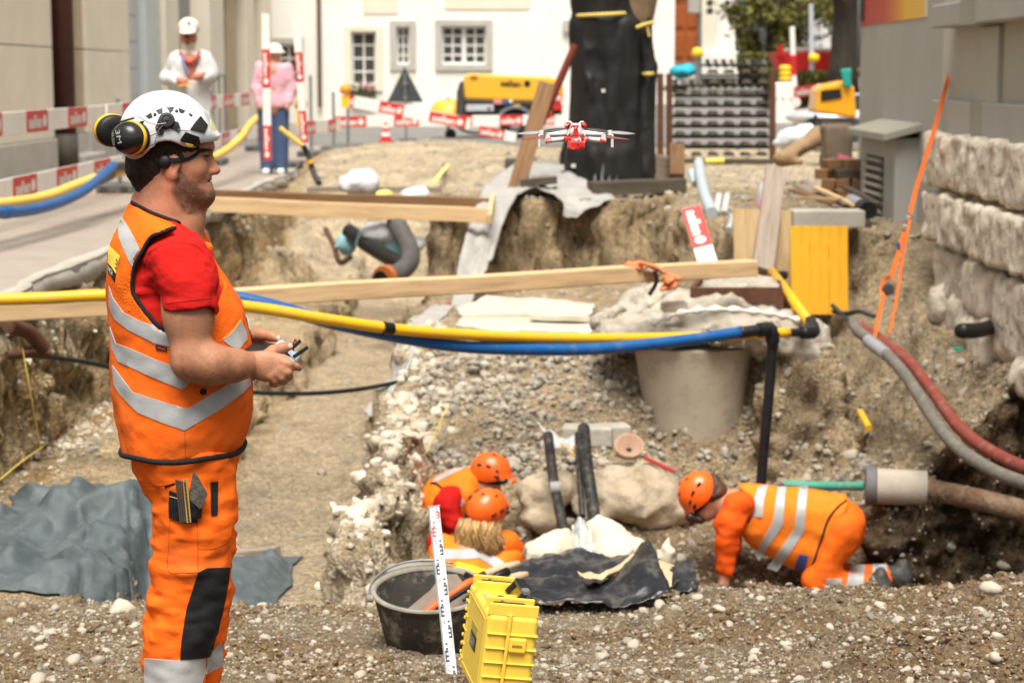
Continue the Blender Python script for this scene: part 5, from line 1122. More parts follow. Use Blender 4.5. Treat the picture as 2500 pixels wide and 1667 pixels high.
def sacks_far():
    KR = M('kraft_paper', (.36, .235, .125), (.29, .185, .095), scale=4, rough=.8, bump=.5, bscale=12)
    a = SDF(at(1955, 400, 22)-Vector((.4, .4, .3)), at(1955, 300, 22)+Vector((.45, .4, .2)), .02); a.cone(at(1915, 385, 22), at(2000, 330, 22.2), .12, .13, .05, flat=(0, 0, 1), fs=.7).cone(at(1905, 392, 22), at(1955, 395, 21.9), .06, .04, .05); a.noise(.025, 5, 4, 1); o = obj('paper_sack', a.mesh(), KR, smooth=True); tag(o, 'crumpled brown paper sack lying below the pallet stack', 'sack')
    q = SDF(at(1940, 365, 24)-Vector((.45, .4, .15)), at(1940, 300, 24)+Vector((.4, .5, .2)), .025); q.ell(at(1935, 335, 24), (.24, .25, .12), .05).ell(at(1965, 320, 24), (.15, .2, .1), .05).ell(at(1910, 350, 24), (.15, .2, .08), .05); q.noise(.04, 6, 4, 4); o = obj('white_bag', q.mesh(), M('white_poly', (.66, .68, .70), (.55, .57, .6), scale=6, rough=.4), smooth=True); tag(o, 'crumpled white plastic bag behind the brown paper sack', 'bag')
    o = obj('black_rag', (lambda s_: s_.mesh())(SDF(at(1996, 330, 22.6)-Vector((.2, .2, .3)), at(1996, 330, 22.6)+Vector((.2, .2, .3)), .02).cone(at(1990, 285, 22.6), at(2003, 345, 22.5), .03, .07, .03).noise(.02, 8, 3, 2)), BLKP, smooth=True); tag(o, 'black plastic rag beside the brown paper sack', 'rag')
    o = obj('earth_block', rough_block(at(2015, 405, 20.8), at(2086, 305, 20.8)+Vector((0, .5, 0)), .03, .02, 4, 2.2), M('grey_brown_earth', (.23, .18, .125), (.17, .13, .09), scale=5, rough=.95, bump=.4, bscale=20), smooth=True); tag(o, 'grey brown block with pink spray paint before the grey wall', 'block')
    bv = bvh_of(o); patch('pink_paint', [(2046, 375), (2078, 385), (2080, 403), (2046, 396)], bv, M('spray_pink', (.85, .12, .22), (.8, .2, .28), scale=20, rough=.8), o, 8, .003)
sacks_far()
def geotextile():
    GT = M('geotextile', (.37, .355, .33), (.30, .285, .265), scale=5, rough=.8, bump=.2, bscale=60, world=True)
    rows = [[at(1262, 396, 24.5), at(1320, 398, 24.5), at(1390, 402, 24.5)], [at(1185, 455, 22.5), at(1260, 452, 22.3), at(1330, 448, 22)], [at(1150, 540, 20.6), at(1205, 520, 20.9), at(1262, 470, 21.6)], [at(1120, 640, 19.3), at(1165, 640, 19.6), at(1205, 620, 20.0)], [at(1108, 720, 18.4), at(1140, 715, 18.5), at(1165, 700, 18.6)], [at(1085, 800, 17.2), at(1110, 800, 17.2), at(1128, 790, 17.2)], [at(1030, 890, 15.8), at(1060, 880, 15.8), at(1090, 862, 15.8)], [at(905, 985, 14.6), at(940, 1000, 14.5), at(1005, 985, 14.4)], [at(885, 1005, 14.2), at(915, 1035, 14.0), at(960, 1045, 13.9)]]
    o = obj('geotextile_sheet', MB().grid(sheet(rows, 8, 10, .035, 3.2, 3, ground=True)), GT, smooth=True, solid=.004); tag(o, 'long grey fleece strip hanging down into the trench', 'sheet')
    rows = [[at(1330, 420, 23.2), at(1400, 430, 23), at(1440, 445, 22.6)], [at(1300, 455, 22), at(1400, 470, 21.9), at(1500, 480, 21.7)], [at(1370, 490, 21.35), at(1410, 510, 21.3), at(1480, 490, 21.4)], [at(1375, 530, 21.25), at(1390, 534, 21.2), at(1420, 520, 21.2)]]
    o = obj('geotextile_sheet', MB().grid(sheet(rows, 8, 10, .03, 4, 8)), GT, smooth=True, solid=.004); tag(o, 'loose grey fleece corner folded over the earth face below the tree', 'sheet')
    o = obj('red_strip', MB().beam(at(1093, 740, 17.2), at(1068, 800, 16.6), .04, .02), M('strip_red', (.35, .05, .035), rough=.6)); tag(o, 'dark red strip beside the fleece in the trench', 'strip')
geotextile()
def trench_pipes():
    pipe('drain_pipe', [at(852, 565, 20.6), at(920, 612, 20.0), at(990, 652, 19.4)], .08, PBLK, 'black drain pipe sloping into the far trench', 'pipe')
    t = thing('drain_elbow', at(950, 690, 19.3), 'dark grey drain elbow with orange ring at the trench bottom', 'pipe')
    G = M('drain_grey', (.065, .06, .058), (.095, .09, .085), rough=.5); obj('bend', MB().tube(crom([at(965, 540, 20.2), at(985, 575, 20), at(1000, 610, 19.8), at(1000, 640, 19.5), at(975, 665, 19.3), at(942, 678, 19.1)], 8), .095, 18), G, t, smooth='auto'); obj('socket', MB().tube([at(955, 674, 19.2), at(932, 682, 19.05)], .115, 18), G, t, smooth='auto')
    obj('seal_ring', MB().tube([at(946, 676, 19.08), at(936, 680, 19.02)], .122, 20), M('seal_orange', (.4, .12, .03), rough=.5), t); obj('bore', MB().lathe([(0, 0), (.085, 0)], at(930, 683, 19.03), 18, axis=(at(930, 683, 19.03)-at(955, 674, 19.2)).to_track_quat('Z', 'Y').to_matrix()), BLKP, t)
    o = obj('foam_block', MB().box(at(945, 598, 20.4), (.62, .35, .16), Matrix.Rotation(.28, 3, 'Y')), M('pale_blue_foam', (.26, .46, .50), (.2, .4, .44), scale=5, rough=.7), bevel=.02); tag(o, 'pale blue foam block behind the drain pipes', 'foam')
    o = obj('blue_rag', (SDF(at(845, 600, 20.6)-Vector((.2, .2, .2)), at(845, 600, 20.6)+Vector((.2, .2, .2)), .02).ell(at(845, 600, 20.6), (.11, .1, .13), .03).noise(.03, 8, 3, 1)).mesh(), MATS['pale_blue_foam'], smooth=True); tag(o, 'pale blue rag at the trench edge left of the drain pipe', 'rag')
    for px, py, r, lab, c in ((930, 568, .15, 'white plastic bag under the far trench beams', 'white_poly'), (875, 450, .17, 'white plastic bag behind the far trench beams', 'white_poly'), (1010, 480, .12, 'white sheet scrap right of the yellow scrap', 'white_poly'), (1000, 595, .12, 'pale bag at the drain elbow', 'white_poly')):
        q = at(px, py, 21.5 if py < 500 else 20.3); s_ = SDF(q-Vector((.35, .3, .25)), q+Vector((.35, .3, .25)), .022); s_.ell(q, (r*1.3, r, r*.8), .04).ell(q+Vector((r*.5, 0, r*.3)), (r*.6, r*.6, r*.5), .05); s_.noise(.035, 6, 4, px); o = obj('plastic_bag', s_.mesh(), MATS[c], smooth=True); tag(o, lab, 'bag', 'white bags in the trench')
    q = at(925, 480, 22); s_ = SDF(q-Vector((.3, .25, .15)), q+Vector((.3, .25, .2)), .02); s_.ell(q, (.15, .12, .07), .03); s_.noise(.02, 8, 3, 4); o = obj('yellow_scrap', s_.mesh(), M('scrap_yellow', (.78, .62, .16), (.7, .55, .15), rough=.6), smooth=True); tag(o, 'yellow plastic scrap seen over the far trench beams', 'scrap')
    o = obj('root', MB().tube(crom([at(795, 560, 21), at(815, 600, 20.7), at(830, 640, 20.4), at(860, 625, 20.4)], 6), .03, 8), M('root_brown', (.10, .05, .03), rough=.9), smooth=True); tag(o, 'brown root sticking out of the trench wall by the blue rag', 'root')
trench_pipes()

# ---- service pipes across the dig
def service_pipes():
    t = thing('yellow_pipe', at(1000, 810, 11.6), 'long yellow gas pipe sagging across the dig with a black elbow', 'pipe')
    yp = [at(-150, 735, 10.4), at(100, 728, 10.5), at(300, 722, 10.6), at(600, 748, 10.9), at(800, 780, 11.1), at(1000, 807, 11.4), at(1250, 822, 11.8), at(1500, 826, 12.2), at(1750, 820, 12.6), at(1925, 812, 12.85)]
    obj('pipe_run', MB().tube(crom(yp, 10), .0325, 16), PYEL, t, smooth=True); obj('tape_band', MB().tube([at(935, 799.5, 11.28), at(958, 803, 11.32)], .036, 16), PBLK, t)
    obj('coupling', MB().tube([at(1922, 812, 12.84), at(1985, 812, 12.95)], .027, 14), PBLK, t); e = at(1983, 812, 12.95)
    obj('elbow', MB().tube(crom([at(1958, 812, 12.9), at(1985, 812, 12.96), at(1986, 800, 13.1), at(1978, 785, 13.3)], 6), .041, 16), PBLK, t, smooth=True); obj('pipe_riser', MB().tube([at(1978, 790, 13.25), at(1885, 664, 15.0)], .036, 16), PYEL, t, smooth=True)
    obj('valve_knob', MB().lathe([(0, -.03), (.05, -.03), (.06, .0), (.05, .03), (0, .03)], at(1906, 672, 15.0), 7), PBLK, t)
    t = thing('blue_pipe', at(1300, 850, 11.8), 'blue water pipe hanging below the yellow pipe, ending in a black elbow', 'pipe')
    bp = [at(560, 722, 11.0), at(680, 750, 11.05), at(800, 785, 11.15), at(950, 818, 11.4), at(1100, 843, 11.6), at(1250, 852, 11.8), at(1450, 852, 12.05), at(1650, 833, 12.3), at(1805, 812, 12.5)]
    obj('pipe_run', MB().tube(crom(bp, 10), .037, 16), PBLU, t, smooth=True); obj('black_end', MB().tube(crom([at(1805, 812, 12.5), at(1850, 806, 12.55), at(1878, 802, 12.6), at(1886, 812, 12.6), at(1886, 850, 12.6)], 6), .038, 16), PBLK, t, smooth=True)
    obj('elbow_sleeve', MB().tube([at(1852, 806, 12.55), at(1875, 803, 12.58)], .047, 16), PBLK, t, smooth='auto'); obj('elbow_sleeve', MB().tube([at(1886, 812, 12.6), at(1886, 836, 12.6)], .046, 16), PBLK, t, smooth='auto')
    obj('drop_pipe', MB().tube(crom([at(1886, 840, 12.6), at(1880, 930, 12.6), at(1868, 1060, 12.6), at(1852, 1250, 12.6)], 6), .034, 16), PBLK, t, smooth=True)
    pipe('black_cable', [at(20, 868, 11.6), at(90, 868, 11.9), at(240, 890, 12.3), at(420, 935, 12.8), at(620, 958, 13.2), at(800, 958, 13.6), at(960, 935, 14.0), at(1102, 892, 14.5)], .016, PBLK, 'black cable looping across the trench behind the foreground worker', 'cable')
    pipe('rusty_pipe', [at(22, 795, 11.3), at(70, 812, 11.5), at(108, 850, 11.6)], .045, RUST, 'rusty pipe stub sticking out of the left trench wall', 'pipe'); pipe('rusty_pipe', [at(15, 868, 11.5), at(120, 862, 11.7)], .025, RUST, 'thin rusty pipe holding the black cable end at the left', 'pipe')
    # along the left fence
    t = thing('blue_pipe', at(100, 520, 16), 'blue water pipe slung along the left barrier', 'pipe'); P = [at(-120, 512, 14.2), at(0, 520, 15.2), at(100, 508, 16.2), at(190, 475, 17.4), at(250, 430, 18.6), at(278, 405, 19.2)]
    obj('pipe_run', MB().tube(crom(P, 8), .045, 14), PBLU, t, smooth=True); obj('black_joint', MB().tube([at(272, 408, 19.1), at(345, 402, 20.2)], .04, 12), PBLK, t); obj('joint_ring', MB().tube([at(8, 519, 15.28), at(22, 518, 15.4)], .052, 14), PBLU, t)
    t = thing('yellow_pipe', at(100, 500, 17), 'yellow gas pipe slung along the left barrier behind the blue one', 'pipe'); P = [at(-120, 508, 14.8), at(0, 500, 15.8), at(110, 482, 17), at(190, 452, 18.2), at(262, 428, 19.2), at(340, 408, 20.5), at(430, 402, 22), at(520, 385, 24), at(580, 345, 26), at(615, 300, 28), at(640, 283, 29.2), at(655, 285, 29.6)]
    obj('pipe_run', MB().tube(crom(P, 8), .05, 14), M('pipe_pale_yellow', (.80, .54, .10), (.76, .5, .1), rough=.5), t, smooth=True); obj('black_joint', MB().tube([at(240, 438, 18.8), at(268, 425, 19.3)], .06, 12), PBLK, t)
    t = thing('yellow_hose', at(740, 400, 25), 'thin yellow hose with black end hanging at the upright laths', 'hose'); obj('hose_run', MB().tube(crom([at(683, 312, 24.4), at(705, 330, 24.4), at(742, 358, 24.4)], 6), .03, 10), MATS['pipe_pale_yellow'], t, smooth=True); obj('black_end', MB().tube(crom([at(740, 355, 24.4), at(752, 380, 24.4), at(765, 420, 24.3), at(780, 450, 24.2)], 6), .035, 10), PBLK, t, smooth=True); obj('yellow_ring', MB().tube([at(755, 392, 24.3), at(758, 400, 24.3)], .045, 10), PYEL, t)
service_pipes()
def right_pit():
    pipe('red_hose', [at(2100, 798, 13.9), at(2150, 830, 13.5), at(2220, 885, 13.0), at(2280, 960, 12.4), at(2335, 1035, 11.9), at(2400, 1090, 11.5), at(2500, 1140, 11.0), at(2640, 1175, 10.5)], .040, M('hose_red', (.27, .05, .032), (.20, .05, .035), scale=9, rough=.7, speck=(.30, .2, .14), speckscale=14, speckamt=.5), 'dusty red hose curving down the right bank', 'hose')
    pipe('grey_hose', [at(2083, 785, 14.0), at(2095, 808, 13.7), at(2150, 850, 13.3), at(2210, 915, 12.7), at(2265, 1000, 12.1), at(2320, 1075, 11.6), at(2400, 1135, 11.2), at(2500, 1178, 10.8), at(2640, 1205, 10.3)], .040, M('hose_grey', (.13, .118, .10), (.19, .17, .14), scale=8, rough=.8, speck=(.28, .24, .19), speckscale=16, speckamt=.5), 'dusty grey hose running beside the red hose', 'hose')
    pipe('tape_sleeve', [at(2120, 832, 13.48), at(2165, 866, 13.15)], .045, M('foil_grey', (.34, .345, .36), (.26, .26, .28), rough=.45), 'grey tape sleeve around the grey hose', 'sleeve')
    t = thing('concrete_pipe', at(2185, 1232, 12), 'short pale concrete pipe with a grey collar on the right bank', 'pipe'); ax = at(2258, 1192, 12.0)-at(2125, 1186, 12.05)
    obj('barrel', MB().tube([at(2132, 1186, 12.3), at(2262, 1192, 12.25)], .112, 32), M('pipe_concrete', (.52, .48, .42), (.40, .34, .27), scale=4, rough=.9, bump=.3, bscale=50), t, smooth='auto'); obj('collar', MB().tube([at(2112, 1185, 12.31), at(2140, 1186, 12.3)], .125, 32), M('collar_grey', (.16, .16, .17), (.12, .12, .12), rough=.7), t, smooth='auto', bevel=.01)
    pts = crom([at(2258, 1192, 12.25), at(2320, 1205, 12.15), at(2400, 1222, 12.0), at(2520, 1252, 11.8)], 8); r = [.085 if k < 3 else .068 for k in range(len(pts))]; o = obj('rusty_pipe', MB().tube(pts, r, 20), M('encrusted_rust', (.20, .10, .05), (.34, .26, .18), scale=9, rough=.95, bump=1.0, bscale=30, speck=(.09, .04, .02), speckscale=12, speckamt=.8, bdist=.02), smooth=True); tag(o, 'encrusted rusty pipe joining the concrete pipe at the right', 'pipe')
    pipe('green_pipe', [at(1915, 1183, 12.75), at(2000, 1186, 12.7), at(2112, 1186, 12.5)], .03, M('green_plastic', (.05, .32, .22), (.07, .28, .2), scale=5, rough=.6, speck=(.3, .33, .28), speckscale=10, speckamt=.5), 'faded green plastic pipe behind the kneeling worker', 'pipe')
    cp = crom([at(2345, 808, 12.7), at(2390, 806, 12.9), at(2440, 792, 13.2)], 14); o = obj('corrugated_pipe', MB().tube(cp, [.046+(.005 if k % 2 else 0) for k in range(len(cp))], 18), PBLK, smooth=True); tag(o, 'short black corrugated pipe sticking out below the stone wall', 'pipe')
    o = obj('green_scrap', MB().box(at(2338, 852, 12.6), (.05, .03, .02), Matrix.Rotation(.4, 3, 'Z')), M('scrap_green', (.02, .4, .22), rough=.5)); tag(o, 'tiny green plastic scrap on the right bank', 'scrap')
    pipe('yellow_stub', [at(2100, 1005, 12.9), at(2122, 1045, 12.6)], .022, PYEL, 'short yellow pipe stub on the rubble mound', 'pipe')
    # orange lashing strap
    t = thing('lashing_strap', at(2140, 830, 13.4), 'orange ratchet strap hanging from the wall to the hoses', 'strap'); OR = M('strap_orange', (.82, .17, .025), (.75, .15, .025), scale=20, rough=.6)
    def ribbon(pts, w_): 
        P = [Vector(p) for p in crom(pts, 6)]; mb = MB()
        for i in range(len(P)-1): mb.beam(P[i], P[i+1], w_, .004, up=(0, 1, .2))
        return mb
    obj('webbing', ribbon([at(2328, 142, 15.7), at(2280, 320, 15.0), at(2240, 450, 14.5), at(2222, 520, 14.3)], .035), OR, t); obj('webbing', ribbon([at(2207, 568, 14.1), at(2190, 630, 13.9), at(2174, 680, 13.8)], .034), OR, t)
    obj('webbing', ribbon([at(2226, 510, 14.25), at(2205, 620, 14.0), at(2190, 720, 13.7), at(2172, 812, 13.42)], .02), OR, t); obj('webbing', ribbon([at(2158, 720, 13.65), at(2150, 750, 13.6), at(2133, 835, 13.42)], .026), OR, t); obj('strap_loop', ribbon([at(2174, 675, 13.8), at(2158, 685, 13.75), at(2153, 710, 13.7), at(2158, 730, 13.65)], .03), OR, t)
    for k in range(4): obj('shackle_link', MB().lathe([(.012, -.004), (.02, 0), (.012, .004)], at(2220-k*4, 526+k*11, 14.2), 12, axis=Matrix.Rotation(math.pi/2 if k % 2 else .6, 3, 'X'), close=True), GALV, t)
    obj('pulley', MB().lathe([(0, -.02), (.035, -.02), (.045, 0), (.035, .02), (0, .02)], at(2168, 706, 13.7), 16, axis=Matrix.Rotation(math.pi/2, 3, 'X')), DARKM, t); obj('blue_tag', MB().box(at(2193, 600, 13.95), (.03, .012, .04)), MATS['blue_paint'], t)
    pipe('bent_iron', [at(2035, 760, 14.8), at(2065, 765, 14.6), at(2100, 760, 14.4), at(2135, 772, 14.3)], .018, DARKM, 'bent dark iron bar below the yellow panel', 'bar'); pipe('bent_iron', [at(2032, 745, 14.8), at(2048, 760, 14.7), at(2075, 785, 14.5)], .016, DARKM, 'dark iron hook crossing the bent bar', 'bar')
right_pit()
def orange_glove():
    t = thing('strap_bundle', at(1600, 690, 13.35), 'bundle of faded orange lashing straps hung over the timber beam', 'strap'); m = M('strap_faded', (.72, .22, .08), (.55, .17, .07), scale=14, rough=.8); m2 = M('strap_dust', (.50, .30, .16), (.4, .26, .16), scale=10, rough=.85)
    for i, (c, e, mm) in enumerate((((1548, 650), (.06, .05, .035), m), ((1590, 660), (.07, .05, .026), m2), ((1630, 684), (.07, .05, .026), m), ((1632, 702), (.06, .045, .02), m))):
        q = at(*c, 13.26); s_ = SDF(q-Vector((.13, .12, .1)), q+Vector((.13, .12, .1)), .008); s_.ell(q, e, .02).ell(q+Vector((.03, 0, .012)), (.035, .04, .025), .02); s_.noise(.018, 22, 3, i*5); obj('strap_coil', s_.mesh(1), mm, t, smooth=True)
    for pts, r in (([(1600, 660), (1602, 690), (1585, 720)], .014), ([(1560, 640), (1600, 652), (1625, 668)], .012)): obj('strap_end', MB().tube(crom([at(x, y, 13.22) for x, y in pts], 6), r, 8), BLKP if r > .013 else m, t, smooth=True)
orange_glove()
def cuts(s_, P, n, seed):
    rs = np.random.RandomState(seed+40); c = np.mean([tuple(p) for p in P], 0); e = np.ptp([tuple(p) for p in P], axis=0)/2+.15
    for _ in range(n):
        d = rs.randn(3); d[2] = abs(d[2])*.8+.1; d /= np.linalg.norm(d); off = np.abs(d*e).sum()*rs.uniform(.55, .8)
        def fn(X, Y, Z, d=d, off=off): return -((X-c[0])*d[0]+(Y-c[1])*d[1]+(Z-c[2])*d[2]-off)
        s_.put(fn, s_.lo, s_.lo+s_.h*s_.n, .01, sub=True)
def pit_middle():
    for pts, r, lab in (([at(1338, 1062, 12.7), at(1350, 1160, 12.25), at(1365, 1240, 12.0), at(1383, 1330, 11.7)], .033, 'left dusty black pipe lying in the pit'), ([at(1425, 1045, 12.7), at(1432, 1130, 12.3), at(1445, 1220, 12.05), at(1455, 1310, 11.8)], .04, 'thick right dusty black pipe lying in the pit'), ([at(1410, 1060, 12.7), at(1414, 1150, 12.3), at(1422, 1260, 12.0)], .02, 'thin black pipe beside the thick one in the pit')):
        pipe('black_pipe', pts, r, PDUST, lab, 'pipe', 'black pipes in the pit')
    pipe('pipe_tie', [at(1344, 1192, 12.12), at(1368, 1190, 12.12)], .042, M('tie_grey', (.3, .29, .27), rough=.6), 'grey tie around the left black pipe', 'tie')
    BO = M('boulder', (.58, .49, .36), (.43, .345, .235), scale=5, rough=.95, bump=.8, bscale=24, speck=(.22, .16, .09), speckscale=9, speckamt=.6, bdist=.02, world=True)
    for i, (pts, lab) in enumerate((([(1480, 1170, 12.7, .2), (1560, 1180, 12.7, .22), (1640, 1240, 12.6, .12), (1440, 1230, 12.5, .12), (1550, 1240, 12.5, .14)], 'large pale boulder right of the black pipes'), ([(1320, 1210, 12.5, .14), (1400, 1190, 12.7, .13), (1310, 1260, 12.4, .08)], 'pale boulder behind the left black pipe'))):
        P = [at(a, b, c) for a, b, c, d in pts]; lo = np.min([tuple(p) for p in P], 0)-.35; hi = np.max([tuple(p) for p in P], 0)+.35; s_ = SDF(lo, hi, .024)
        for p, q in zip(P, pts): s_.ell(p, (q[3]*1.25, q[3]*1.1, q[3]*.85), .12)
        cuts(s_, P, 14, i); s_.noise(.045, 4.2, 5, i*4+1); s_.noise(.015, 16, 3, i); o = obj('boulder', s_.mesh(), BO, smooth=True); tag(o, lab, 'boulder', 'boulders in the pit')
    o = obj('clay_fragment', MB().lathe([(.02, 0), (.09, .03), (.1, .08), (.085, .08), (.02, .03)], at(1535, 1105, 12.9), 14, axis=Matrix.Rotation(.7, 3, 'X'), close=True), M('terracotta', (.38, .2, .12), (.45, .33, .24), scale=9, rough=.9)); tag(o, 'broken terracotta fragment behind the large boulder', 'fragment')
    t = thing('hand_pick', at(1610, 1140, 12.5), 'small red handled tool lying at the manhole foot', 'tool'); obj('handle', MB().tube([at(1572, 1116, 12.6), at(1648, 1152, 12.55)], .014, 8), M('handle_red', (.45, .03, .03), rough=.5), t); obj('shaft', MB().tube([at(1648, 1152, 12.55), at(1672, 1172, 12.5)], .007, 6), GALV, t)
    o = obj('kerb_block', MB().box(at(1435, 1062, 13.3), (.34, .2, .13), Matrix.Rotation(-.1, 3, 'Z')), CONC, bevel=.012); tag(o, 'grey kerb block at the top of the black pipes', 'block'); o = obj('kerb_block', MB().box(at(1500, 1062, 13.35), (.2, .18, .15), Matrix.Rotation(.15, 3, 'Z')), CONC, bevel=.012); tag(o, 'second grey kerb block right of the black pipes', 'block')
    # clear bag with yellow content
    CLR = M('clear_film', (.72, .74, .75), (.6, .62, .63), scale=9, rough=.15, alpha=.42, spec=.6)
    rows = [[at(1312, 1035, 12.85), at(1350, 1060, 12.8), at(1385, 1090, 12.75)], [at(1322, 1060, 12.75), at(1365, 1085, 12.6), at(1405, 1060, 12.7)], [at(1350, 1095, 12.7), at(1380, 1105, 12.6), at(1408, 1110, 12.6)]]
    t = thing('clear_bag', at(1370, 1110, 12.7), 'clear plastic bag with yellow scraps between the black pipes', 'bag'); obj('film', MB().grid(sheet(rows, 8, 8, .03, 8, 2)), CLR, t, smooth=True, solid=.003)
    for px, py in ((1372, 1083), (1390, 1100), (1400, 1088)): obj('yellow_scrap', MB().beam(at(px, py, 12.58), at(px+9, py+10, 12.56), .02, .01), M('scrap_amber', (.75, .42, .05), rough=.5), t)
    # white stake and yellow tape lines on the gravel
    pipe('yellow_line', [at(1095, 985, 13.6), at(1060, 1060, 13.0), at(1030, 1130, 12.6)], .004, M('line_yellow', (.7, .55, .1), rough=.6), 'thin yellow line running down the gravel slope', 'line')
    pipe('yellow_line', [at(0, 1170, 10.4), at(55, 1125, 10.9), at(105, 1090, 11.6)], .004, MATS['line_yellow'], 'yellow line stretched along the left trench wall', 'line'); pipe('yellow_line', [at(55, 850, 11.2), at(75, 960, 11.2), at(100, 1100, 11.4)], .003, MATS['line_yellow'], 'yellow line hanging down the left trench wall', 'line')
    rr = random.Random(2); mb = MB(); q = at(865, 1355, 10.5)
    for k in range(60): p = q+Vector((rr.gauss(0, .06), rr.gauss(0, .05), 0)); mb.beam(p, p+Vector((rr.gauss(0, .03), rr.gauss(0, .03), rr.uniform(.02, .07))), .004, .002)
    t = thing('weed', q, 'yellow green tuft of weed at the trench edge', 'plant'); stuff(obj('blades', mb, M('weed_yellow', (.5, .45, .04), (.35, .36, .05), scale=20, rough=.7), t))
pit_middle()
# ================================================================== FOREGROUND WORKER
ORNG = M('hi_vis_orange', (.93, .155, .012), (.88, .135, .012), scale=5, rough=.8, bump=.4, bscale=18, spec=.12, speck=(.55, .2, .06), speckscale=5, speckamt=.3)
ORMESH = M('hi_vis_mesh', (.93, .165, .012), (.86, .125, .010), scale=6, rough=.8, bump=.5, bscale=30, weave=170, spec=.12, bdist=.006)
REFL = M('reflective_tape', (.44, .44, .43), (.36, .36, .355), scale=14, rough=.4, bump=.12, bscale=70, spec=.5)
REDC = M('red_cotton', (.56, .016, .012), (.47, .012, .010), scale=9, rough=.9, bump=.3, bscale=60, spec=.1)
BLKC = M('black_cloth', (.006, .006, .007), (.012, .012, .0135), scale=20, rough=.85, bump=.2, bscale=90)
SKIN = M('skin', (1, 1, 1), None, rough=.52, attr='tone', bump=.4, bscale=160, spec=.35, bdist=.003)
HAIRD = M('dark_hair', (.016, .010, .007), (.032, .02, .013), scale=30, rough=.6, bump=.6, bscale=60, stretch=(3, 3, 1))
HELW = M('helmet_white', (.62, .64, .65), (.57, .585, .595), scale=12, rough=.35, coat=.25)
def poly2d(P, X, Z):
    """signed distance (m) to polygon P [(x,z)] evaluated on broadcast arrays X (.. ,1,1), Z(1,1,..)"""
    X, Z = np.broadcast_arrays(X[:, 0, :], Z[:, 0, :]); d = np.full(X.shape, 1e9); ins = np.zeros(X.shape, bool)
    for i in range(len(P)):
        ax, az = P[i-1]; bx, bz = P[i]; ex, ez = bx-ax, bz-az; t = np.clip(((X-ax)*ex+(Z-az)*ez)/(ex*ex+ez*ez+1e-12), 0, 1)
        d = np.minimum(d, np.hypot(X-ax-t*ex, Z-az-t*ez)); c = ((az > Z) != (bz > Z)) & (X < (bx-ax)*(Z-az)/(bz-az+1e-12)+ax); ins ^= c
    return np.where(ins, -d, d)[:, None, :]
def pxpoly(pts, Y): return [(lambda p: (p.x, p.z))(at(x, y, Y)) for x, y in pts]
def cut_poly(s_, pts, Y, y0=-1e9, y1=1e9, keep=False, k=.004):
    P = pxpoly(pts, Y); lo = s_.lo; hi = s_.lo + s_.h*s_.n
    def fn(X, Yy, Z):
        d = poly2d(P, X + 0*Z, Z + 0*X); sl = np.maximum(y0 - Yy, Yy - y1)
        return (-d if keep else np.maximum(d, sl)) + 0*Yy
    s_.put(fn, lo, hi, k, sub=True)
def inpoly(P, x, y):
    ins = np.zeros(len(x), bool)
    for i in range(len(P)):
        ax, ay = P[i-1]; bx, by_ = P[i]; ins ^= ((ay > y) != (by_ > y)) & (x < (bx-ax)*(y-ay)/(by_-ay+1e-12)+ax)
    return ins
def projn(V):
    x, y, z = V[:, 0], V[:, 1], V[:, 2]-CZ; dep = y*CP - z*SP; up = y*SP + z*CP
    return 1250+FPX*x/dep, 833.5-FPX*up/dep
YC = 5.2
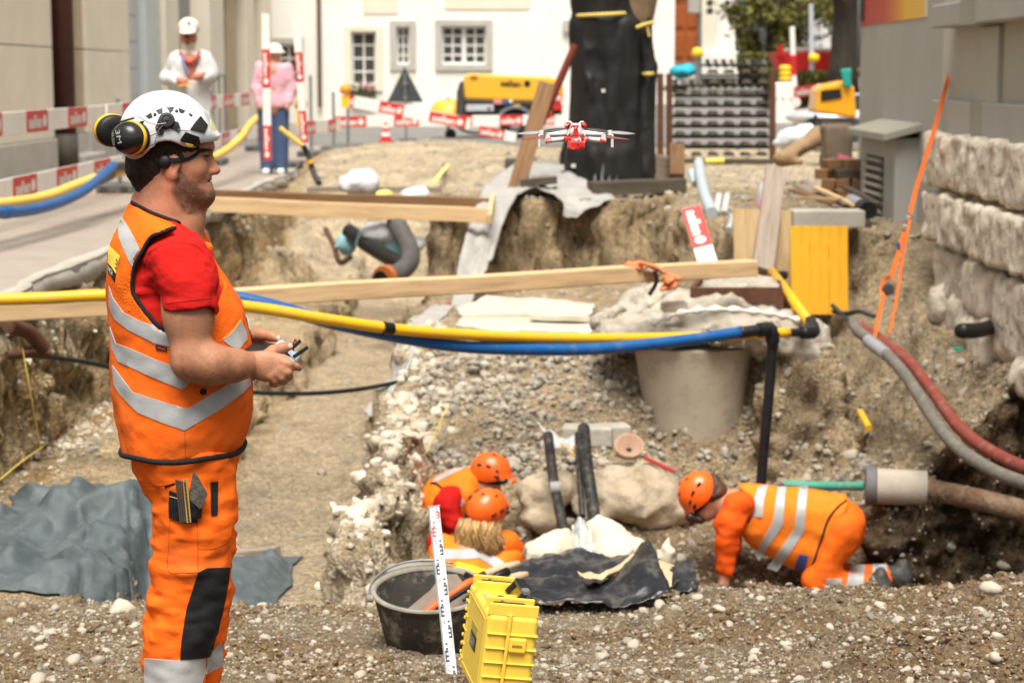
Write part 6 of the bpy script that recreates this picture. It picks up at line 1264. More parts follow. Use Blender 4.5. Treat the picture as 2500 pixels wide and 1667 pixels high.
def hero():
    K = lambda px, py, dy=0.0: at(px, py, YC+dy)
    # ---------------- body: head, neck, arms with hands, trunk, legs, one surface
    s_ = SDF((-1.12, 4.83, -.02), (-.44, 5.60, 1.93), .004); C = s_.cone; E = s_.ell
    E(K(410, 345), (.104, .078, .112), .02); E(K(452, 405), (.064, .064, .092), .03); E(K(440, 448), (.062, .058, .056), .03)
    for sg in (-1, 1): C(K(418, 452, sg*.046), K(494, 478, sg*.014), .028, .026, .03); E(K(474, 412, sg*.036), (.030, .026, .026), .02)
    E(K(500, 478), (.020, .026, .019), .02); E(K(490, 441), (.024, .034, .034), .015); E(K(503, 362), (.020, .05, .012), .012); E(K(490, 348), (.03, .055, .02), .02)
    C(K(507, 372), K(524, 414), .0095, .0125, .010); E(K(526.5, 416.5), (.0125, .012, .0105), .008)
    for sg in (-1, 1): E(K(515, 420.5, sg*.011), (.012, .008, .008), .006)
    E(K(505, 437), (.0115, .022, .0055), .005); E(K(506, 450), (.0125, .020, .0065), .005); E(K(508, 443), (.010, .03, .0016), .003, sub=True)
    for sg in (-1, 1):
        E(K(508, 381, sg*.033), (.013, .015, .011), .008, sub=True); E(K(499.5, 381, sg*.031), (.0125, .0125, .0115), .003)
        R = rot('Y', 14); E(K(421, 410, sg*.078), (.019, .0085, .034), .006, R); E(K(425, 408, sg*.089), (.0095, .008, .019), .005, R, sub=True); E(K(428, 432, sg*.077), (.009, .006, .010), .006)
    C(K(400, 445), K(395, 520), .064, .074, .03); C(K(395, 520), K(392, 590), .078, .11, .04)
    C(K(440, 500), K(452, 540), .045, .05, .04)
    # trunk and legs (mostly under the clothes)
    C(K(392, 650), K(435, 880), .10, .13, .05); C(K(435, 880), K(445, 1100), .13, .12, .05)
    for sg, px in ((-1, 445), (1, 455)):
        C(K(px, 1130, sg*.09), K(px+5, 1400, sg*.1), .085, .065, .04); C(K(px+5, 1400, sg*.1), K(px-20, 1900, sg*.1), .06, .045, .03)
    # near arm
    SHn, ELn, WRn = K(440, 650, -.165), K(468, 882, -.235), K(618, 890, -.165)
    C(SHn, at(460, 770, 4.99), .063, .060, .04); C(at(460, 770, 4.99), ELn, .060, .046, .03)
    C(ELn, at(515, 890, 4.97), .046, .047, .03); C(at(515, 890, 4.97), at(570, 892, 5.0), .047, .041, .03); C(at(570, 892, 5.0), WRn, .041, .031, .02, flat=(0, 1, .2), fs=.85)
    Hn = lambda px, py, y: at(px, py, y)
    C(Hn(622, 890, 5.035), Hn(650, 895, 5.035), .031, .037, .015, flat=(0, 1, 0), fs=.55); C(Hn(648, 893, 5.033), Hn(682, 897, 5.035), .037, .036, .015, flat=(0, 1, 0), fs=.5)
    def finger(pts, rr, k=.005):
        for i in range(len(pts)-1): C(pts[i], pts[i+1], rr[i], rr[i+1], k if i else .010)
    finger([Hn(690, 884, 5.025), Hn(706, 889, 5.02), Hn(722, 895, 5.035), Hn(730, 899, 5.05)], [.0115, .0105, .0095, .0088])
    finger([Hn(686, 900, 5.02), Hn(703, 909, 5.018), Hn(706, 920, 5.04), Hn(695, 924, 5.06)], [.0115, .011, .0102, .009])
    finger([Hn(676, 912, 5.02), Hn(689, 922, 5.02), Hn(692, 931, 5.04), Hn(681, 933, 5.06)], [.0112, .0105, .0098, .0085])
    finger([Hn(662, 920, 5.022), Hn(672, 930, 5.025), Hn(673, 937, 5.045), Hn(664, 938, 5.06)], [.0105, .0096, .009, .008])
    finger([Hn(645, 872, 5.05), Hn(668, 857, 5.075), Hn(690, 850, 5.09), Hn(706, 846, 5.10)], [.0165, .0145, .0125, .0105], .012)
    # far arm
    SHf, ELf, WRf = K(440, 650, .165), K(470, 868, .25), K(588, 842, .13)
    C(SHf, ELf, .062, .045, .04); C(ELf, WRf, .046, .031, .03)
    C(WRf, Hn(626, 836, 5.31), .031, .036, .015, flat=(0, 1, 0), fs=.6); C(Hn(626, 836, 5.31), Hn(648, 844, 5.30), .034, .028, .015, flat=(0, 1, 0), fs=.6)
    finger([Hn(612, 822, 5.29), Hn(640, 817, 5.265), Hn(662, 821, 5.25), Hn(677, 826, 5.24)], [.0165, .0135, .012, .0102], .012)
    finger([Hn(652, 838, 5.31), Hn(672, 848, 5.30), Hn(676, 858, 5.27)], [.011, .0098, .009]); finger([Hn(650, 850, 5.315), Hn(666, 858, 5.30), Hn(664, 868, 5.27)], [.011, .0098, .009]); finger([Hn(644, 858, 5.31), Hn(656, 866, 5.30), Hn(654, 876, 5.27)], [.0105, .0095, .0088])
    V, Q = s_.mesh(1)
    base = Vector((K(445, 1900).x, YC, .0))
    me = obj('person', (V, Q), SKIN, smooth=True, recalc=False, origin=base); tag(me, 'bearded worker in white helmet and orange vest holding a drone controller in the foreground', 'person')
    # skin tones
    n = len(V); px, py = projn(V); Vm = V.copy(); far_ = V[:, 1] > YC; Vm[far_, 1] = 2*YC - V[far_, 1]; qx, qy = projn(Vm)
    # use the profile plane for the beard outline so both cheeks get it
    Vp = V.copy(); Vp[:, 1] = YC; qx, qy = projn(Vp)
    f1 = fbm(V*30, 3); f2 = fbm(V*220, 2); f3 = fbm(V*90+4, 3)
    T = np.tile(np.array([.40, .18, .098]), (n, 1)); T *= (1 + .10*f1+.10*f2)[:, None]
    def tint(m, c, a=1.0):
        m = (np.clip(m, 0, 1)*a)[:, None]; T[:] = T*(1-m) + np.array(c)*m
    def blob(x, y, r): return np.exp(-((qx-x)**2+(qy-y)**2)/r**2)
    head = qy < 520
    tint(blob(531, 418, 16)*head, (.56, .20, .12), .8); tint(blob(424, 412, 26)*head*(np.abs(V[:, 1]-YC) > .068), (.58, .20, .12), .7); tint(blob(486, 410, 22)*head, (.54, .23, .14), .5)
    arm = (qx > 400) & (qy > 740) & ~((qx < 400)); hair_arm = (py > 780) & (py < 945) & (px > 440) & (px < 625); tint(hair_arm*np.clip(.35+.9*f3, 0, 1)*ss(820, 890, py), (.16, .07, .035), .7); tint(hair_arm*1.0, (.33, .145, .075), .5)
    beard = [(449, 398), (462, 414), (474, 432), (489, 436), (505, 429), (522, 430), (522, 438), (503, 442), (498, 452), (508, 457), (530, 458), (536, 482), (524, 506), (498, 518), (470, 532), (452, 515), (436, 492), (425, 462), (436, 430), (441, 405)]
    dmin = np.full(n, 1e9); ins = inpoly(beard, qx, qy)
    for i in range(len(beard)):
        ax, ay = beard[i-1]; bx, by_ = beard[i]; t = np.clip(((qx-ax)*(bx-ax)+(qy-ay)*(by_-ay))/((bx-ax)**2+(by_-ay)**2), 0, 1); dmin = np.minimum(dmin, np.hypot(qx-ax-t*(bx-ax), qy-ay-t*(by_-ay)))
    bm_ = np.where(ins, np.clip(dmin/11, 0, 1), 0)*head*np.clip(.86+.16*f3+.3*f2, .3, 1); tint(bm_, (.06, .034, .023), .86)
    tint(blob(510, 451, 7)*head*(~ins), (.42, .14, .11), .8)
    brow = inpoly([(486, 366), (500, 360), (516, 363), (519, 369), (505, 369), (488, 372)], qx, qy)*(np.abs(V[:, 1]-YC) > .012)*(np.abs(V[:, 1]-YC) < .055); tint(brow*np.clip(.8+.5*f3, 0, 1), (.04, .022, .015), .9)
    for sg in (-1, 1):
        e = K(503, 380.5, sg*.037); dd = np.linalg.norm((V-np.array(e))*np.array([.8, .8, 2.2]), axis=1); tint(np.clip(1.6-dd/.011, 0, 1), (.05, .03, .022), .85)
    tint(np.clip(1-np.abs(qy-443)/2.2, 0, 1)*((qx > 497) & (qx < 518) & head), (.16, .05, .04), .9)
    nape = [(322, 430), (345, 462), (370, 468), (398, 450), (412, 455), (405, 480), (385, 494), (350, 492), (328, 478)]; tint(inpoly(nape, qx, qy)*np.clip(.45+.5*f3, 0, 1), (.10, .05, .03), .6)
    neckred = ((qy > 440) & (qy < 560) & (qx < 430))*1.0; tint(neckred, (.50, .20, .115), .5)
    for x, y in ((711, 843), (683, 825)): tint((np.hypot(px-x, py-y) < 7.5)*1.0, (.72, .50, .42), .8)
    vcol(me, 'tone', np.clip(T, 0, 1))
    # ---------------- hair
    h = SDF((-1.05, 5.02, 1.45), (-.66, 5.38, 1.86), .0035); h.ell(K(408, 350), (.110, .084, .117), .01); h.cone(K(365, 420), K(374, 462), .066, .058, .03); h.ell(K(445, 390), (.03, .0735, .03), .01); h.ell(K(468, 356), (.05, .068, .028), .01)
    cut_poly(h, [(310, 300), (505, 300), (509, 354), (500, 363), (478, 372), (466, 380), (470, 394), (468, 408), (456, 411), (450, 392), (438, 376), (412, 376), (404, 392), (402, 412), (406, 440), (398, 455), (384, 468), (366, 474), (350, 472), (336, 462), (326, 446), (310, 420)], YC, keep=True); h.noise(.0022, 90, 3, 2, (2, 2, 1))
    obj('hair', h.mesh(0), HAIRD, me, smooth=True)
    # ---------------- T-shirt
    sh = SDF((-1.12, 4.83, .85), (-.56, 5.58, 1.62), .005)
    rows = [(520, 330, 470), (560, 296, 480), (600, 279, 497), (640, 274, 516), (691, 272, 547), (744, 273, 575), (800, 277, 590), (900, 285, 606), (1000, 295, 606), (1080, 308, 585)]
    zk = [K(0, r[0]).z for r in rows]; xk = [(K(r[1], r[0]).x+K(r[2], r[0]).x)/2 for r in rows]; ak = [(K(r[2], r[0]).x-K(r[1], r[0]).x)/2 for r in rows]; bk = [.08, .12, .16, .183, .187, .187, .187, .19, .19, .19]
    sh.loft(zk, xk, ak, [YC]*len(zk), bk, 2.2, .03)
    for sg in (-1, 1):
        sh.cone(K(405, 570, sg*.06), K(440, 640, sg*.165), .05, .077, .04); sh.cone(K(440, 640, sg*.165), K(458, 690, sg*.20), .078, .075, .03); sh.cone(K(458, 690, sg*.2), K(466, 742, sg*.215), .074, .069, .02)
    sh.noise(.006, 13, 2, 1.0, (.8, 1, 1.5)); sh.noise(.0022, 40, 2, 6.0, (.5, 1, 1.8))
    cut_poly(sh, [(400, 753), (440, 752), (480, 748), (524, 742), (560, 900), (400, 900)], 5.0, -1e9, 5.035)          # sleeve hem, near
    cut_poly(sh, [(318, 478), (345, 500), (385, 517), (440, 533), (474, 556), (500, 560), (500, 440), (318, 440)], YC, 5.10, 5.30)
    TS = obj('t_shirt', sh.mesh(1), REDC, me, smooth=True); tb = bvh_of(TS)
    obj('sleeve_seam', line_on([(403, 741), (440, 737), (480, 732), (520, 727)], tb, .0012, .0002), M('red_seam', (.33, .008, .006), rough=.9), TS); obj('shoulder_seam', line_on([(352, 652), (366, 618), (395, 600), (425, 592), (455, 594), (480, 602), (502, 622)], tb, .0012, .0002), MATS['red_seam'], TS)
    # ---------------- vest
    ve = SDF((-1.13, 4.9, .82), (-.55, 5.5, 1.62), .005)
    rows = [(500, 322, 420), (540, 300, 474), (575, 279, 488), (600, 272, 502), (640, 267, 522), (691, 265, 553), (744, 266, 582), (800, 269, 598), (850, 273, 609), (925, 277, 615), (1010, 287, 616), (1050, 296, 608), (1075, 302, 598), (1094, 307, 589), (1120, 312, 580)]
    zk = [K(0, r[0]).z for r in rows]; xk = [(K(r[1], r[0]).x+K(r[2], r[0]).x)/2 for r in rows]; ak = [(K(r[2], r[0]).x-K(r[1], r[0]).x)/2 for r in rows]; bk = [.09, .13, .165, .182, .192, .197, .198, .198, .20, .203, .206, .204, .201, .199, .199]
    ve.loft(zk, xk, ak, [YC]*len(zk), bk, 2.25, .02, z0=K(0, 1094).z)
    for sg in (-1, 1): ve.cone(K(390, 548, sg*.05), K(430, 622, sg*.145), .083, .094, .04)
    ve.noise(.007, 7, 3, 3.0, (1, 1, .8)); ve.noise(.0025, 22, 2, 5.0)
    arm_hole = [(425, 557), (385, 572), (367, 583), (345, 617), (331, 644), (325, 666), (323, 692), (326, 717), (343, 744), (366, 773), (386, 795), (412, 808), (470, 812), (520, 780), (530, 700), (521, 660), (511, 632), (496, 610), (480, 593), (461, 579), (443, 566)]
    cut_poly(ve, arm_hole, 5.03, -1e9, YC-.03); cut_poly(ve, [(x, y-2) for x, y in arm_hole], 5.36, YC+.03, 1e9)
    cut_poly(ve, [(310, 488), (330, 497), (366, 517), (402, 531), (440, 545), (462, 559), (482, 572), (500, 586), (530, 590), (530, 440), (310, 440)], 5.14)
    VE = obj('vest', ve.mesh(1), ORNG, me, smooth=True); vb = bvh_of(VE)
    # upper part is open mesh cloth
    VE.data.materials.append(ORMESH); qx_, qy_ = projn(np.array([p.center[:] for p in VE.data.polygons]) + np.array(ORIG[VE.name]))
    ms = ((qy_ > 560) & (qy_ < 735+np.where(qx_ < 420, (qx_-266)*.62, 0)) & (qx_ < 420) & ~((qx_ > 345) & (qy_ < 590))) | ((qx_ > 500) & (qy_ > 640) & (qy_ < 835-(qx_-545)*1.05)); idx = ms.astype(np.int32); VE.data.polygons.foreach_set('material_index', idx)
    bands = [[(296, 528), (311, 550), (326, 577), (343, 613), (334, 636), (327, 656), (315, 637), (302, 607), (291, 580), (290, 560)], [(455, 558), (468, 567), (489, 590), (505, 612), (496, 609), (478, 590), (459, 571)],
             [(267, 700), (276, 727), (302, 763), (343, 784), (419, 808), (425, 848), (379, 838), (315, 806), (281, 780), (268, 752)], [(544, 832), (588, 785), (600, 808), (602, 828), (583, 853), (560, 844)],
             [(269, 798), (283, 838), (322, 852), (373, 875), (442, 901), (480, 922), (445, 950), (399, 932), (353, 912), (289, 882), (274, 850)],
             [(275, 892), (298, 922), (324, 957), (400, 981), (457, 998), (552, 940), (611, 925), (611, 940), (593, 958), (539, 998), (451, 1050), (400, 1033), (337, 1007), (293, 962), (279, 938)]]
    for b_ in bands: patch('reflective_band', b_, vb, REFL, VE, 7, .0022, .003)
    # same bands on the far side, mirrored about the body's middle plane
    for b_ in bands[2:]:
        V2, F2 = drape(b_, vb, 12, .0022, .003); V2 = [Vector((v.x, 2*YC-v.y, v.z)) for v in V2]; obj('reflective_band', (V2, [tuple(reversed(f)) for f in F2]), REFL, VE, smooth=True, recalc=False)
    BL = MB()
    piping = MB()
    for pts in (arm_hole[:12] , arm_hole[14:]+[arm_hole[0]]):
        P = []
        for p in crom([(x, y, 0) for x, y in pts], 5):
            best = None
            for dx, dy in ((0, 0), (-6, 0), (-10, 3), (6, -6), (0, -10), (12, 0), (0, 10), (-16, 0)):
                q = cast(p[0]+dx, p[1]+dy, vb)
                if q and (best is None or q[0].y < best.y): best = q[0]
            if best is not None: P.append(at(p[0], p[1], best.y+.004))
        if len(P) > 3:
            ys = np.array([q.y for q in P]); ys = np.convolve(np.pad(ys, 3, 'edge'), np.ones(7)/7, 'valid'); P = [Vector((q.x*(y_/q.y), y_, CZ+(q.z-CZ)*(y_/q.y))) for q, y_ in zip(P, ys)]; piping.tube(P, .0062, 8)
    obj('armhole_piping', piping, BLKC, VE, smooth=True)
    P = []
    for p in crom([(322, 494, 0), (366, 517, 0), (402, 531, 0), (440, 545, 0), (482, 572, 0)], 8):
        q = cast(p[0], p[1]+5, vb) or cast(p[0]-3, p[1]+12, vb)
        if q: P.append(at(p[0], p[1]+1, q[0].y))
    if len(P) > 3: obj('neck_piping', MB().tube(P, .0055, 8), BLKC, VE, smooth=True)
    z0 = K(0, 1094).z; a_, b_, xc_ = float(cub(zk, ak, np.array([z0]))[0]), float(cub(zk, bk, np.array([z0]))[0]), float(cub(zk, xk, np.array([z0]))[0]); ring = []
    for k in range(73):
        t = 2*math.pi*k/72; c, s2 = math.cos(t), math.sin(t); e = 2/2.25; ring.append((xc_+(a_+.006)*math.copysign(abs(c)**e, c), YC+(b_+.006)*math.copysign(abs(s2)**e, s2), z0+.004+.003*math.sin(5*t)))
    obj('hem_piping', MB().tube(ring, .0072, 8, cap=False), BLKC, VE, smooth=True)
    SE = M('orange_seam', (.62, .09, .008), rough=.9)
    obj('seam', line_on([(451, 1050), (452, 1090), (452, 1128)], vb, .0011, .0), SE, VE); obj('seam', line_on([(300, 790), (345, 815), (380, 845), (425, 856)], vb, .0014, .0), SE, VE); obj('seam', line_on([(475, 935), (480, 960), (510, 975), (540, 962)], vb, .0012, .0), SE, VE); obj('seam', line_on([(543, 829), (566, 810), (587, 782)], vb, .002, .0005), M('pale_orange', (.9, .35, .06), rough=.8), VE)
    pb = cast(496, 956, vb, .002); obj('button', MB().lathe([(0, .003), (.006, .003), (.0085, .001), (.009, -.002)], pb[0], 16, axis=pb[1].to_track_quat('Z', 'Y').to_matrix()), BLKP, VE, smooth=True)
    patch('maker_tag', [(381, 841), (408, 847), (407, 857), (381, 852)], vb, BLKC, VE, 5, .0042)
    def text_on(s, quad, bvh, mat, parent, off, name='lettering'):
        Vt, Ft = text2d(s, .0); q = [np.array(p, float) for p in quad]; P = []
        for a, b in Vt:
            p = (q[0]*(1-a)+q[1]*a)*(1-b)+(q[3]*(1-a)+q[2]*a)*b; h_ = cast(p[0], p[1], bvh, off)
            P.append(h_[0] if h_ else at(p[0], p[1], 5.0))
        obj(name, (P, Ft), mat, parent, recalc=False)
    text_on('SPILAG', [(384, 850), (405, 855), (405, 849), (384, 844.5)], vb, M('tag_red', (.6, .1, .1), rough=.6), VE, .0052)
    YP = M('patch_yellow', (.80, .62, .08), (.74, .56, .08), rough=.7); patch('back_patch', [(268, 601), (294, 627), (284, 667), (274, 651), (265, 641)], vb, YP, VE, 5, .003); patch('back_patch', [(265, 641), (274, 651), (284, 667), (281, 689), (275, 677), (264, 660)], vb, BLKC, VE, 5, .003)
    text_on('SPACH', [(266, 659), (278, 674), (278, 661), (266, 646)], vb, WHITEP, VE, .0045); text_on('m', [(284, 655), (287, 632), (291, 636), (288, 657)], vb, BLKC, VE, .0045)
    # ---------------- trousers
    tr = SDF((-1.06, 4.95, -.02), (-.52, 5.48, 1.12), .0055)
    def leg(rows, Yl, b_):
        zk2 = [at(0, r[0], Yl).z for r in rows]; x2 = [(at(r[1], r[0], Yl).x+at(r[2], r[0], Yl).x)/2 for r in rows]; a2 = [(at(r[2], r[0], Yl).x-at(r[1], r[0], Yl).x)/2 for r in rows]; tr.loft(zk2, x2, a2, [Yl]*len(rows), b_, 2.15, .03)
    leg([(1085, 325, 574), (1120, 330, 572), (1160, 346, 573), (1205, 372, 573), (1234, 377, 575), (1332, 374, 566), (1396, 370, 560), (1489, 357, 547), (1550, 353, 528), (1604, 353, 511), (1667, 355, 503), (1760, 362, 495), (1930, 372, 480), (2020, 376, 470)], 5.10, [.095, .096, .098, .098, .097, .093, .09, .086, .083, .08, .078, .072, .068, .066])
    leg([(1085, 330, 570), (1160, 350, 570), (1234, 378, 574), (1332, 385, 568), (1396, 392, 566), (1489, 398, 562), (1550, 400, 553), (1604, 402, 545), (1640, 404, 541), (1760, 404, 530), (1930, 404, 512), (2000, 404, 505)], 5.30, [.095, .098, .097, .093, .09, .086, .083, .08, .079, .072, .068, .066])
    tr.ell(K(452, 1130), (.125, .17, .10), .04)
    tr.noise(.010, 8, 3, 4.0, (1, 1, .9)); tr.noise(.006, 18, 3, 2.0, (.6, 1, 1.8))
    TR = obj('trousers', tr.mesh(1), ORNG, me, smooth=True); rb = bvh_of(TR)
    patch('knee_pad', [(483, 1397), (506, 1386), (558, 1384), (554, 1425), (541, 1490), (526, 1550), (511, 1602), (440, 1608), (447, 1540), (455, 1489), (470, 1440)], rb, BLKC, TR, 6, .006, .006)
    patch('reflective_band', [(354, 1606), (430, 1611), (500, 1606), (500, 1640), (490, 1675), (354, 1680)], rb, REFL, TR, 9, .0028); patch('reflective_band', [(505, 1600), (540, 1566), (543, 1600), (542, 1625), (503, 1645)], rb, REFL, TR, 8, .0028)
    pk = patch('tool_pocket', [(415, 1196), (450, 1212), (482, 1215), (482, 1273), (455, 1275), (436, 1270), (415, 1262)], rb, BLKC, TR, 7, .006, .009); patch('tool_loop', [(513, 1176), (531, 1174), (530, 1257), (515, 1258)], rb, BLKC, TR, 6, .004)
    ST = M('pink_stitch', (.7, .35, .3), rough=.8); obj('stitching', line_on([(417, 1210), (435, 1216), (448, 1221)], rb, .0009, .0075), ST, TR)
    for pts in ([(414, 1262), (412, 1330), (411, 1392), (445, 1397), (482, 1396)], [(482, 1275), (483, 1330), (483, 1395)], [(330, 1185), (360, 1186), (400, 1184), (425, 1178)], [(483, 1340), (520, 1338), (550, 1325)]): obj('seam', line_on(pts, rb, .0012, .0), SE, TR)
    patch('pocket_zip', [(402, 1186), (428, 1178), (428, 1182), (403, 1191)], rb, BLKC, TR, 5, .002)
    bt = SDF((-1.06, 4.95, -.03), (-.45, 5.45, .16), .008)
    for Yb, px in ((5.10, 425), (5.30, 455)):
        p = K(px, 2000, Yb-YC); bt.cone((p.x-.03, Yb, .06), (p.x+.16, Yb, .045), .06, .05, .03); bt.cone((p.x-.02, Yb, .05), (p.x-.02, Yb, .15), .058, .055, .03)
    obj('boots', bt.mesh(1), M('boot_leather', (.05, .035, .022), (.08, .06, .04), rough=.7), me, smooth=True)
    # ---------------- things in the pocket
    t = thing('folding_rule', cast(450, 1270, rb, .01)[0], 'yellow wooden folding rule stuck in the trouser pocket', 'folding rule'); WR_ = M('rule_wood', (.48, .30, .07), (.42, .26, .06), rough=.6); DKW = M('rule_edge', (.045, .035, .025), (.08, .06, .04), rough=.7)
    f0 = cast(432, 1175, rb, .016)[0]; f1 = cast(448, 1272, rb, .012)[0]; yl = min(f0.y, f1.y)
    for k in range(5): a = at(430+k*5.2, 1171+k*1.2, yl-.001*k); b = at(441+k*5.2, 1274, yl-.001*k); obj('rule_leg', MB().beam(a, b, .0044, .004, up=(0, -1, 0)), DKW, t)
    a = at(452, 1169, yl-.004); b = at(461.5, 1275, yl-.004); obj('rule_face', MB().beam(a, b, .0115, .003, up=(0, -1, 0)), WR_, t); mk = MB()
    for k in range(22): p = a.lerp(b, (k+.6)/22.5); mk.box(p+Vector((.0, -.0022, 0)), (.0055 if k % 2 else .0035, .0006, .0011))
    stuff(obj('tick_marks', mk, BLKP, t))
    t = thing('pointing_trowel', cast(490, 1240, rb, .01)[0], 'small dirty diamond shaped trowel blade in the trouser loop', 'trowel'); y0 = cast(485, 1200, rb, .016)[0].y
    P = [at(x, y, y0) for x, y in ((473, 1151), (480, 1156), (507, 1206), (504, 1214), (492, 1240), (486, 1241), (463, 1220), (461, 1208), (470, 1156))]; obj('blade', MB().prism(P, (0, -.001, 0), (0, .0015, 0)), M('dirty_steel', (.055, .05, .04), (.11, .10, .075), scale=40, rough=.65, bump=.5, bscale=90, speck=(.22, .2, .13), speckscale=90), t, bevel=.001); obj('handle', MB().tube([at(488, 1240, y0+.004), at(487, 1262, y0+.014)], .006, 8), BLKP, t)
    # ---------------- helmet with ear defenders
    he = SDF((-1.06, 5.03, 1.6), (-.62, 5.37, 1.9), .0032); he.ell(K(405, 328), (.121, .110, .1165), .01); he.ell(K(470, 318), (.075, .088, .045), .03, rot('Y', 20)); he.ell(K(402, 330), (.112, .100, .1075), .004, sub=True); he.ell(K(470, 345), (.07, .078, .028), .004, rot('Y', 10), sub=True)
    z = lambda pts: [(200+x/4.2, 200+y/4.2) for x, y in pts]
    cut_poly(he, z([(380, 520), (395, 420), (440, 300), (520, 200), (620, 130), (740, 95), (860, 84), (960, 95), (1080, 135), (1190, 215), (1270, 310), (1325, 420), (1365, 505), (1420, 565), (1380, 600), (1320, 640), (1240, 668), (1170, 668), (1100, 655), (1040, 620), (990, 600), (920, 596), (860, 606), (800, 645), (740, 710), (680, 760), (610, 790), (500, 795), (440, 760), (400, 680)]), YC, keep=True, k=.004)
    HE = obj('helmet', he.mesh(2), HELW, me, smooth=True); hb = bvh_of(HE)
    for pl in ([(655, 355), (710, 315), (727, 366), (688, 382)], [(753, 292), (828, 268), (831, 320), (790, 336)], [(865, 260), (946, 258), (936, 300), (905, 326)], [(988, 268), (1060, 296), (1036, 330), (1000, 318)], [(1098, 315), (1137, 345), (1126, 362), (1100, 347)], [(598, 405), (642, 400), (625, 442), (598, 436)]): patch('vent', z(pl), hb, BLKP, HE, 4, .0006, .002)
    for pl in ([(1210, 358), (1285, 452), (1250, 524), (1110, 490), (1150, 430)], [(1062, 515), (1195, 562), (1222, 662), (1105, 652), (1005, 597)]): patch('clip_cover', z(pl), hb, BLKP, HE, 4, .004, .006)
    patch('yellow_tab', z([(1055, 622), (1137, 640), (1132, 662), (1070, 650)]), hb, YP, HE, 4, .0055, .004); patch('yellow_mark', z([(1312, 385), (1335, 430), (1362, 500), (1350, 505), (1325, 455)]), hb, YP, HE, 4, .0008)
    RB = M('helmet_rib', (.66, .675, .68), (.62, .63, .64), rough=.35)
    obj('rib', line_on(z([(640, 360), (700, 300), (790, 255), (880, 240), (980, 248), (1080, 285), (1150, 335)]), hb, .0016, .0), RB, HE); obj('rib', line_on(z([(600, 640), (680, 560), (800, 510), (920, 492), (1030, 492), (1100, 500)]), hb, .0016, .0), RB, HE)
    for x, y in ((750, 337), (970, 302)): q = cast(*z([(x, y)])[0], hb, .001); obj('rivet', MB().lathe([(0, .002), (.004, .0015), (.0045, -.001)], q[0], 12, axis=q[1].to_track_quat('Z', 'Y').to_matrix()), BLKP, HE)
    q = cast(*z([(870, 400)])[0], hb, .002); A = q[1].to_track_quat('Z', 'Y').to_matrix(); obj('hinge_disc', MB().lathe([(0, .012), (.004, .012), (.005, .009), (.010, .0085), (.012, .0105), (.0185, .0095), (.0205, .004), (.0205, -.004)], q[0], 28, axis=A), BLKP, HE, smooth='auto')
    for pl in ([(790, 380), (850, 480), (830, 545), (780, 545), (755, 470)], [(930, 400), (990, 420), (1012, 490), (985, 512), (950, 490), (900, 480), (850, 500), (860, 450)]): patch('bracket', z(pl), hb, BLKP, HE, 4, .004, .005)
    for x, y in ((790, 530), (993, 492), (775, 470)): q = cast(*z([(x, y)])[0], hb, .005); obj('bracket_hole', MB().lathe([(.0016, .0006), (.003, .0006)], q[0], 12, axis=q[1].to_track_quat('Z', 'Y').to_matrix()), GALV, HE)
    w0 = 5.082; obj('spring_wire', MB().tube([at(*p, w0-.004*i) for i, p in enumerate(z([(860, 425), (760, 438), (680, 418), (580, 360), (535, 372)]))], .0012, 6), GALV, HE); obj('spring_wire', MB().tube([at(*p, w0) for p in z([(850, 440), (810, 465), (775, 520), (740, 660), (620, 718)])], .0012, 6), GALV, HE); obj('wire_sleeve', MB().tube([at(*p, w0-.015) for p in z([(535, 372), (385, 415)])], .0026, 8), BLKP, HE)
    MUF = M('muff_black', (.012, .0115, .01), (.022, .02, .018), scale=9, rough=.32, coat=.2); MYE = M('muff_yellow', (.80, .44, .012), (.76, .40, .012), rough=.45)
    def muff(c, axv, lab, txt):
        ax = Vector(axv).normalized(); A = ax.to_track_quat('Z', 'Y').to_matrix(); sq = Matrix(((1, 0, 0), (0, .90, 0), (0, 0, 1))); AA = A @ sq
        e = obj('ear_defender', MB().lathe([(0, .032), (.018, .0305), (.033, .024), (.043, .011), (.047, -.004), (.046, -.008)], c, 36, axis=AA), MUF, HE, smooth=True)
        obj('yellow_ring', MB().lathe([(.0475, -.005), (.0495, -.008), (.0495, -.015), (.047, -.018)], c, 36, axis=AA), MYE, e, smooth=True); obj('cushion', MB().lathe([(.047, -.018), (.048, -.03), (.040, -.04), (.02, -.04)], c, 30, axis=AA), BLKP, e, smooth=True)
        return e
    e = muff(K(312, 337, -.118), (-.42, -.86, .05), '', True); muff(K(268, 317, .12), (-.55, .82, .1), '', False); eb = bvh_of(e)
    text_on('3M', [(282, 319), (288, 351), (298, 349), (292, 317)], eb, M('print_pale', (.45, .43, .38), rough=.6), e, .0008); text_on('PELTOR', [(273, 320), (277, 362), (282, 361), (278, 318)], eb, MATS['print_pale'], e, .0008)
    hd = bvh_of(me); patch('head_strap', z([(880, 785), (1000, 785), (1090, 770), (1150, 738), (1195, 700), (1210, 712), (1170, 765), (1110, 800), (1000, 832), (895, 834)]), hd, BLKC, HE, 4, .004, .006)
    patch('eye', [(497, 381), (503, 377.5), (511, 378), (514, 381.5), (505, 384)], hd, M('eye_dark', (.03, .016, .012), rough=.25), me, 2.5, .0006, .001); patch('eyebrow', [(485, 369), (497, 362), (515, 364), (519, 369), (505, 368), (488, 373)], hd, HAIRD, me, 2.5, .0012, .002)
    c = K(402, 396, -.083); kb = SDF(c-Vector((.04, .03, .04)), c+Vector((.04, .03, .04)), .003); kb.ell(c, (.018, .012, .019), .004, rot('Y', 30)); obj('adjuster', kb.mesh(), BLKP, HE, smooth=True)
    obj('neck_band', MB().tube(crom([K(321, 392, -.04), K(325, 405, -.02), K(324, 410, .0), K(324, 400, .03)], 5), .007, 8), BLKP, HE)
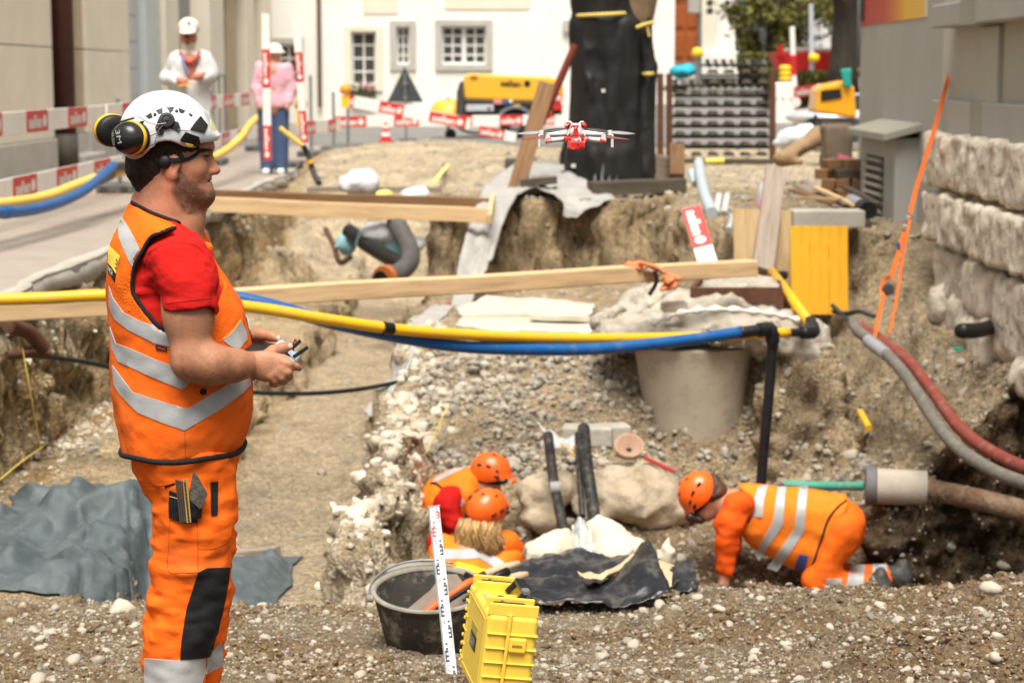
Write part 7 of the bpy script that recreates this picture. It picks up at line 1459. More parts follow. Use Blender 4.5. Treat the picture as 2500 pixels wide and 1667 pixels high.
    # ---------------- controller in the hands
    t = thing('remote_controller', at(700, 885, 5.15), 'grey drone controller with two black antennas held in both hands', 'remote control'); GR = M('controller_grey', (.42, .45, .48), (.38, .41, .44), rough=.45)
    cc = at(694, 868, 5.16); Rz = Matrix.Rotation(math.radians(38), 3, 'Y'); mb = MB().box(cc, (.075, .175, .035), Rz); obj('body', mb, GR, t, bevel=.012, seg=3)
    for dy, b0, b1 in ((-.055, (716, 872), (752, 847)), (.05, (704, 858), (734, 831))):
        Ya = 5.16+dy; obj('antenna', MB().beam(at(*b0, Ya), at(*b1, Ya), .0095, .008, up=(0, -1, 0)), BLKP, t, bevel=.002)
        q = at(690 if dy < 0 else 676, 866 if dy < 0 else 846, Ya); obj('stick_well', MB().lathe([(.0, .001), (.011, .001), (.012, -.004)], cc+Rz @ Vector((.002, dy, .0185)), 18, axis=Rz), BLKP, t); obj('control_stick', MB().tube([cc+Rz @ Vector((.002, dy, .018)), cc+Rz @ Vector((-.002, dy, .036)), cc+Rz @ Vector((-.002, dy, .044))], [.0018, .0018, .0042], 8), M('stick_red', (.33, .012, .01), rough=.4), t)
    obj('phone', MB().box(at(645, 851, 5.19), (.09, .15, .009), Matrix.Rotation(math.radians(4), 3, 'Y')), BLKP, t, bevel=.003); obj('grip', MB().box(at(707, 904, 5.10), (.018, .03, .022), Rz), BLKP, t, bevel=.004)
hero()
# ================================================================== OTHER PEOPLE
def tones(o, V, base, fn=None, seed=0):
    T = np.tile(np.array(base), (len(V), 1))*(1+.08*fbm(V*25+seed, 3))[:, None]
    if fn: fn(T, V)
    vcol(o, 'tone', np.clip(T, 0, 1))
def bounds(P, m=.3): A = np.array([tuple(p) for p in P]); return A.min(0)-m, A.max(0)+m
HELO = M('helmet_orange', (.92, .13, .012), (.88, .12, .012), scale=10, rough=.35, coat=.3)
_hm = {}
def helmet_mesh():
    """climbing-style site helmet, crown +z, front +x"""
    if 'm' in _hm: return _hm['m']
    s_ = SDF((-.17, -.15, -.1), (.2, .15, .17), .006); s_.ell((0, 0, 0), (.138, .112, .13), .01); s_.ell((.1, 0, -.005), (.08, .085, .03), .03); s_.ell((0, 0, -.01), (.127, .101, .12), .004, sub=True); s_.ell((.1, 0, -.03), (.075, .08, .028), .004, sub=True)
    def fn(X, Y, Z): return Z + .02 + .035*np.cos((X+.03)*16)*np.where(np.abs(X) < .16, 1, 0) + 0*Y
    s_.put(fn, (-.3, -.3, -.3), (.3, .3, .3), .006, sub=True); V, Q = s_.mesh(2)
    mb = MB()
    for a, x, z, w_, h in ((1, .0, .062, .03, .016), (-1, .0, .062, .03, .016), (1, .06, .05, .022, .014), (-1, .06, .05, .022, .014), (1, -.06, .05, .03, .02), (-1, -.06, .05, .03, .02), (1, .07, .012, .034, .022), (-1, .07, .012, .034, .022)):
        mb.box((x, a*.112*math.sqrt(max(.05, 1-(x/.138)**2-(z/.13)**2)), z), (w_, .012, h), Matrix.Rotation(-a*.5, 3, 'X'))
    for x in (.05, .0, -.05): mb.box((x, .0+.03*(1 if x else -1), .13*math.sqrt(1-(x/.138)**2-.06)), (.022, .01, .01))
    _hm['m'] = ((V, Q), mb); return _hm['m']
def put_helmet(parent, c, up, front, strap=True, sc=1.0):
    up = Vector(up).normalized(); f = (Vector(front)-up*Vector(front).dot(up)).normalized(); y = up.cross(f); Rm = np.array(Matrix((f, y, up)).transposed())*sc; (V, Q), mb = helmet_mesh(); c = np.array(c)
    h = obj('helmet', (V @ Rm.T + c, Q), HELO, parent, smooth=True, recalc=False); mv = np.array(mb.v) @ Rm.T + c; [obj('vent', (mv[k:k+8], [tuple(i-k for i in q) for q in mb.f[k//8*6:k//8*6+6]]), BLKP, h) for k in range(0, len(mv), 8)]
    if strap:
        r = [c + Rm @ np.array((.118*math.cos(t)-.005, .094*math.sin(t), -.045+.018*math.cos(t))) for t in np.linspace(0, 2*math.pi, 33)]; obj('head_band', MB().tube([tuple(p) for p in r], .011, 8, cap=False), BLKP, h, smooth=True); q = c + Rm @ np.array((-.128, 0, -.062)); obj('adjuster', MB().lathe([(0, .014), (.022, .012), (.024, 0)], q, 14, axis=Vector(tuple(-Rm[:, 0])).to_track_quat('Z', 'Y').to_matrix()), BLKP, h)
    return h
VLIT = M('hi_vis_vest', (.90, .235, .02), (.88, .185, .014), scale=3, rough=.75, bump=.5, bscale=14, spec=.12, speck=(.6, .25, .08), speckscale=4, speckamt=.35)
ORD = M('orange_sweater', (.82, .105, .010), (.74, .085, .009), scale=7, rough=.85, bump=.4, bscale=22, spec=.12)
def kneeling():
    Y = 12.0; K = lambda px, py, dy=0.0: at(px, py, Y+dy); z7 = lambda pts: [(1600+x/3.36, 1100+y/3.36) for x, y in pts]
    lo, hi = bounds([K(1640, 1150), K(2230, 1470)], .45); s_ = SDF(lo, hi, .012)
    s_.ell(K(1712, 1212), (.10, .08, .10), .02).ell(K(1722, 1245), (.065, .06, .075), .03); s_.cone(K(1725, 1215), K(1775, 1225), .06, .065, .03)
    for dy in (-.17, .2): s_.cone(K(1790, 1240, dy), K(1778, 1330, dy*1.05), .05, .045, .03); s_.cone(K(1778, 1330, dy*1.05), K(1770, 1395, dy), .042, .033, .03)
    s_.cone(K(1770, 1395, -.17), K(1767, 1425, -.17), .033, .036, .02)
    for k in range(4): s_.cone(K(1762+k*4, 1422, -.17-.03+k*.02), K(1757+k*5, 1446, -.19+k*.02), .011, .009, .006)
    s_.cone(K(1772, 1418, -.13), K(1780, 1438, -.12), .012, .01, .006)
    s_.cone(K(1800, 1245), K(2040, 1290), .13, .14, .05); s_.cone(K(2050, 1300, -.1), K(1995, 1410, -.1), .09, .07, .04); s_.cone(K(2050, 1300, .12), K(2005, 1410, .12), .09, .07, .04); s_.cone(K(1995, 1410, -.1), K(2140, 1425, -.1), .06, .04, .03); s_.cone(K(2005, 1410, .12), K(2195, 1400, .12), .06, .04, .03)
    V, Q = s_.mesh(1); b = obj('person', (V, Q), SKIN, smooth=True, recalc=False, origin=K(1990, 1440)); tag(b, 'worker in orange kneeling on all fours, digging at the right of the pit', 'person'); tones(b, V, (.46, .22, .13))
    s_ = SDF(lo, hi, .012)
    for dy in (-.17, .2): s_.cone(K(1800, 1235, dy*.8), K(1783, 1275, dy), .095, .088, .04); s_.cone(K(1783, 1275, dy), K(1777, 1330, dy*1.05), .088, .075, .03); s_.cone(K(1777, 1330, dy*1.05), K(1771, 1388, dy), .072, .056, .03)
    s_.noise(.014, 8, 3, 1, (1, 1, 1.6)); obj('sweater', s_.mesh(1), ORD, b, smooth=True)
    s_ = SDF(lo, hi, .012); s_.cone(K(1815, 1238), K(2050, 1280), .15, .20, .05); s_.cone(K(1830, 1280), K(1985, 1335), .13, .17, .06)
    cut_poly(s_, [(1768, 1186), (1830, 1178), (1900, 1173), (2000, 1186), (2050, 1198), (2079, 1214), (2045, 1265), (2005, 1340), (1984, 1405), (1968, 1413), (1900, 1400), (1850, 1365), (1822, 1330), (1806, 1285), (1840, 1250), (1832, 1215), (1800, 1193)], Y-.1, keep=True, k=.02); s_.noise(.012, 6, 3, 2)
    ve = obj('vest', s_.mesh(1), VLIT, b, smooth=True); vb = bvh_of(ve)
    for p in ([(840, 300), (925, 282), (890, 400), (877, 545), (806, 540), (815, 400)], [(1003, 300), (1076, 287), (1060, 400), (1048, 605), (850, 900), (817, 850), (962, 580)], [(1180, 292), (1254, 282), (1235, 450), (1220, 662), (1000, 990), (915, 962), (1140, 640)]): patch('reflective_band', z7(p), vb, REFL, ve, 8, .006, .006)
    patch('blue_badge', z7([(1180, 845), (1255, 860), (1222, 1000), (1140, 972)]), vb, M('badge_blue', (.03, .08, .33), (.05, .12, .42), scale=30, rough=.6), ve, 8, .007)
    obj('piping', line_on(z7([(1600, 385), (1500, 460), (1420, 560), (1370, 700), (1320, 850), (1270, 1000)]), vb, .007, .002), BLKC, ve); obj('piping', line_on(z7([(600, 320), (700, 345), (775, 420), (800, 500), (760, 590)]), vb, .007, .002), BLKC, ve)
    s_ = SDF(lo, hi, .012); s_.ell(K(2058, 1285), (.135, .2, .165), .05)
    for dy in (-.11, .12): s_.cone(K(2055, 1300, dy), K(1995, 1412, dy), .125, .095, .05)
    s_.cone(K(2000, 1412, .12), K(2168, 1404, .12), .09, .078, .04); s_.cone(K(1990, 1415, -.11), K(2135, 1428, -.11), .085, .07, .04); s_.noise(.014, 8, 3, 5); tr = obj('trousers', s_.mesh(1), ORNG, b, smooth=True); tb = bvh_of(tr)
    for p in ([(1600, 940), (1720, 930), (1700, 1140), (1560, 1130)], [(1780, 935), (1895, 925), (1900, 1060), (1785, 1060)], [(1400, 1050), (1530, 1045), (1520, 1110), (1400, 1090)]): patch('reflective_band', z7(p), tb, REFL, tr, 8, .006, .006)
    BM = M('work_boot', (.035, .036, .036), (.075, .072, .068), scale=9, rough=.7, speck=(.25, .22, .18), speckscale=20, speckamt=.4)
    for dy, px, py in ((.12, 2200, 1404), (-.11, 2148, 1428)):
        s_ = SDF(K(px-50, py+60, dy)-Vector((.1, .2, .05)), K(px+40, py-60, dy)+Vector((.1, .2, .1)), .01); s_.cone(K(px+2, py-24, dy), K(px+8, py+34, dy), .055, .06, .03, flat=(1, 0, 0), fs=.75); s_.cone(K(px-28, py, dy), K(px+2, py+2, dy), .066, .07, .03); o_ = obj('boot', s_.mesh(1), BM, b, smooth=True)
    up = (-.78, -.1, .62); put_helmet(b, K(1706, 1203), (-.86, -.12, .42), (-.45, 0, -.9)); s_ = SDF(*bounds([K(1730, 1205)], .22), .009); s_.ell(K(1730, 1200, -.01), (.075, .088, .075), .03).cone(K(1735, 1178), K(1752, 1200), .055, .06, .03); s_.noise(.012, 14, 3, 3); obj('hair', s_.mesh(1), M('hair_brown', (.06, .028, .014), (.10, .05, .025), scale=20, rough=.6, bump=.6, bscale=40), b, smooth=True)
    s_ = SDF(*bounds([K(1705, 1265)], .2), .009); s_.cone(K(1685, 1262, -.05), K(1712, 1270, -.06), .028, .024, .02).cone(K(1685, 1262, .05), K(1685, 1262, -.05), .028, .028, .02); obj('goggles', s_.mesh(1), M('goggle_dark', (.02, .012, .012), (.05, .02, .02), rough=.2), b, smooth=True)
kneeling()
def left_pair():
    zz = lambda pts: [(980+x/4.75, 1090+y/4.75) for x, y in pts]
    # ---- the one behind: red T-shirt, facing right and down
    Y = 12.3; K = lambda px, py, dy=0.0: at(px, py, Y+dy); lo, hi = bounds([K(1000, 1130), K(1260, 1470)], .35)
    s_ = SDF(lo, hi, .012); s_.ell(K(1185, 1180), (.10, .08, .1), .02).ell(K(1195, 1210), (.07, .06, .07), .03); s_.cone(K(1175, 1195), K(1135, 1210), .055, .065, .03); s_.cone(K(1110, 1215), K(1040, 1350), .14, .14, .05)
    s_.cone(K(1085, 1225, -.17), K(1112, 1300, -.2), .05, .045, .03); s_.cone(K(1112, 1300, -.2), K(1195, 1322, -.1), .042, .032, .03); s_.cone(K(1195, 1322, -.1), K(1215, 1328, -.08), .034, .03, .02)
    for k in range(4): s_.cone(K(1212, 1322+k*4, -.09), K(1234, 1332+k*5, -.06), .010, .008, .005)
    s_.cone(K(1150, 1210, .15), K(1190, 1300, .15), .05, .04, .03); s_.cone(K(1040, 1360, -.1), K(1100, 1430, -.15), .1, .07, .04); s_.cone(K(1050, 1360, .1), K(1120, 1430, .1), .1, .07, .04); s_.cone(K(1100, 1430, -.15), K(1000, 1450, -.1), .06, .05, .03); s_.cone(K(1120, 1430, .1), K(1010, 1450, .1), .06, .05, .03)
    V, Q = s_.mesh(1); b = obj('person', (V, Q), SKIN, smooth=True, recalc=False, origin=K(1050, 1455)); tag(b, 'crouching worker in red T-shirt and orange helmet behind the blond worker', 'person'); tones(b, V, (.55, .27, .17))
    s_ = SDF(lo, hi, .012); s_.cone(K(1115, 1210), K(1045, 1340), .15, .15, .05)
    for dy in (-.15, .15): s_.cone(K(1108, 1205, dy*.8), K(1092, 1232, dy*1.1), .075, .076, .04); s_.cone(K(1092, 1232, dy*1.1), K(1112, 1288, dy*1.3), .074, .062, .03)
    s_.noise(.016, 8, 3, 2, (1, 1, 1.5)); obj('t_shirt', s_.mesh(1), REDC, b, smooth=True)
    s_ = SDF(lo, hi, .011); s_.cone(K(1125, 1195), K(1095, 1225), .15, .175, .05); s_.cone(K(1095, 1225), K(1035, 1335), .175, .165, .05); s_.cone(K(1110, 1180, -.08), K(1135, 1205, -.12), .06, .06, .04)
    s_.cone(K(1080, 1225, -.30), K(1098, 1290, -.30), .085, .08, .03, sub=True); s_.noise(.012, 7, 3, 6); ve = obj('vest', s_.mesh(1), VLIT, b, smooth=True); vb = bvh_of(ve)
    for p in ([(365, 415), (400, 370), (560, 280), (690, 250), (720, 262), (600, 315), (430, 405)], [(600, 680), (700, 600), (738, 640), (640, 755)], [(190, 840), (265, 912), (258, 945), (178, 900)], [(180, 690), (215, 720), (260, 850), (225, 860), (190, 800)]): patch('reflective_band', zz(p), vb, REFL, ve, 7, .006, .006)
    obj('piping', line_on(zz([(340, 425), (420, 440), (520, 540), (580, 640), (640, 760)]), vb, .007, .003), BLKC, ve)
    s_ = SDF(lo, hi, .013); s_.ell(K(1035, 1370), (.16, .17, .13), .05)
    for dy in (-.11, .11): s_.cone(K(1040, 1365, dy), K(1105, 1425, dy*1.2), .12, .09, .05); s_.cone(K(1105, 1425, dy*1.2), K(1010, 1450, dy), .085, .075, .04)
    s_.noise(.012, 7, 3, 1); obj('trousers', s_.mesh(1), ORNG, b, smooth=True); put_helmet(b, K(1198, 1152), (.25, -.12, .95), (.85, -.25, -.3), sc=.98)
    # ---- the one in front: blond hair, seen from behind and above
    Y2 = 11.4; K = lambda px, py, dy=0.0: at(px, py, Y2+dy); lo, hi = bounds([K(1000, 1200), K(1300, 1470)], .35)
    s_ = SDF(lo, hi, .012); s_.ell(K(1180, 1268), (.085, .095, .1), .02); s_.cone(K(1172, 1290, .0), K(1160, 1335), .055, .065, .03); s_.cone(K(1155, 1350), K(1120, 1440, -.1), .14, .14, .05); s_.cone(K(1250, 1340, .05), K(1275, 1390, .15), .05, .045, .03); s_.cone(K(1275, 1390, .15), K(1250, 1430, .35), .04, .032, .03); s_.cone(K(1060, 1345), K(1035, 1400, .1), .05, .045, .03); s_.cone(K(1035, 1400, .1), K(1075, 1430, .3), .04, .032, .03); s_.cone(K(1110, 1430), K(1160, 1455, .2), .1, .08, .05)
    V, Q = s_.mesh(1); b = obj('person', (V, Q), SKIN, smooth=True, recalc=False, origin=K(1130, 1462)); tag(b, 'blond worker in orange helmet and vest bending down, seen from behind', 'person'); tones(b, V, (.58, .30, .2))
    s_ = SDF(lo, hi, .011); s_.cone(K(1235, 1325, .0), K(1272, 1375, .12), .075, .07, .04).cone(K(1272, 1375, .12), K(1258, 1420, .3), .068, .06, .04); s_.noise(.008, 9, 3, 3); obj('orange_sleeve', s_.mesh(1), ORNG, b, smooth=True)
    s_ = SDF(lo, hi, .011); s_.cone(K(1065, 1335, .0), K(1035, 1395, .08), .075, .075, .04).cone(K(1035, 1395, .08), K(1050, 1425, .2), .075, .06, .04); s_.noise(.008, 9, 3, 4); obj('red_sleeve', s_.mesh(1), REDC, b, smooth=True)
    s_ = SDF(lo, hi, .011); s_.cone(K(1085, 1345), K(1240, 1365, .02), .085, .08, .05); s_.cone(K(1150, 1345, .02), K(1140, 1410, -.12), .12, .15, .06); s_.cone(K(1080, 1350), K(1085, 1420, -.12), .085, .12, .06); s_.cone(K(1230, 1365), K(1190, 1430, -.1), .085, .12, .06); s_.noise(.011, 7, 3, 8); ve = obj('vest', s_.mesh(1), VLIT, b, smooth=True); vb = bvh_of(ve)
    patch('reflective_band', zz([(480, 1195), (730, 1195), (930, 1175), (1200, 1350), (1090, 1410), (900, 1295), (720, 1310), (490, 1310)]), vb, REFL, ve, 7, .006, .006); patch('yellow_panel', zz([(640, 1340), (820, 1380), (1000, 1440), (860, 1500), (640, 1480)]), vb, M('hi_vis_yellow', (.85, .66, .03), (.8, .6, .03), rough=.75), ve, 8, .005)
    obj('piping', line_on(zz([(700, 1005), (800, 1045), (950, 1080), (1140, 1130)]), vb, .007, .003), BLKC, ve)
    mb = MB(); r = random.Random(5)
    for k in range(330):
        u = r.random(); x = 1122+u*104; d = -.105*math.sin(math.pi*min(1, max(0, (x-1110)/130))); y0 = 1270+r.uniform(-6, 14); P_ = [K(x+r.uniform(-4, 4), y0, d), K(x-6+r.uniform(-6, 6), y0+r.uniform(20, 30), d*1.12-.015+r.uniform(-.02, .01)), K(x-10+u*14+r.uniform(-9, 9), y0+r.uniform(44, 62), d*1.1-.02), K(x-6+u*20+r.uniform(-12, 12), y0+r.uniform(62, 80), d*.9-.01)]
        mb.tube(crom(P_, 4), [.005, .0055, .006, .006, .006, .0058, .0055, .005, .0045, .004, .003, .002, .001], 5, cap=False)
    stuff(obj('hair', mb, M('hair_blond', (.55, .36, .15), (.34, .19, .07), scale=26, rough=.45, island=.55), b, smooth=True))
    put_helmet(b, K(1188, 1243, .0), (.28, -.42, .86), (.55, .75, .1))
    q = K(1190, 1243)
left_pair()
def man_in_cap():
    Y = 20.0; K = lambda px, py, dy=0.0: at(px, py, Y+dy); x0 = K(462, 300).x; lo, hi = bounds([K(390, 40), (x0, Y, STREET)], .45)
    s_ = SDF(lo, hi, .018); s_.ell(K(460, 92), (.085, .10, .12), .02).ell(K(460, 112, -.04), (.06, .06, .06), .03); s_.cone(K(460, 118), K(462, 140), .06, .065, .03); s_.ell(K(460, 95, -.10), (.016, .02, .025), .01); s_.cone(K(463, 160), K(463, 270), .15, .15, .05)
    for sg, e, h in ((-1, (408, 185), (442, 200)), (1, (520, 178), (486, 188))): s_.cone(K(462+sg*31, 148), K(*e), .045, .04, .03); s_.cone(K(*e), K(*h, -.22), .04, .035, .03); s_.ell(K(h[0]-sg*4, h[1], -.24), (.055, .04, .04), .02)
    for k in range(4): s_.cone(K(492-k*2, 182+k*4, -.24), K(470-k*2, 188+k*3, -.27), .012, .01, .006); s_.cone(K(438, 192+k*4, -.24), K(452, 198+k*4, -.27), .012, .01, .006)
    for sg in (-1, 1): s_.cone((x0+sg*.1, Y, 1.45), (x0+sg*.11, Y, .68), .1, .06, .04)
    V, Q = s_.mesh(1); b = obj('person', (V, Q), SKIN, smooth=True, recalc=False, origin=(x0, Y, STREET)); tag(b, 'bearded man in white cap and white coat standing behind the left barrier', 'person')
    def fn(T, V):
        px, py = projn(V); m = ((py > 100) & (py < 130) & (V[:, 1] < Y) & (py > 92+abs(px-460)*.0)); T[m & (py > 106)] = (.62, .52, .40); d = np.hypot((px-457)/9, (py-90)/5); T[(d < 1) & (V[:, 1] < Y)] = (.10, .04, .03); T[(np.hypot(px-459, py-104) < 5) & (V[:, 1] < Y)] = (.1, .06, .04)
    tones(b, V, (.42, .16, .10), fn)
    WC = M('white_cotton', (.60, .60, .59), (.52, .52, .515), scale=4, rough=.85, bump=.4, bscale=12)
    s_ = SDF(lo, hi, .018); zk = [K(0, y).z for y in (128, 150, 190, 240, 300, 340)]; s_.loft(zk, [K(463, 200).x]*6, [.11, .19, .205, .205, .215, .225], [Y]*6, [.1, .15, .17, .17, .18, .19], 2.2, .04)
    for sg, e, h in ((-1, (408, 188), (430, 202)), (1, (520, 180), (498, 192))): s_.cone(K(462+sg*36, 142), K(*e), .08, .068, .05); s_.cone(K(*e), K(*h, -.18), .066, .052, .04)
    cut_poly(s_, [(440, 122), (490, 122), (466, 195), (462, 195)], Y-.15, -1e9, Y-.1); s_.noise(.028, 5, 3, 2, (1, 1, .7)); obj('coat', s_.mesh(1), WC, b, smooth=True)
    obj('collar', MB().tube(crom([K(440, 128, -.1), K(452, 145, -.15), K(464, 152, -.17), K(480, 140, -.15), K(487, 126, -.1)], 5), .018, 8), M('red_trim', (.5, .1, .06), rough=.8), b, smooth=True); obj('lanyard', MB().tube(crom([K(444, 135, -.14), K(450, 160, -.19), K(460, 182, -.2)], 5), .012, 6), M('lanyard_blue', (.15, .2, .42), rough=.7), b)
    s_ = SDF(*bounds([K(462, 60)], .3), .012); s_.ell(K(461, 68), (.105, .12, .1), .01); s_.ell(K(458, 78, -.12), (.085, .11, .018), .02, rot('X', 12)); cut_poly(s_, [(400, 20), (520, 20), (520, 84), (400, 84)], Y-.1, keep=True); obj('cap', s_.mesh(1), M('cap_cream', (.74, .70, .60), (.68, .63, .53), rough=.8), b, smooth=True); obj('cap_badge', MB().box(K(461, 56, -.115), (.03, .012, .03)), MATS['lanyard_blue'], b)
    s_ = SDF(lo, hi, .02)
    for sg in (-1, 1): s_.cone((x0+sg*.1, Y, 1.4), (x0+sg*.11, Y, .66), .12, .09, .05)
    obj('trousers', s_.mesh(1), M('beige_trousers', (.42, .35, .24), (.36, .3, .2), rough=.85), b, smooth=True)
    for sg in (-1, 1): obj('shoe', MB().box((x0+sg*.11, Y-.06, STREET+.04), (.1, .27, .08)), BLKP, b, bevel=.03)
    t = thing('orange_pencil', K(455, 207, -.28), 'orange folding rule held by the man in the white cap', 'folding rule'); obj('stick', MB().beam(K(436, 210, -.29), K(472, 204, -.29), .02, .02), M('stick_orange', (.8, .38, .03), rough=.5), t)
man_in_cap()
def pink_person():
    Y = 27.0; K = lambda px, py, dy=0.0: at(px, py, Y+dy); x0 = K(668, 300).x; lo, hi = bounds([K(620, 105), (x0, Y, STREET)], .4); s_ = SDF(lo, hi, .022)
    s_.ell(K(670, 132), (.09, .10, .12), .02); s_.cone(K(670, 145), K(670, 158), .055, .06, .03); s_.cone(K(668, 175), K(668, 260), .15, .14, .05)
    for sg in (-1, 1): s_.cone(K(668+sg*34, 165), K(668+sg*42, 215), .055, .05, .03); s_.cone(K(668+sg*42, 215), K(668+sg*34, 255, -.1), .045, .035, .03); s_.ell(K(668+sg*33, 262, -.12), (.04, .04, .05), .02); s_.cone((x0+sg*.1, Y, 1.4), (x0+sg*.1, Y, .66), .09, .06, .04)
    V, Q = s_.mesh(1); b = obj('person', (V, Q), SKIN, smooth=True, recalc=False, origin=(x0, Y, STREET)); tag(b, 'person in pale hat and pink shirt standing behind the upright lath', 'person'); tones(b, V, (.5, .25, .16))
    s_ = SDF(lo, hi, .02); zk = [K(0, y).z for y in (152, 165, 200, 262)]; s_.loft(zk, [K(668, 200).x]*4, [.1, .2, .215, .2], [Y]*4, [.08, .13, .15, .15], 2.2, .04)
    for sg in (-1, 1): s_.cone(K(668+sg*34, 166), K(668+sg*43, 215), .08, .075, .04); s_.cone(K(668+sg*43, 215), K(668+sg*35, 250, -.08), .07, .06, .04)
    s_.noise(.012, 7, 3, 2); obj('shirt', s_.mesh(1), M('pink_shirt', (.70, .40, .46), (.62, .34, .42), scale=9, rough=.85), b, smooth=True)
    s_ = SDF(*bounds([K(670, 120)], .3), .014); s_.ell(K(671, 122), (.105, .115, .09), .01).ell(K(671, 128), (.15, .16, .02), .02); obj('hat', s_.mesh(1), MATS['cap_cream'], b, smooth=True)
    s_ = SDF(lo, hi, .022)
    for sg in (-1, 1): s_.cone((x0+sg*.1, Y, 1.42), (x0+sg*.1, Y, .66), .115, .085, .05)
    obj('jeans', s_.mesh(1), M('jeans_blue', (.06, .10, .2), (.05, .08, .16), rough=.85), b, smooth=True)
    for sg in (-1, 1): obj('shoe', MB().box((x0+sg*.1, Y-.05, STREET+.04), (.1, .26, .08)), WHITEP, b, bevel=.03)
    obj('bag_strap', MB().tube([K(648, 160, -.12), K(655, 185, -.17), K(640, 205, -.17)], .014, 6), BLKC, b)
pink_person()
# ================================================================== FOREGROUND THINGS AND THE DRONE
def bucket():
    zb = gz(*at(1042, 1560, 7.65)[:2])-.01; cx, cy = at(1050, 1500, 7.65).x, 7.65; TL = Matrix.Rotation(math.radians(9), 3, 'X'); O = Vector((cx, cy, zb+.01))
    t = thing('mortar_bucket', (cx, cy, zb), 'black rubber mortar bucket full of hand tools', 'bucket'); m = M('bucket_rubber', (.030, .028, .025), (.065, .058, .046), scale=9, rough=.75, bump=.3, bscale=40, speck=(.30, .26, .19), speckscale=11, speckamt=.75)
    pr = [(0, .0), (.165, .0), (.176, .012), (.219, .215), (.227, .22), (.231, .236), (.22, .239), (.209, .215), (.166, .03), (0, .03)]
    obj('body', MB().lathe(pr, O, 64, axis=TL), m, t, smooth='auto', angle=35); obj('rim_dust', MB().lathe([(.209, .222), (.213, .2395), (.228, .2397), (.2325, .232)], O, 64, axis=TL, cap=False), M('rim_pale', (.30, .275, .225), (.2, .18, .14), scale=20, rough=.9), t, smooth=True)
    h = [O+TL @ Vector((-.235*math.cos(a), .235*math.sin(a)-.02, .235+.03*math.sin(a*1.2))) for a in np.linspace(-.25, math.pi*.62, 24)]; obj('wire_handle', MB().tube(h, .0045, 8), GALV, t, smooth=True)
    obj('handle_lug', MB().lathe([(0, -.012), (.015, -.012), (.015, .012), (0, .012)], h[0], 14, axis=Matrix.Rotation(math.pi/2, 3, 'Y')), MATS['rim_pale'], t)
    WDH = M('worn_handle_wood', (.50, .38, .24), (.40, .29, .17), scale=12, rough=.6, stretch=(1, 1, 1)); RST = M('worn_steel', (.21, .165, .125), (.15, .115, .085), scale=20, rough=.65, metal=.4, speck=(.34, .28, .2), speckscale=30)
    def tool(name, lab, cat, parts):
        p0 = parts[0][1][0]; tt = thing(name, p0, lab, cat)
        for nm, pts, r, mm in parts: obj(nm, MB().tube(pts, r, 12), mm, tt, smooth=True)
        return tt
    A = lambda px, py, y: at(px, py, y+.47)
    tool('hand_trowel', 'upper tool with pale wooden handle and dark ferrule in the bucket', 'trowel', [('handle', [A(1170, 1408, 7.25), A(1195, 1397, 7.28), A(1240, 1382, 7.32), A(1268, 1374, 7.34)], [.013, .0165, .016, .012], WDH), ('ferrule', [A(1160, 1413, 7.24), A(1184, 1402, 7.265)], [.0145, .0165], M('ferrule_brown', (.06, .035, .022), rough=.5)), ('tang', [A(1160, 1413, 7.24), A(1100, 1450, 7.17), A(1075, 1480, 7.13)], [.006, .006, .01], RST)])
    tool('wooden_tool', 'lower tool with pale wooden handle and wire ring in the bucket', 'tool', [('handle', [A(1195, 1428, 7.20), A(1230, 1416, 7.22), A(1270, 1405, 7.25), A(1288, 1401, 7.26)], [.014, .018, .0175, .012], WDH), ('shaft', [A(1195, 1428, 7.20), A(1130, 1465, 7.14)], [.007, .007], RST), ('ring', [A(1286, 1401, 7.26), A(1292, 1396, 7.26), A(1293, 1404, 7.26), A(1288, 1409, 7.26)], [.0012]*4, GALV)])
    tool('brush_tool', 'tool with ribbed black grip in the bucket', 'tool', [('grip', [A(1200, 1418, 7.16), A(1215, 1406, 7.18), A(1240, 1394, 7.21)], [.015, .019, .018], BLKP), ('shaft', [A(1200, 1418, 7.16), A(1140, 1458, 7.10)], [.006, .006], RST)])
    tt = thing('orange_hammer', A(1040, 1500, 7.0), 'orange handled hatchet with black grip strip in the bucket', 'hatchet'); ORH = M('handle_orange', (.80, .13, .02), (.72, .11, .02), rough=.45)
    P = crom([A(1036, 1497, 6.97), A(1075, 1468, 7.02), A(1110, 1445, 7.07), A(1140, 1424, 7.11), A(1165, 1412, 7.15), A(1160, 1403, 7.15)], 5); obj('handle', MB().tube(P, [.0135+.002*math.sin(k*.5) for k in range(len(P))], 12), ORH, tt, smooth=True); obj('grip_strip', MB().tube(crom([A(1062, 1486, 6.995), A(1100, 1462, 7.04), A(1135, 1440, 7.085), A(1152, 1428, 7.11)], 5), .0105, 10), BLKP, tt, smooth=True); obj('head', MB().box(A(1143, 1405, 7.14), (.035, .02, .022), Matrix.Rotation(.5, 3, 'Y')), BLKP, tt, bevel=.004)
    # shovel blades lying in the bucket
    for pts, dz, lab in (([(995, 1485), (1065, 1500), (1130, 1420), (1115, 1400), (1080, 1402), (1050, 1440)], .0, 'broad brown steel blade lying in the bucket behind the hatchet'), ([(1065, 1500), (1140, 1498), (1160, 1470), (1150, 1445), (1110, 1455)], .01, 'brown steel blade lying in the bucket beside the case')):
        P = [A(x, y, 7.12+dz+(1500-y)*.0012) for x, y in pts]; o = obj('tool_blade', MB().prism(P, (0, 0, 0), (0, .004, -.003)), M('blade_brown', (.20, .15, .115), (.155, .115, .085), scale=14, rough=.7, bump=.2, bscale=50), bevel=.001); tag(o, lab, 'blade', 'blades in the bucket')
bucket()
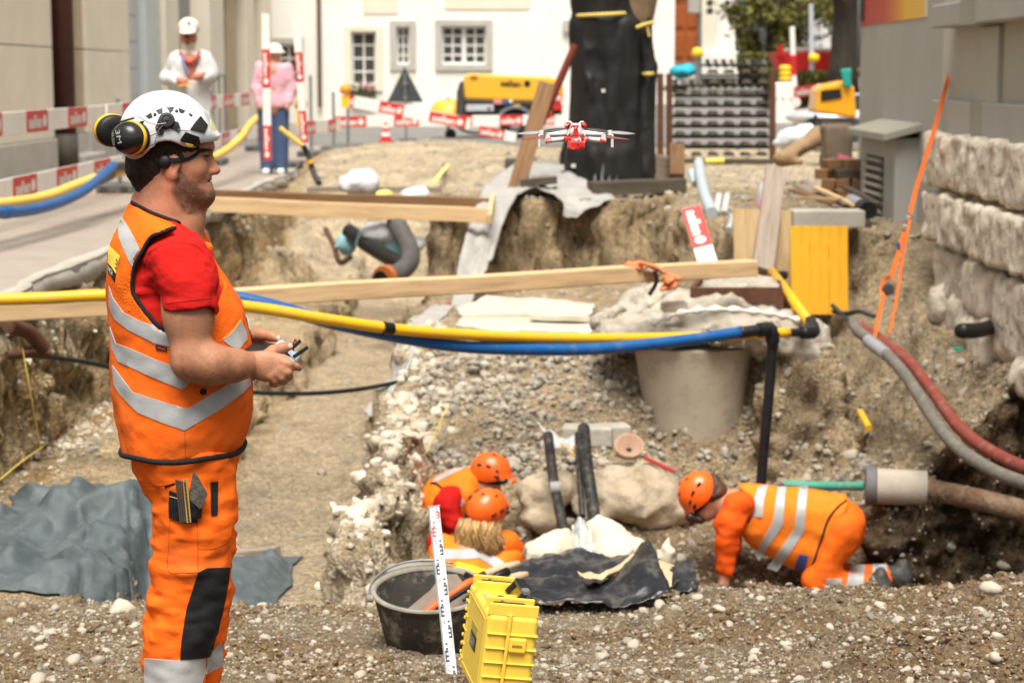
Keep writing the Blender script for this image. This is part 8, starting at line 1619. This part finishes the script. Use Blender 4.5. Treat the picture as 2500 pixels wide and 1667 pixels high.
def staff():
    a = at(1107, 1680, 7.0); b = at(1060, 1236, 7.2); d = b-a; L = d.length; u = d.normalized(); sx = Vector((1, 0, 0)); sx = (sx-u*sx.dot(u)).normalized(); nr = sx.cross(u).normalized(); nr = nr if nr.y < 0 else -nr
    t = thing('levelling_staff', a, 'white levelling staff with black and red graduations leaning by the bucket', 'levelling staff'); W_ = .0385; WS = M('staff_white', (.76, .77, .77), (.70, .71, .71), scale=12, rough=.5)
    pt = lambda s, x, o_=0: a+u*s+sx*x+nr*o_
    obj('rail', MB().prism([pt(0, -W_/2), pt(0, W_/2), pt(L, W_/2*.95), pt(L, -W_/2*.95)], nr*-.014, nr*0), WS, t, bevel=.0015); obj('side_edge', MB().beam(pt(0, -W_/2-.002, -.005), pt(L, -W_/2-.002, -.005), .004, .02, up=nr), M('staff_edge', (.30, .33, .36), rough=.4, metal=.5), t); obj('top_cap', MB().prism([pt(L, -W_/2-.003), pt(L, W_/2+.003), pt(L+.004, W_/2+.003), pt(L+.004, -W_/2-.003)], nr*-.017, nr*.002), M('cap_grey', (.35, .35, .34), rough=.5), t)
    # E-pattern per decimetre, alternating sides; digits beside it
    BK = M('staff_black', (.06, .065, .085), rough=.6); RDm = M('staff_red', (.55, .08, .08), rough=.6)
    yd = [1675, 1620, 1563, 1510, 1459, 1407, 1360, 1314, 1268]; 
    def s_of(py): return (a.lerp(b, 0) - a).length + L*(1680-py)/(1680-1236)
    for k in range(len(yd)):
        s0 = s_of(yd[k]); s1 = s_of(yd[k+1]) if k+1 < len(yd) else s0 + (L-s0)*.98; dm = s1-s0; cm = dm/10; sg = -1 if k % 2 else 1; mm = RDm if k >= 7 else BK; g = obj('graduation', MB(), mm, t) if False else None; mb = MB()
        x0, x1 = (-W_*.42, -W_*.02) if sg < 0 else (W_*.02, W_*.42)
        def bar(sa, sb, xa, xb): mb.add([pt(sa, xa, .0006), pt(sb, xa, .0006), pt(sb, xb, .0006), pt(sa, xb, .0006)], [(0, 1, 2, 3)])
        e0 = s0+dm*.08; xo = x0 if sg < 0 else x1; xi = xo + (W_*.12 if sg < 0 else -W_*.12); bar(e0, e0+5*cm, min(xo, xi), max(xo, xi))
        for j in (0, 2, 4): bar(e0+j*cm, e0+(j+1)*cm, x0 + (W_*.06 if sg > 0 else 0), x1 - (W_*.06 if sg < 0 else 0))
        for j in (6, 8): bar(s0+j*cm, s0+(j+.9)*cm, x0+W_*.1, x1-W_*.08)
        obj('graduation', mb, mm, t, recalc=False)
        num = '%02d' % ((k+2) % 10 if k < 8 else 10); tx = MB(); xa, xb = (W_*.08, W_*.42) if sg < 0 else (-W_*.42, -W_*.08); text_quad(tx, num, [pt(s0+dm*.66, xa, .0008), pt(s0+dm*.66, xb, .0008), pt(s0+dm*1.0, xb, .0008), pt(s0+dm*1.0, xa, .0008)]); obj('number', tx, M('staff_grey_print', (.30, .31, .33), rough=.6), t, recalc=False)
staff()
def case():
    # local frame: x along thickness (visible end face), y along the long side going back-left, z up
    o = at(1163, 1716, 6.45); th = math.radians(10); ez = Vector((.13, 0, .99)).normalized(); ex = Vector((math.cos(th), math.sin(th), -.12)); ex = (ex-ez*ex.dot(ez)).normalized(); ey = ez.cross(ex); Hh = .31; Ln = .40; W_ = .176
    t = thing('equipment_case', o+ex*W_/2+ey*Ln/2, 'yellow hard plastic equipment case standing upright on the rubble', 'case'); YC_ = M('case_yellow', (.84, .60, .075), (.80, .55, .06), scale=6, rough=.5, bump=.15, bscale=120, speck=(.6, .42, .12), speckscale=18, speckamt=.35)
    p = lambda x, y, z: o+ex*x*W_+ey*y*Ln+ez*z*Hh
    def bx(n, x0, x1, y0, y1, z0, z1, m, par, bev=.006): 
        P = [p(x0, y0, z0), p(x1, y0, z0), p(x1, y1, z0), p(x0, y1, z0)]; return obj(n, MB().prism(P, (0, 0, 0), ez*(z1-z0)*Hh), m, par, bevel=bev, seg=3)
    lid = bx('lid', .0, .43, .0, 1, 0, 1.0, YC_, t, .018); bd = bx('shell', .44, 1.0, .0, 1, 0, 1.0, YC_, t, .018); bx('seam_strip', .40, .47, -.012, 1.012, .02, 1.012, YC_, t, .004)
    for z in (.14, .30, .46, .62, .78):
        bx('rib', .03, .40, -.016, .05, z, z+.018, YC_, lid, .003); bx('rib', .47, 1.012, -.016, .99, z, z+.018, YC_, bd, .003)
        bx('rib', -.02, .02, .88, .99, z, z+.018, YC_, lid, .003)
    lp = bx('hasp', .47, .80, -.035, .02, .60, .76, YC_, bd, .006); bx('hasp_slot', .52, .72, -.038, -.02, .665, .695, M('slot_dark', (.32, .18, .015), rough=.7), lp, .001)
    # top edge: two raised latch bays with the handle between
    for y0 in (.06, .74):
        lt = bx('latch_bay', .0, .98, y0-.045, y0-.02, .98, 1.12, YC_, t, .008); bx('latch_bay', .02, .98, y0+.16, y0+.185, .98, 1.12, YC_, t, .008); l2 = bx('latch', .14, .78, y0+.0, y0+.14, 1.0, 1.085, BLKP, t, .008); bx('latch_groove', .3, .36, y0+.0, y0+.14, 1.078, 1.095, DARKM, l2, .002)
    hd = MB(); 
    A_, B_ = p(.62, .30, 1.02), p(.62, .68, 1.02); up = ez*.045+ex*.035; obj('handle_arm', MB().beam(A_, A_+up, .014, .02), BLKP, t, bevel=.003); obj('handle_arm', MB().beam(B_, B_+up, .014, .02), BLKP, t, bevel=.003); hb_ = obj('handle_grip', MB().beam(A_+up, B_+up, .028, .022, ext=.008), M('grip_grey', (.11, .115, .12), (.15, .15, .15), rough=.6), t, bevel=.006)
    for k in range(6): q = (A_+up).lerp(B_+up, .18+k*.128); obj('grip_groove', MB().box(q+ez*.008, (.03, .010, .012), Matrix((ex, ey, ez)).transposed()), BLKP, hb_)
    obj('valve', MB().lathe([(0, .012), (.008, .012), (.009, .009), (.014, .009), (.016, 0)], p(.42, .50, 1.0), 20), BLKP, t); bx('name_plate', .10, .22, .42, .62, .999, 1.006, M('plate_grey', (.35, .3, .16), rough=.5), t, .001)
    # label on the big face
    def face(n, y0, y1, z0, z1, m, par, x=-.012, d=.012):
        P = [p(x, y0, z0), p(x, y1, z0), p(x, y1, z1), p(x, y0, z1)]; return obj(n, MB().prism(P, ex*0, ex*.004), m, par)
    face('face_frame', .08, .92, .10, .115, YC_, lid, -.01); face('face_frame', .08, .92, .90, .915, YC_, lid, -.01); face('face_frame', .08, .10, .1, .9, YC_, lid, -.01); face('face_frame', .90, .92, .1, .9, YC_, lid, -.01)
    lb = face('label', .36, .64, .42, .58, BLKP, t); face('label_strip', .36, .64, .6, .70, M('label_olive', (.42, .34, .05), rough=.5), t)
    tx = MB(); text_quad(tx, 'B&W', [p(-.018, .6, .44), p(-.018, .40, .44), p(-.018, .40, .56), p(-.018, .6, .56)]); obj('lettering', tx, MATS['print_pale'], lb, recalc=False)
    for k in range(9): bx('edge_stud', -.03, .02, .985, 1.02, .06+k*.1, .10+k*.1, YC_, lid, .004)
case()
def plastic_sheet():
    BS = M('black_film', (.009, .010, .012), (.02, .021, .024), scale=5, rough=.3, bump=.35, bscale=14, spec=.5, speck=(.2, .18, .15), speckscale=9, speckamt=.3)
    rows = [[at(1195, 1405, 9.4), at(1290, 1372, 9.6), at(1385, 1346, 9.7), at(1470, 1362, 9.6), at(1560, 1372, 9.5)], [at(1205, 1430, 8.9), at(1300, 1410, 9.0), at(1400, 1392, 9.1), at(1490, 1395, 9.1), at(1565, 1352, 9.0)], [at(1215, 1455, 8.5), at(1310, 1446, 8.5), at(1410, 1440, 8.5), at(1500, 1425, 8.55), at(1588, 1335, 8.7)], [at(1225, 1462, 8.35), at(1320, 1466, 8.3), at(1420, 1468, 8.3), at(1530, 1474, 8.3), at(1640, 1448, 8.35)]]
    o = obj('plastic_sheet', MB().grid(sheet(rows, 12, 12, .03, 5, 2, ground=True)), BS, smooth=True, solid=.004); tag(o, 'large crumpled black plastic sheet lying on the rubble ledge', 'sheet')
    rows = [[at(1640, 1380, 8.9), at(1670, 1368, 8.9), at(1692, 1362, 8.9)], [at(1630, 1420, 8.6), at(1668, 1415, 8.55), at(1700, 1410, 8.6)], [at(1655, 1440, 8.4), at(1690, 1440, 8.4), at(1705, 1435, 8.45)]]
    o = obj('plastic_sheet', MB().grid(sheet(rows, 8, 8, .03, 8, 6)), BS, smooth=True, solid=.004); tag(o, 'small blue black plastic corner right of the paper', 'sheet')
    PP = M('brown_paper', (.62, .43, .27), (.54, .36, .21), scale=5, rough=.8, bump=.3, bscale=14)
    rows = [[at(1408, 1390, 8.75), at(1440, 1400, 8.8), at(1475, 1412, 8.8)], [at(1432, 1412, 8.5), at(1465, 1412, 8.55), at(1500, 1408, 8.7)], [at(1500, 1395, 8.85), at(1540, 1370, 9.0), at(1575, 1338, 9.0)], [at(1540, 1355, 9.1), at(1570, 1345, 9.1), at(1590, 1335, 9.05)]]
    o = obj('paper_bag', MB().grid(sheet(rows, 8, 8, .015, 7, 4)), PP, smooth=True, solid=.004); tag(o, 'torn brown paper bag on the black plastic sheet', 'paper')
    rows = [[at(1600, 1360, 9.0), at(1620, 1362, 9.0), at(1650, 1376, 9.0)], [at(1610, 1395, 8.7), at(1625, 1395, 8.7), at(1642, 1398, 8.7)], [at(1618, 1425, 8.45), at(1630, 1428, 8.45), at(1640, 1425, 8.45)]]
    o = obj('paper_bag', MB().grid(sheet(rows, 8, 8, .012, 7, 9)), PP, smooth=True, solid=.004); tag(o, 'second brown paper piece between the black plastic folds', 'paper')
    SK = M('sack_cream', (.62, .55, .42), (.52, .45, .33), scale=5, rough=.85, bump=.4, bscale=14)
    for i, (pl, lab) in enumerate(((((1330, 1355, 9.9, .1), (1375, 1340, 10.0, .13), (1420, 1370, 9.9, .09)), 'left cream stone behind the black plastic sheet'), (((1470, 1320, 10.1, .14), (1510, 1345, 10.0, .12), (1530, 1370, 9.9, .1), (1465, 1360, 10, .12)), 'large cream sack behind the black plastic sheet'), (((1625, 1352, 9.8, .05), (1632, 1372, 9.8, .05)), 'small cream block right of the cream sack'))):
        P = [at(a, b, c) for a, b, c, d in pl]; s_ = SDF(*bounds(P, .25), .014)
        for q, r in zip(P, pl): s_.ell(q, (r[3], r[3], r[3]*.85), .06)
        s_.noise(.03, 6, 4, i*3); s_.noise(.012, 18, 2, i); o = obj('cream_sack' if i == 1 else 'cream_stone', s_.mesh(1), SK, smooth=True); tag(o, lab, 'sack' if i == 1 else 'stone')
    rows = [[at(1395, 1290, 9.9), at(1415, 1268, 9.9), at(1438, 1275, 9.95)], [at(1402, 1330, 9.8), at(1425, 1315, 9.75), at(1450, 1320, 9.85)], [at(1415, 1365, 9.7), at(1435, 1360, 9.65), at(1460, 1350, 9.8)]]
    o = obj('clear_bag', MB().grid(sheet(rows, 10, 10, .04, 8, 5)), MATS['clear_film'], smooth=True, solid=.003); tag(o, 'crumpled clear plastic bag beside the cream sack', 'bag')
    o = obj('stone_slab', rough_block(at(1000, 1398, 8.6)-Vector((.11, .1, .03)), at(1000, 1398, 8.6)+Vector((.13, .1, .03)), .012, .012, 9, 2), M('slab_grey', (.30, .28, .24), (.24, .22, .19), rough=.9, bump=.3, bscale=40), smooth=True); tag(o, 'flat grey stone behind the bucket rim', 'stone')
plastic_sheet()
def tarp():
    TP = M('tarp_grey_blue', (.085, .105, .11), (.055, .07, .074), scale=4, rough=.6, bump=.3, bscale=12, speck=(.2, .21, .2), speckscale=9, speckamt=.3)
    rs = np.random.RandomState(12); pts = np.stack([rs.uniform(-2.85, -1.05, 230), rs.uniform(8.65, 10.9, 230)], 1); hh = rs.rand(230)**1.6*.12
    for (x0, y0), (x1, y1), h_, r in (((175, 1335), (370, 1300), .17, .16), ((250, 1400), (380, 1370), .07, .2), ((150, 1420), (30, 1455), .05, .2), ((400, 1330), (560, 1340), .17, .2)):
        A_ = np.array(at(x0, y0, 9.9)[:2]); B_ = np.array(at(x1, y1, 9.9)[:2]); tt = np.clip(((pts-A_) @ (B_-A_))/((B_-A_) @ (B_-A_)), 0, 1); hh = hh+h_*np.exp(-np.sum((pts-A_-tt[:, None]*(B_-A_))**2, 1)/r**2)*rs.uniform(.6, 1.1, 230)
    v2, e2, f2 = delaunay_2d_cdt([Vector(p) for p in pts], [], [], 0, 1e-5)[:3]; n_ = 120; X, Yv = np.meshgrid(np.linspace(-2.72, -1.18, n_), np.linspace(8.76, 10.75, n_), indexing='ij'); x = X.ravel(); y = Yv.ravel(); q = np.stack([x, y, 0*x], 1); x = x+.05*fbm(q*4, 2); y = y+.05*fbm(q*4+5, 2); Z = np.zeros(len(x))
    for f in f2:
        (ax, ay), (bx, by_), (cx, cy) = [tuple(v2[i]) for i in f]; d = (by_-cy)*(ax-cx)+(cx-bx)*(ay-cy)
        if abs(d) < 1e-9: continue
        l1 = ((by_-cy)*(x-cx)+(cx-bx)*(y-cy))/d; l2 = ((cy-ay)*(x-cx)+(ax-cx)*(y-cy))/d; l3 = 1-l1-l2; m_ = (l1 >= -1e-6) & (l2 >= -1e-6) & (l3 >= -1e-6); Z[m_] = (l1*hh[f[0]]+l2*hh[f[1]]+l3*hh[f[2]])[m_]
    Z = Z.reshape(n_, n_); Z[1:-1, 1:-1] = (Z[1:-1, 1:-1]*2+Z[:-2, 1:-1]+Z[2:, 1:-1]+Z[1:-1, :-2]+Z[1:-1, 2:])/6; edge = (ss(-2.72, -2.6, X)*ss(-1.18, -1.3, X)*ss(8.76, 8.9, Yv)*ss(10.75, 10.6, Yv)); G = np.array([gz(a_, b_) for a_, b_ in zip(x, y)]); Z = G+.014+np.maximum(Z.ravel()+.008*fbm(q*14, 2), 0)*edge.ravel()
    o = obj('tarpaulin', MB().grid(np.stack([x, y, Z], 1).reshape(n_, n_, 3)), TP, smooth=True, solid=.006); tag(o, 'crumpled grey blue tarpaulin lying behind the foreground worker', 'tarpaulin')
    rows = [[at(262, 1240, 10.6), at(300, 1222, 10.7), at(350, 1248, 10.7)], [at(258, 1290, 10.2), at(310, 1262, 10.1), at(370, 1268, 10.2)], [at(255, 1320, 9.9), at(310, 1325, 9.8), at(375, 1290, 9.9)]]
    o = obj('tarpaulin', MB().grid(sheet(rows, 10, 10, .035, 6, 7)), TP, smooth=True, solid=.006); tag(o, 'upright fold of the grey blue tarpaulin beside the yellow sensor', 'tarpaulin')
    t = thing('wire_sensor', at(248, 1330, 10.3), 'thin bent wire with a yellow and blue plug beside the tarpaulin', 'wire'); obj('wire', MB().tube(crom([at(350, 1195, 10.5), at(300, 1200, 10.45), at(262, 1205, 10.4), at(248, 1225, 10.35), at(248, 1285, 10.3)], 6), .006, 8), M('wire_brass', (.45, .3, .12), rough=.5), t, smooth=True); obj('plug', MB().tube([at(248, 1282, 10.3), at(248, 1312, 10.3)], .022, 12), PYEL, t, smooth='auto'); obj('plug_end', MB().tube([at(248, 1312, 10.3), at(248, 1322, 10.3)], .018, 12), PBLU, t, smooth='auto')
    plank('timber_offcut', at(560, 1362, 10.9), at(678, 1350, 10.8), .09, .07, T_GREY, 'pale timber offcut sticking out right of the trouser leg', 'timber'); plank('timber_offcut', at(575, 1395, 10.7), at(628, 1372, 10.8), .06, .05, T_TAN, 'small tan wedge under the pale offcut', 'timber'); plank('timber_offcut', at(560, 1425, 10.5), at(625, 1412, 10.45), .12, .11, T_BROWN, 'dark brown block below the tan wedge', 'timber')
tarp()
def drone():
    Y = 6.2; p = lambda px, py, dy=0.0: at(px, py, Y+dy); k = FPX/Y; q = lambda x, y, dy=0.0: p(1250+x/7.587, 280+y/7.587, dy)
    t = thing('camera_drone', q(1180, 640), 'small red and white camouflage drone hovering before the wrapped tree', 'drone')
    CAM = bpy.data.materials.new('camo_red'); CAM.use_nodes = True; N = CAM.node_tree.nodes; L = CAM.node_tree.links; tc = N.new('ShaderNodeTexCoord'); v = N.new('ShaderNodeTexVoronoi'); v.inputs['Scale'].default_value = 95; L.new(tc.outputs['Object'], v.inputs['Vector']); sp = N.new('ShaderNodeSeparateColor'); L.new(v.outputs['Color'], sp.inputs[0]); cr = N.new('ShaderNodeValToRGB'); cr.color_ramp.interpolation = 'CONSTANT'; L.new(sp.outputs[0], cr.inputs[0]); e = cr.color_ramp.elements; e[0].color = (.62, .02, .015, 1); e[1].position = .8; e[1].color = (.7, .36, .36, 1); x = e.new(.4); x.color = (.3, .006, .006, 1); x = e.new(.6); x.color = (.75, .045, .025, 1); L.new(cr.outputs[0], N['Principled BSDF'].inputs['Base Color']); N['Principled BSDF'].inputs['Roughness'].default_value = .4
    WH = M('drone_white', (.70, .70, .68), (.64, .64, .62), rough=.4); GRY = M('drone_grey', (.28, .29, .30), (.24, .25, .26), rough=.45)
    def pr(n, pts, d0, d1, m, par=t, bev=.002): return obj(n, MB().prism([q(a, b) for a, b in pts], (0, d0, 0), (0, d1, 0)), m, par, bevel=bev)
    bd = pr('battery_body', [(1025, 480), (1345, 480), (1335, 640), (1030, 640)], -.06, .05, CAM, bev=.004); pr('rear_face', [(950, 405), (1410, 405), (1390, 490), (980, 490)], -.055, .04, CAM); pr('port_plate', [(1100, 440), (1275, 440), (1270, 488), (1095, 488)], -.06, -.05, WH)
    for x0 in (1100, 1190): pr('port_slot', [(x0+5, 450), (x0+58, 450), (x0+55, 462), (x0+3, 462)], -.0615, -.059, BLKP)
    pr('upper_shell', [(1000, 400), (1370, 400), (1330, 290), (1290, 175), (1070, 175), (1020, 290)], -.04, .11, WH, bev=.006); pr('camo_deck', [(1100, 385), (1270, 385), (1225, 185), (1080, 185)], -.043, -.03, CAM)
    for sg in (-1, 1):
        c = 1180; X = lambda x: c+sg*(x-c)
        eye = obj('sensor_pod', MB().lathe([(0, -.02), (.010, -.018), (.0125, 0), (.010, .016), (0, .02)], q(X(1315), 210, -.02), 18, axis=Matrix.Rotation(math.pi/2+.0, 3, 'X')), CAM, t, smooth=True); obj('lens', MB().lathe([(0, .003), (.004, .0015), (.0045, 0)], q(X(1305), 212, -.042), 14, axis=Matrix.Rotation(math.pi/2, 3, 'X')), BLKP, eye)
        obj('shell_edge', MB().tube([q(X(1260), 395, -.044), q(X(1235), 260, -.04), q(X(1250), 180, -.02), q(X(1285), 145, -.01), q(X(1330), 150, -.01)], .0045, 8), WH, t, smooth=True); pr('vent', [(X(1290), 375), (X(1330), 388), (X(1300), 330)], -.046, -.04, BLKP)
        fa = obj('front_arm', MB().tube([q(X(1340), 345, .06), q(X(1640), 385, .05), q(X(1880), 400, .03)], [.010, .009, .008], 10), WH, t, smooth=True); obj('motor', MB().lathe([(0, .012), (.008, .011), (.0085, -.004), (0, -.005)], q(X(1815), 360, .03), 14), WH, fa, smooth='auto'); obj('landing_leg', MB().beam(q(X(1855), 400, .03), q(X(1857), 615, .03), .0085, .006, up=(0, 1, 0)), WH, fa, bevel=.002)
        ra = obj('rear_arm', MB().tube([q(X(1380), 455, -.03), q(X(1640), 475, -.05), q(X(1740), 490, -.055)], [.008, .008, .006], 10), WH, t, smooth=True); obj('arm_cuff', MB().tube([q(X(1640), 475, -.05), q(X(1735), 492, -.055)], .0085, 10), CAM, ra); obj('motor', MB().lathe([(0, .010), (.0075, .009), (.008, -.004), (0, -.005)], q(X(1695), 425, -.05), 14), WH, ra, smooth='auto')
        def blade(a, b, w_, m, par):
            a = Vector(a); b = Vector(b); d = (b-a).normalized(); sd = Vector((0, 1, 0)); tw = Vector((0, .6, .35)).normalized(); P = []
            for i in range(9): s2 = i/8; ww = w_*(.35+1.1*math.sin(math.pi*min(1, s2*.9+.12)))*.5; c = a.lerp(b, s2); P.append((c-tw*ww, c+tw*ww))
            mb = MB().add([v_ for pr_ in P for v_ in pr_], [(i*2, i*2+1, i*2+3, i*2+2) for i in range(8)]); return obj('propeller_blade', mb, m, par, smooth=True, solid=.0009)
        hub = q(X(1815), 325, .03); blade(hub, q(X(1815)+sg*460, 358, .04), .013, GRY, t); blade(hub, q(X(1815)-sg*450, 258, .02), .013, M('blade_dark', (.05, .048, .045), rough=.4), t)
        hub = q(X(1695), 410, -.05); blade(hub, q(X(1695)+sg*480, 462, -.03), .008, M('blade_red', (.22, .06, .05), rough=.4), t); blade(hub, q(X(1695)-sg*330, 395, -.02), .010, MATS['blade_dark'], t)
drone()
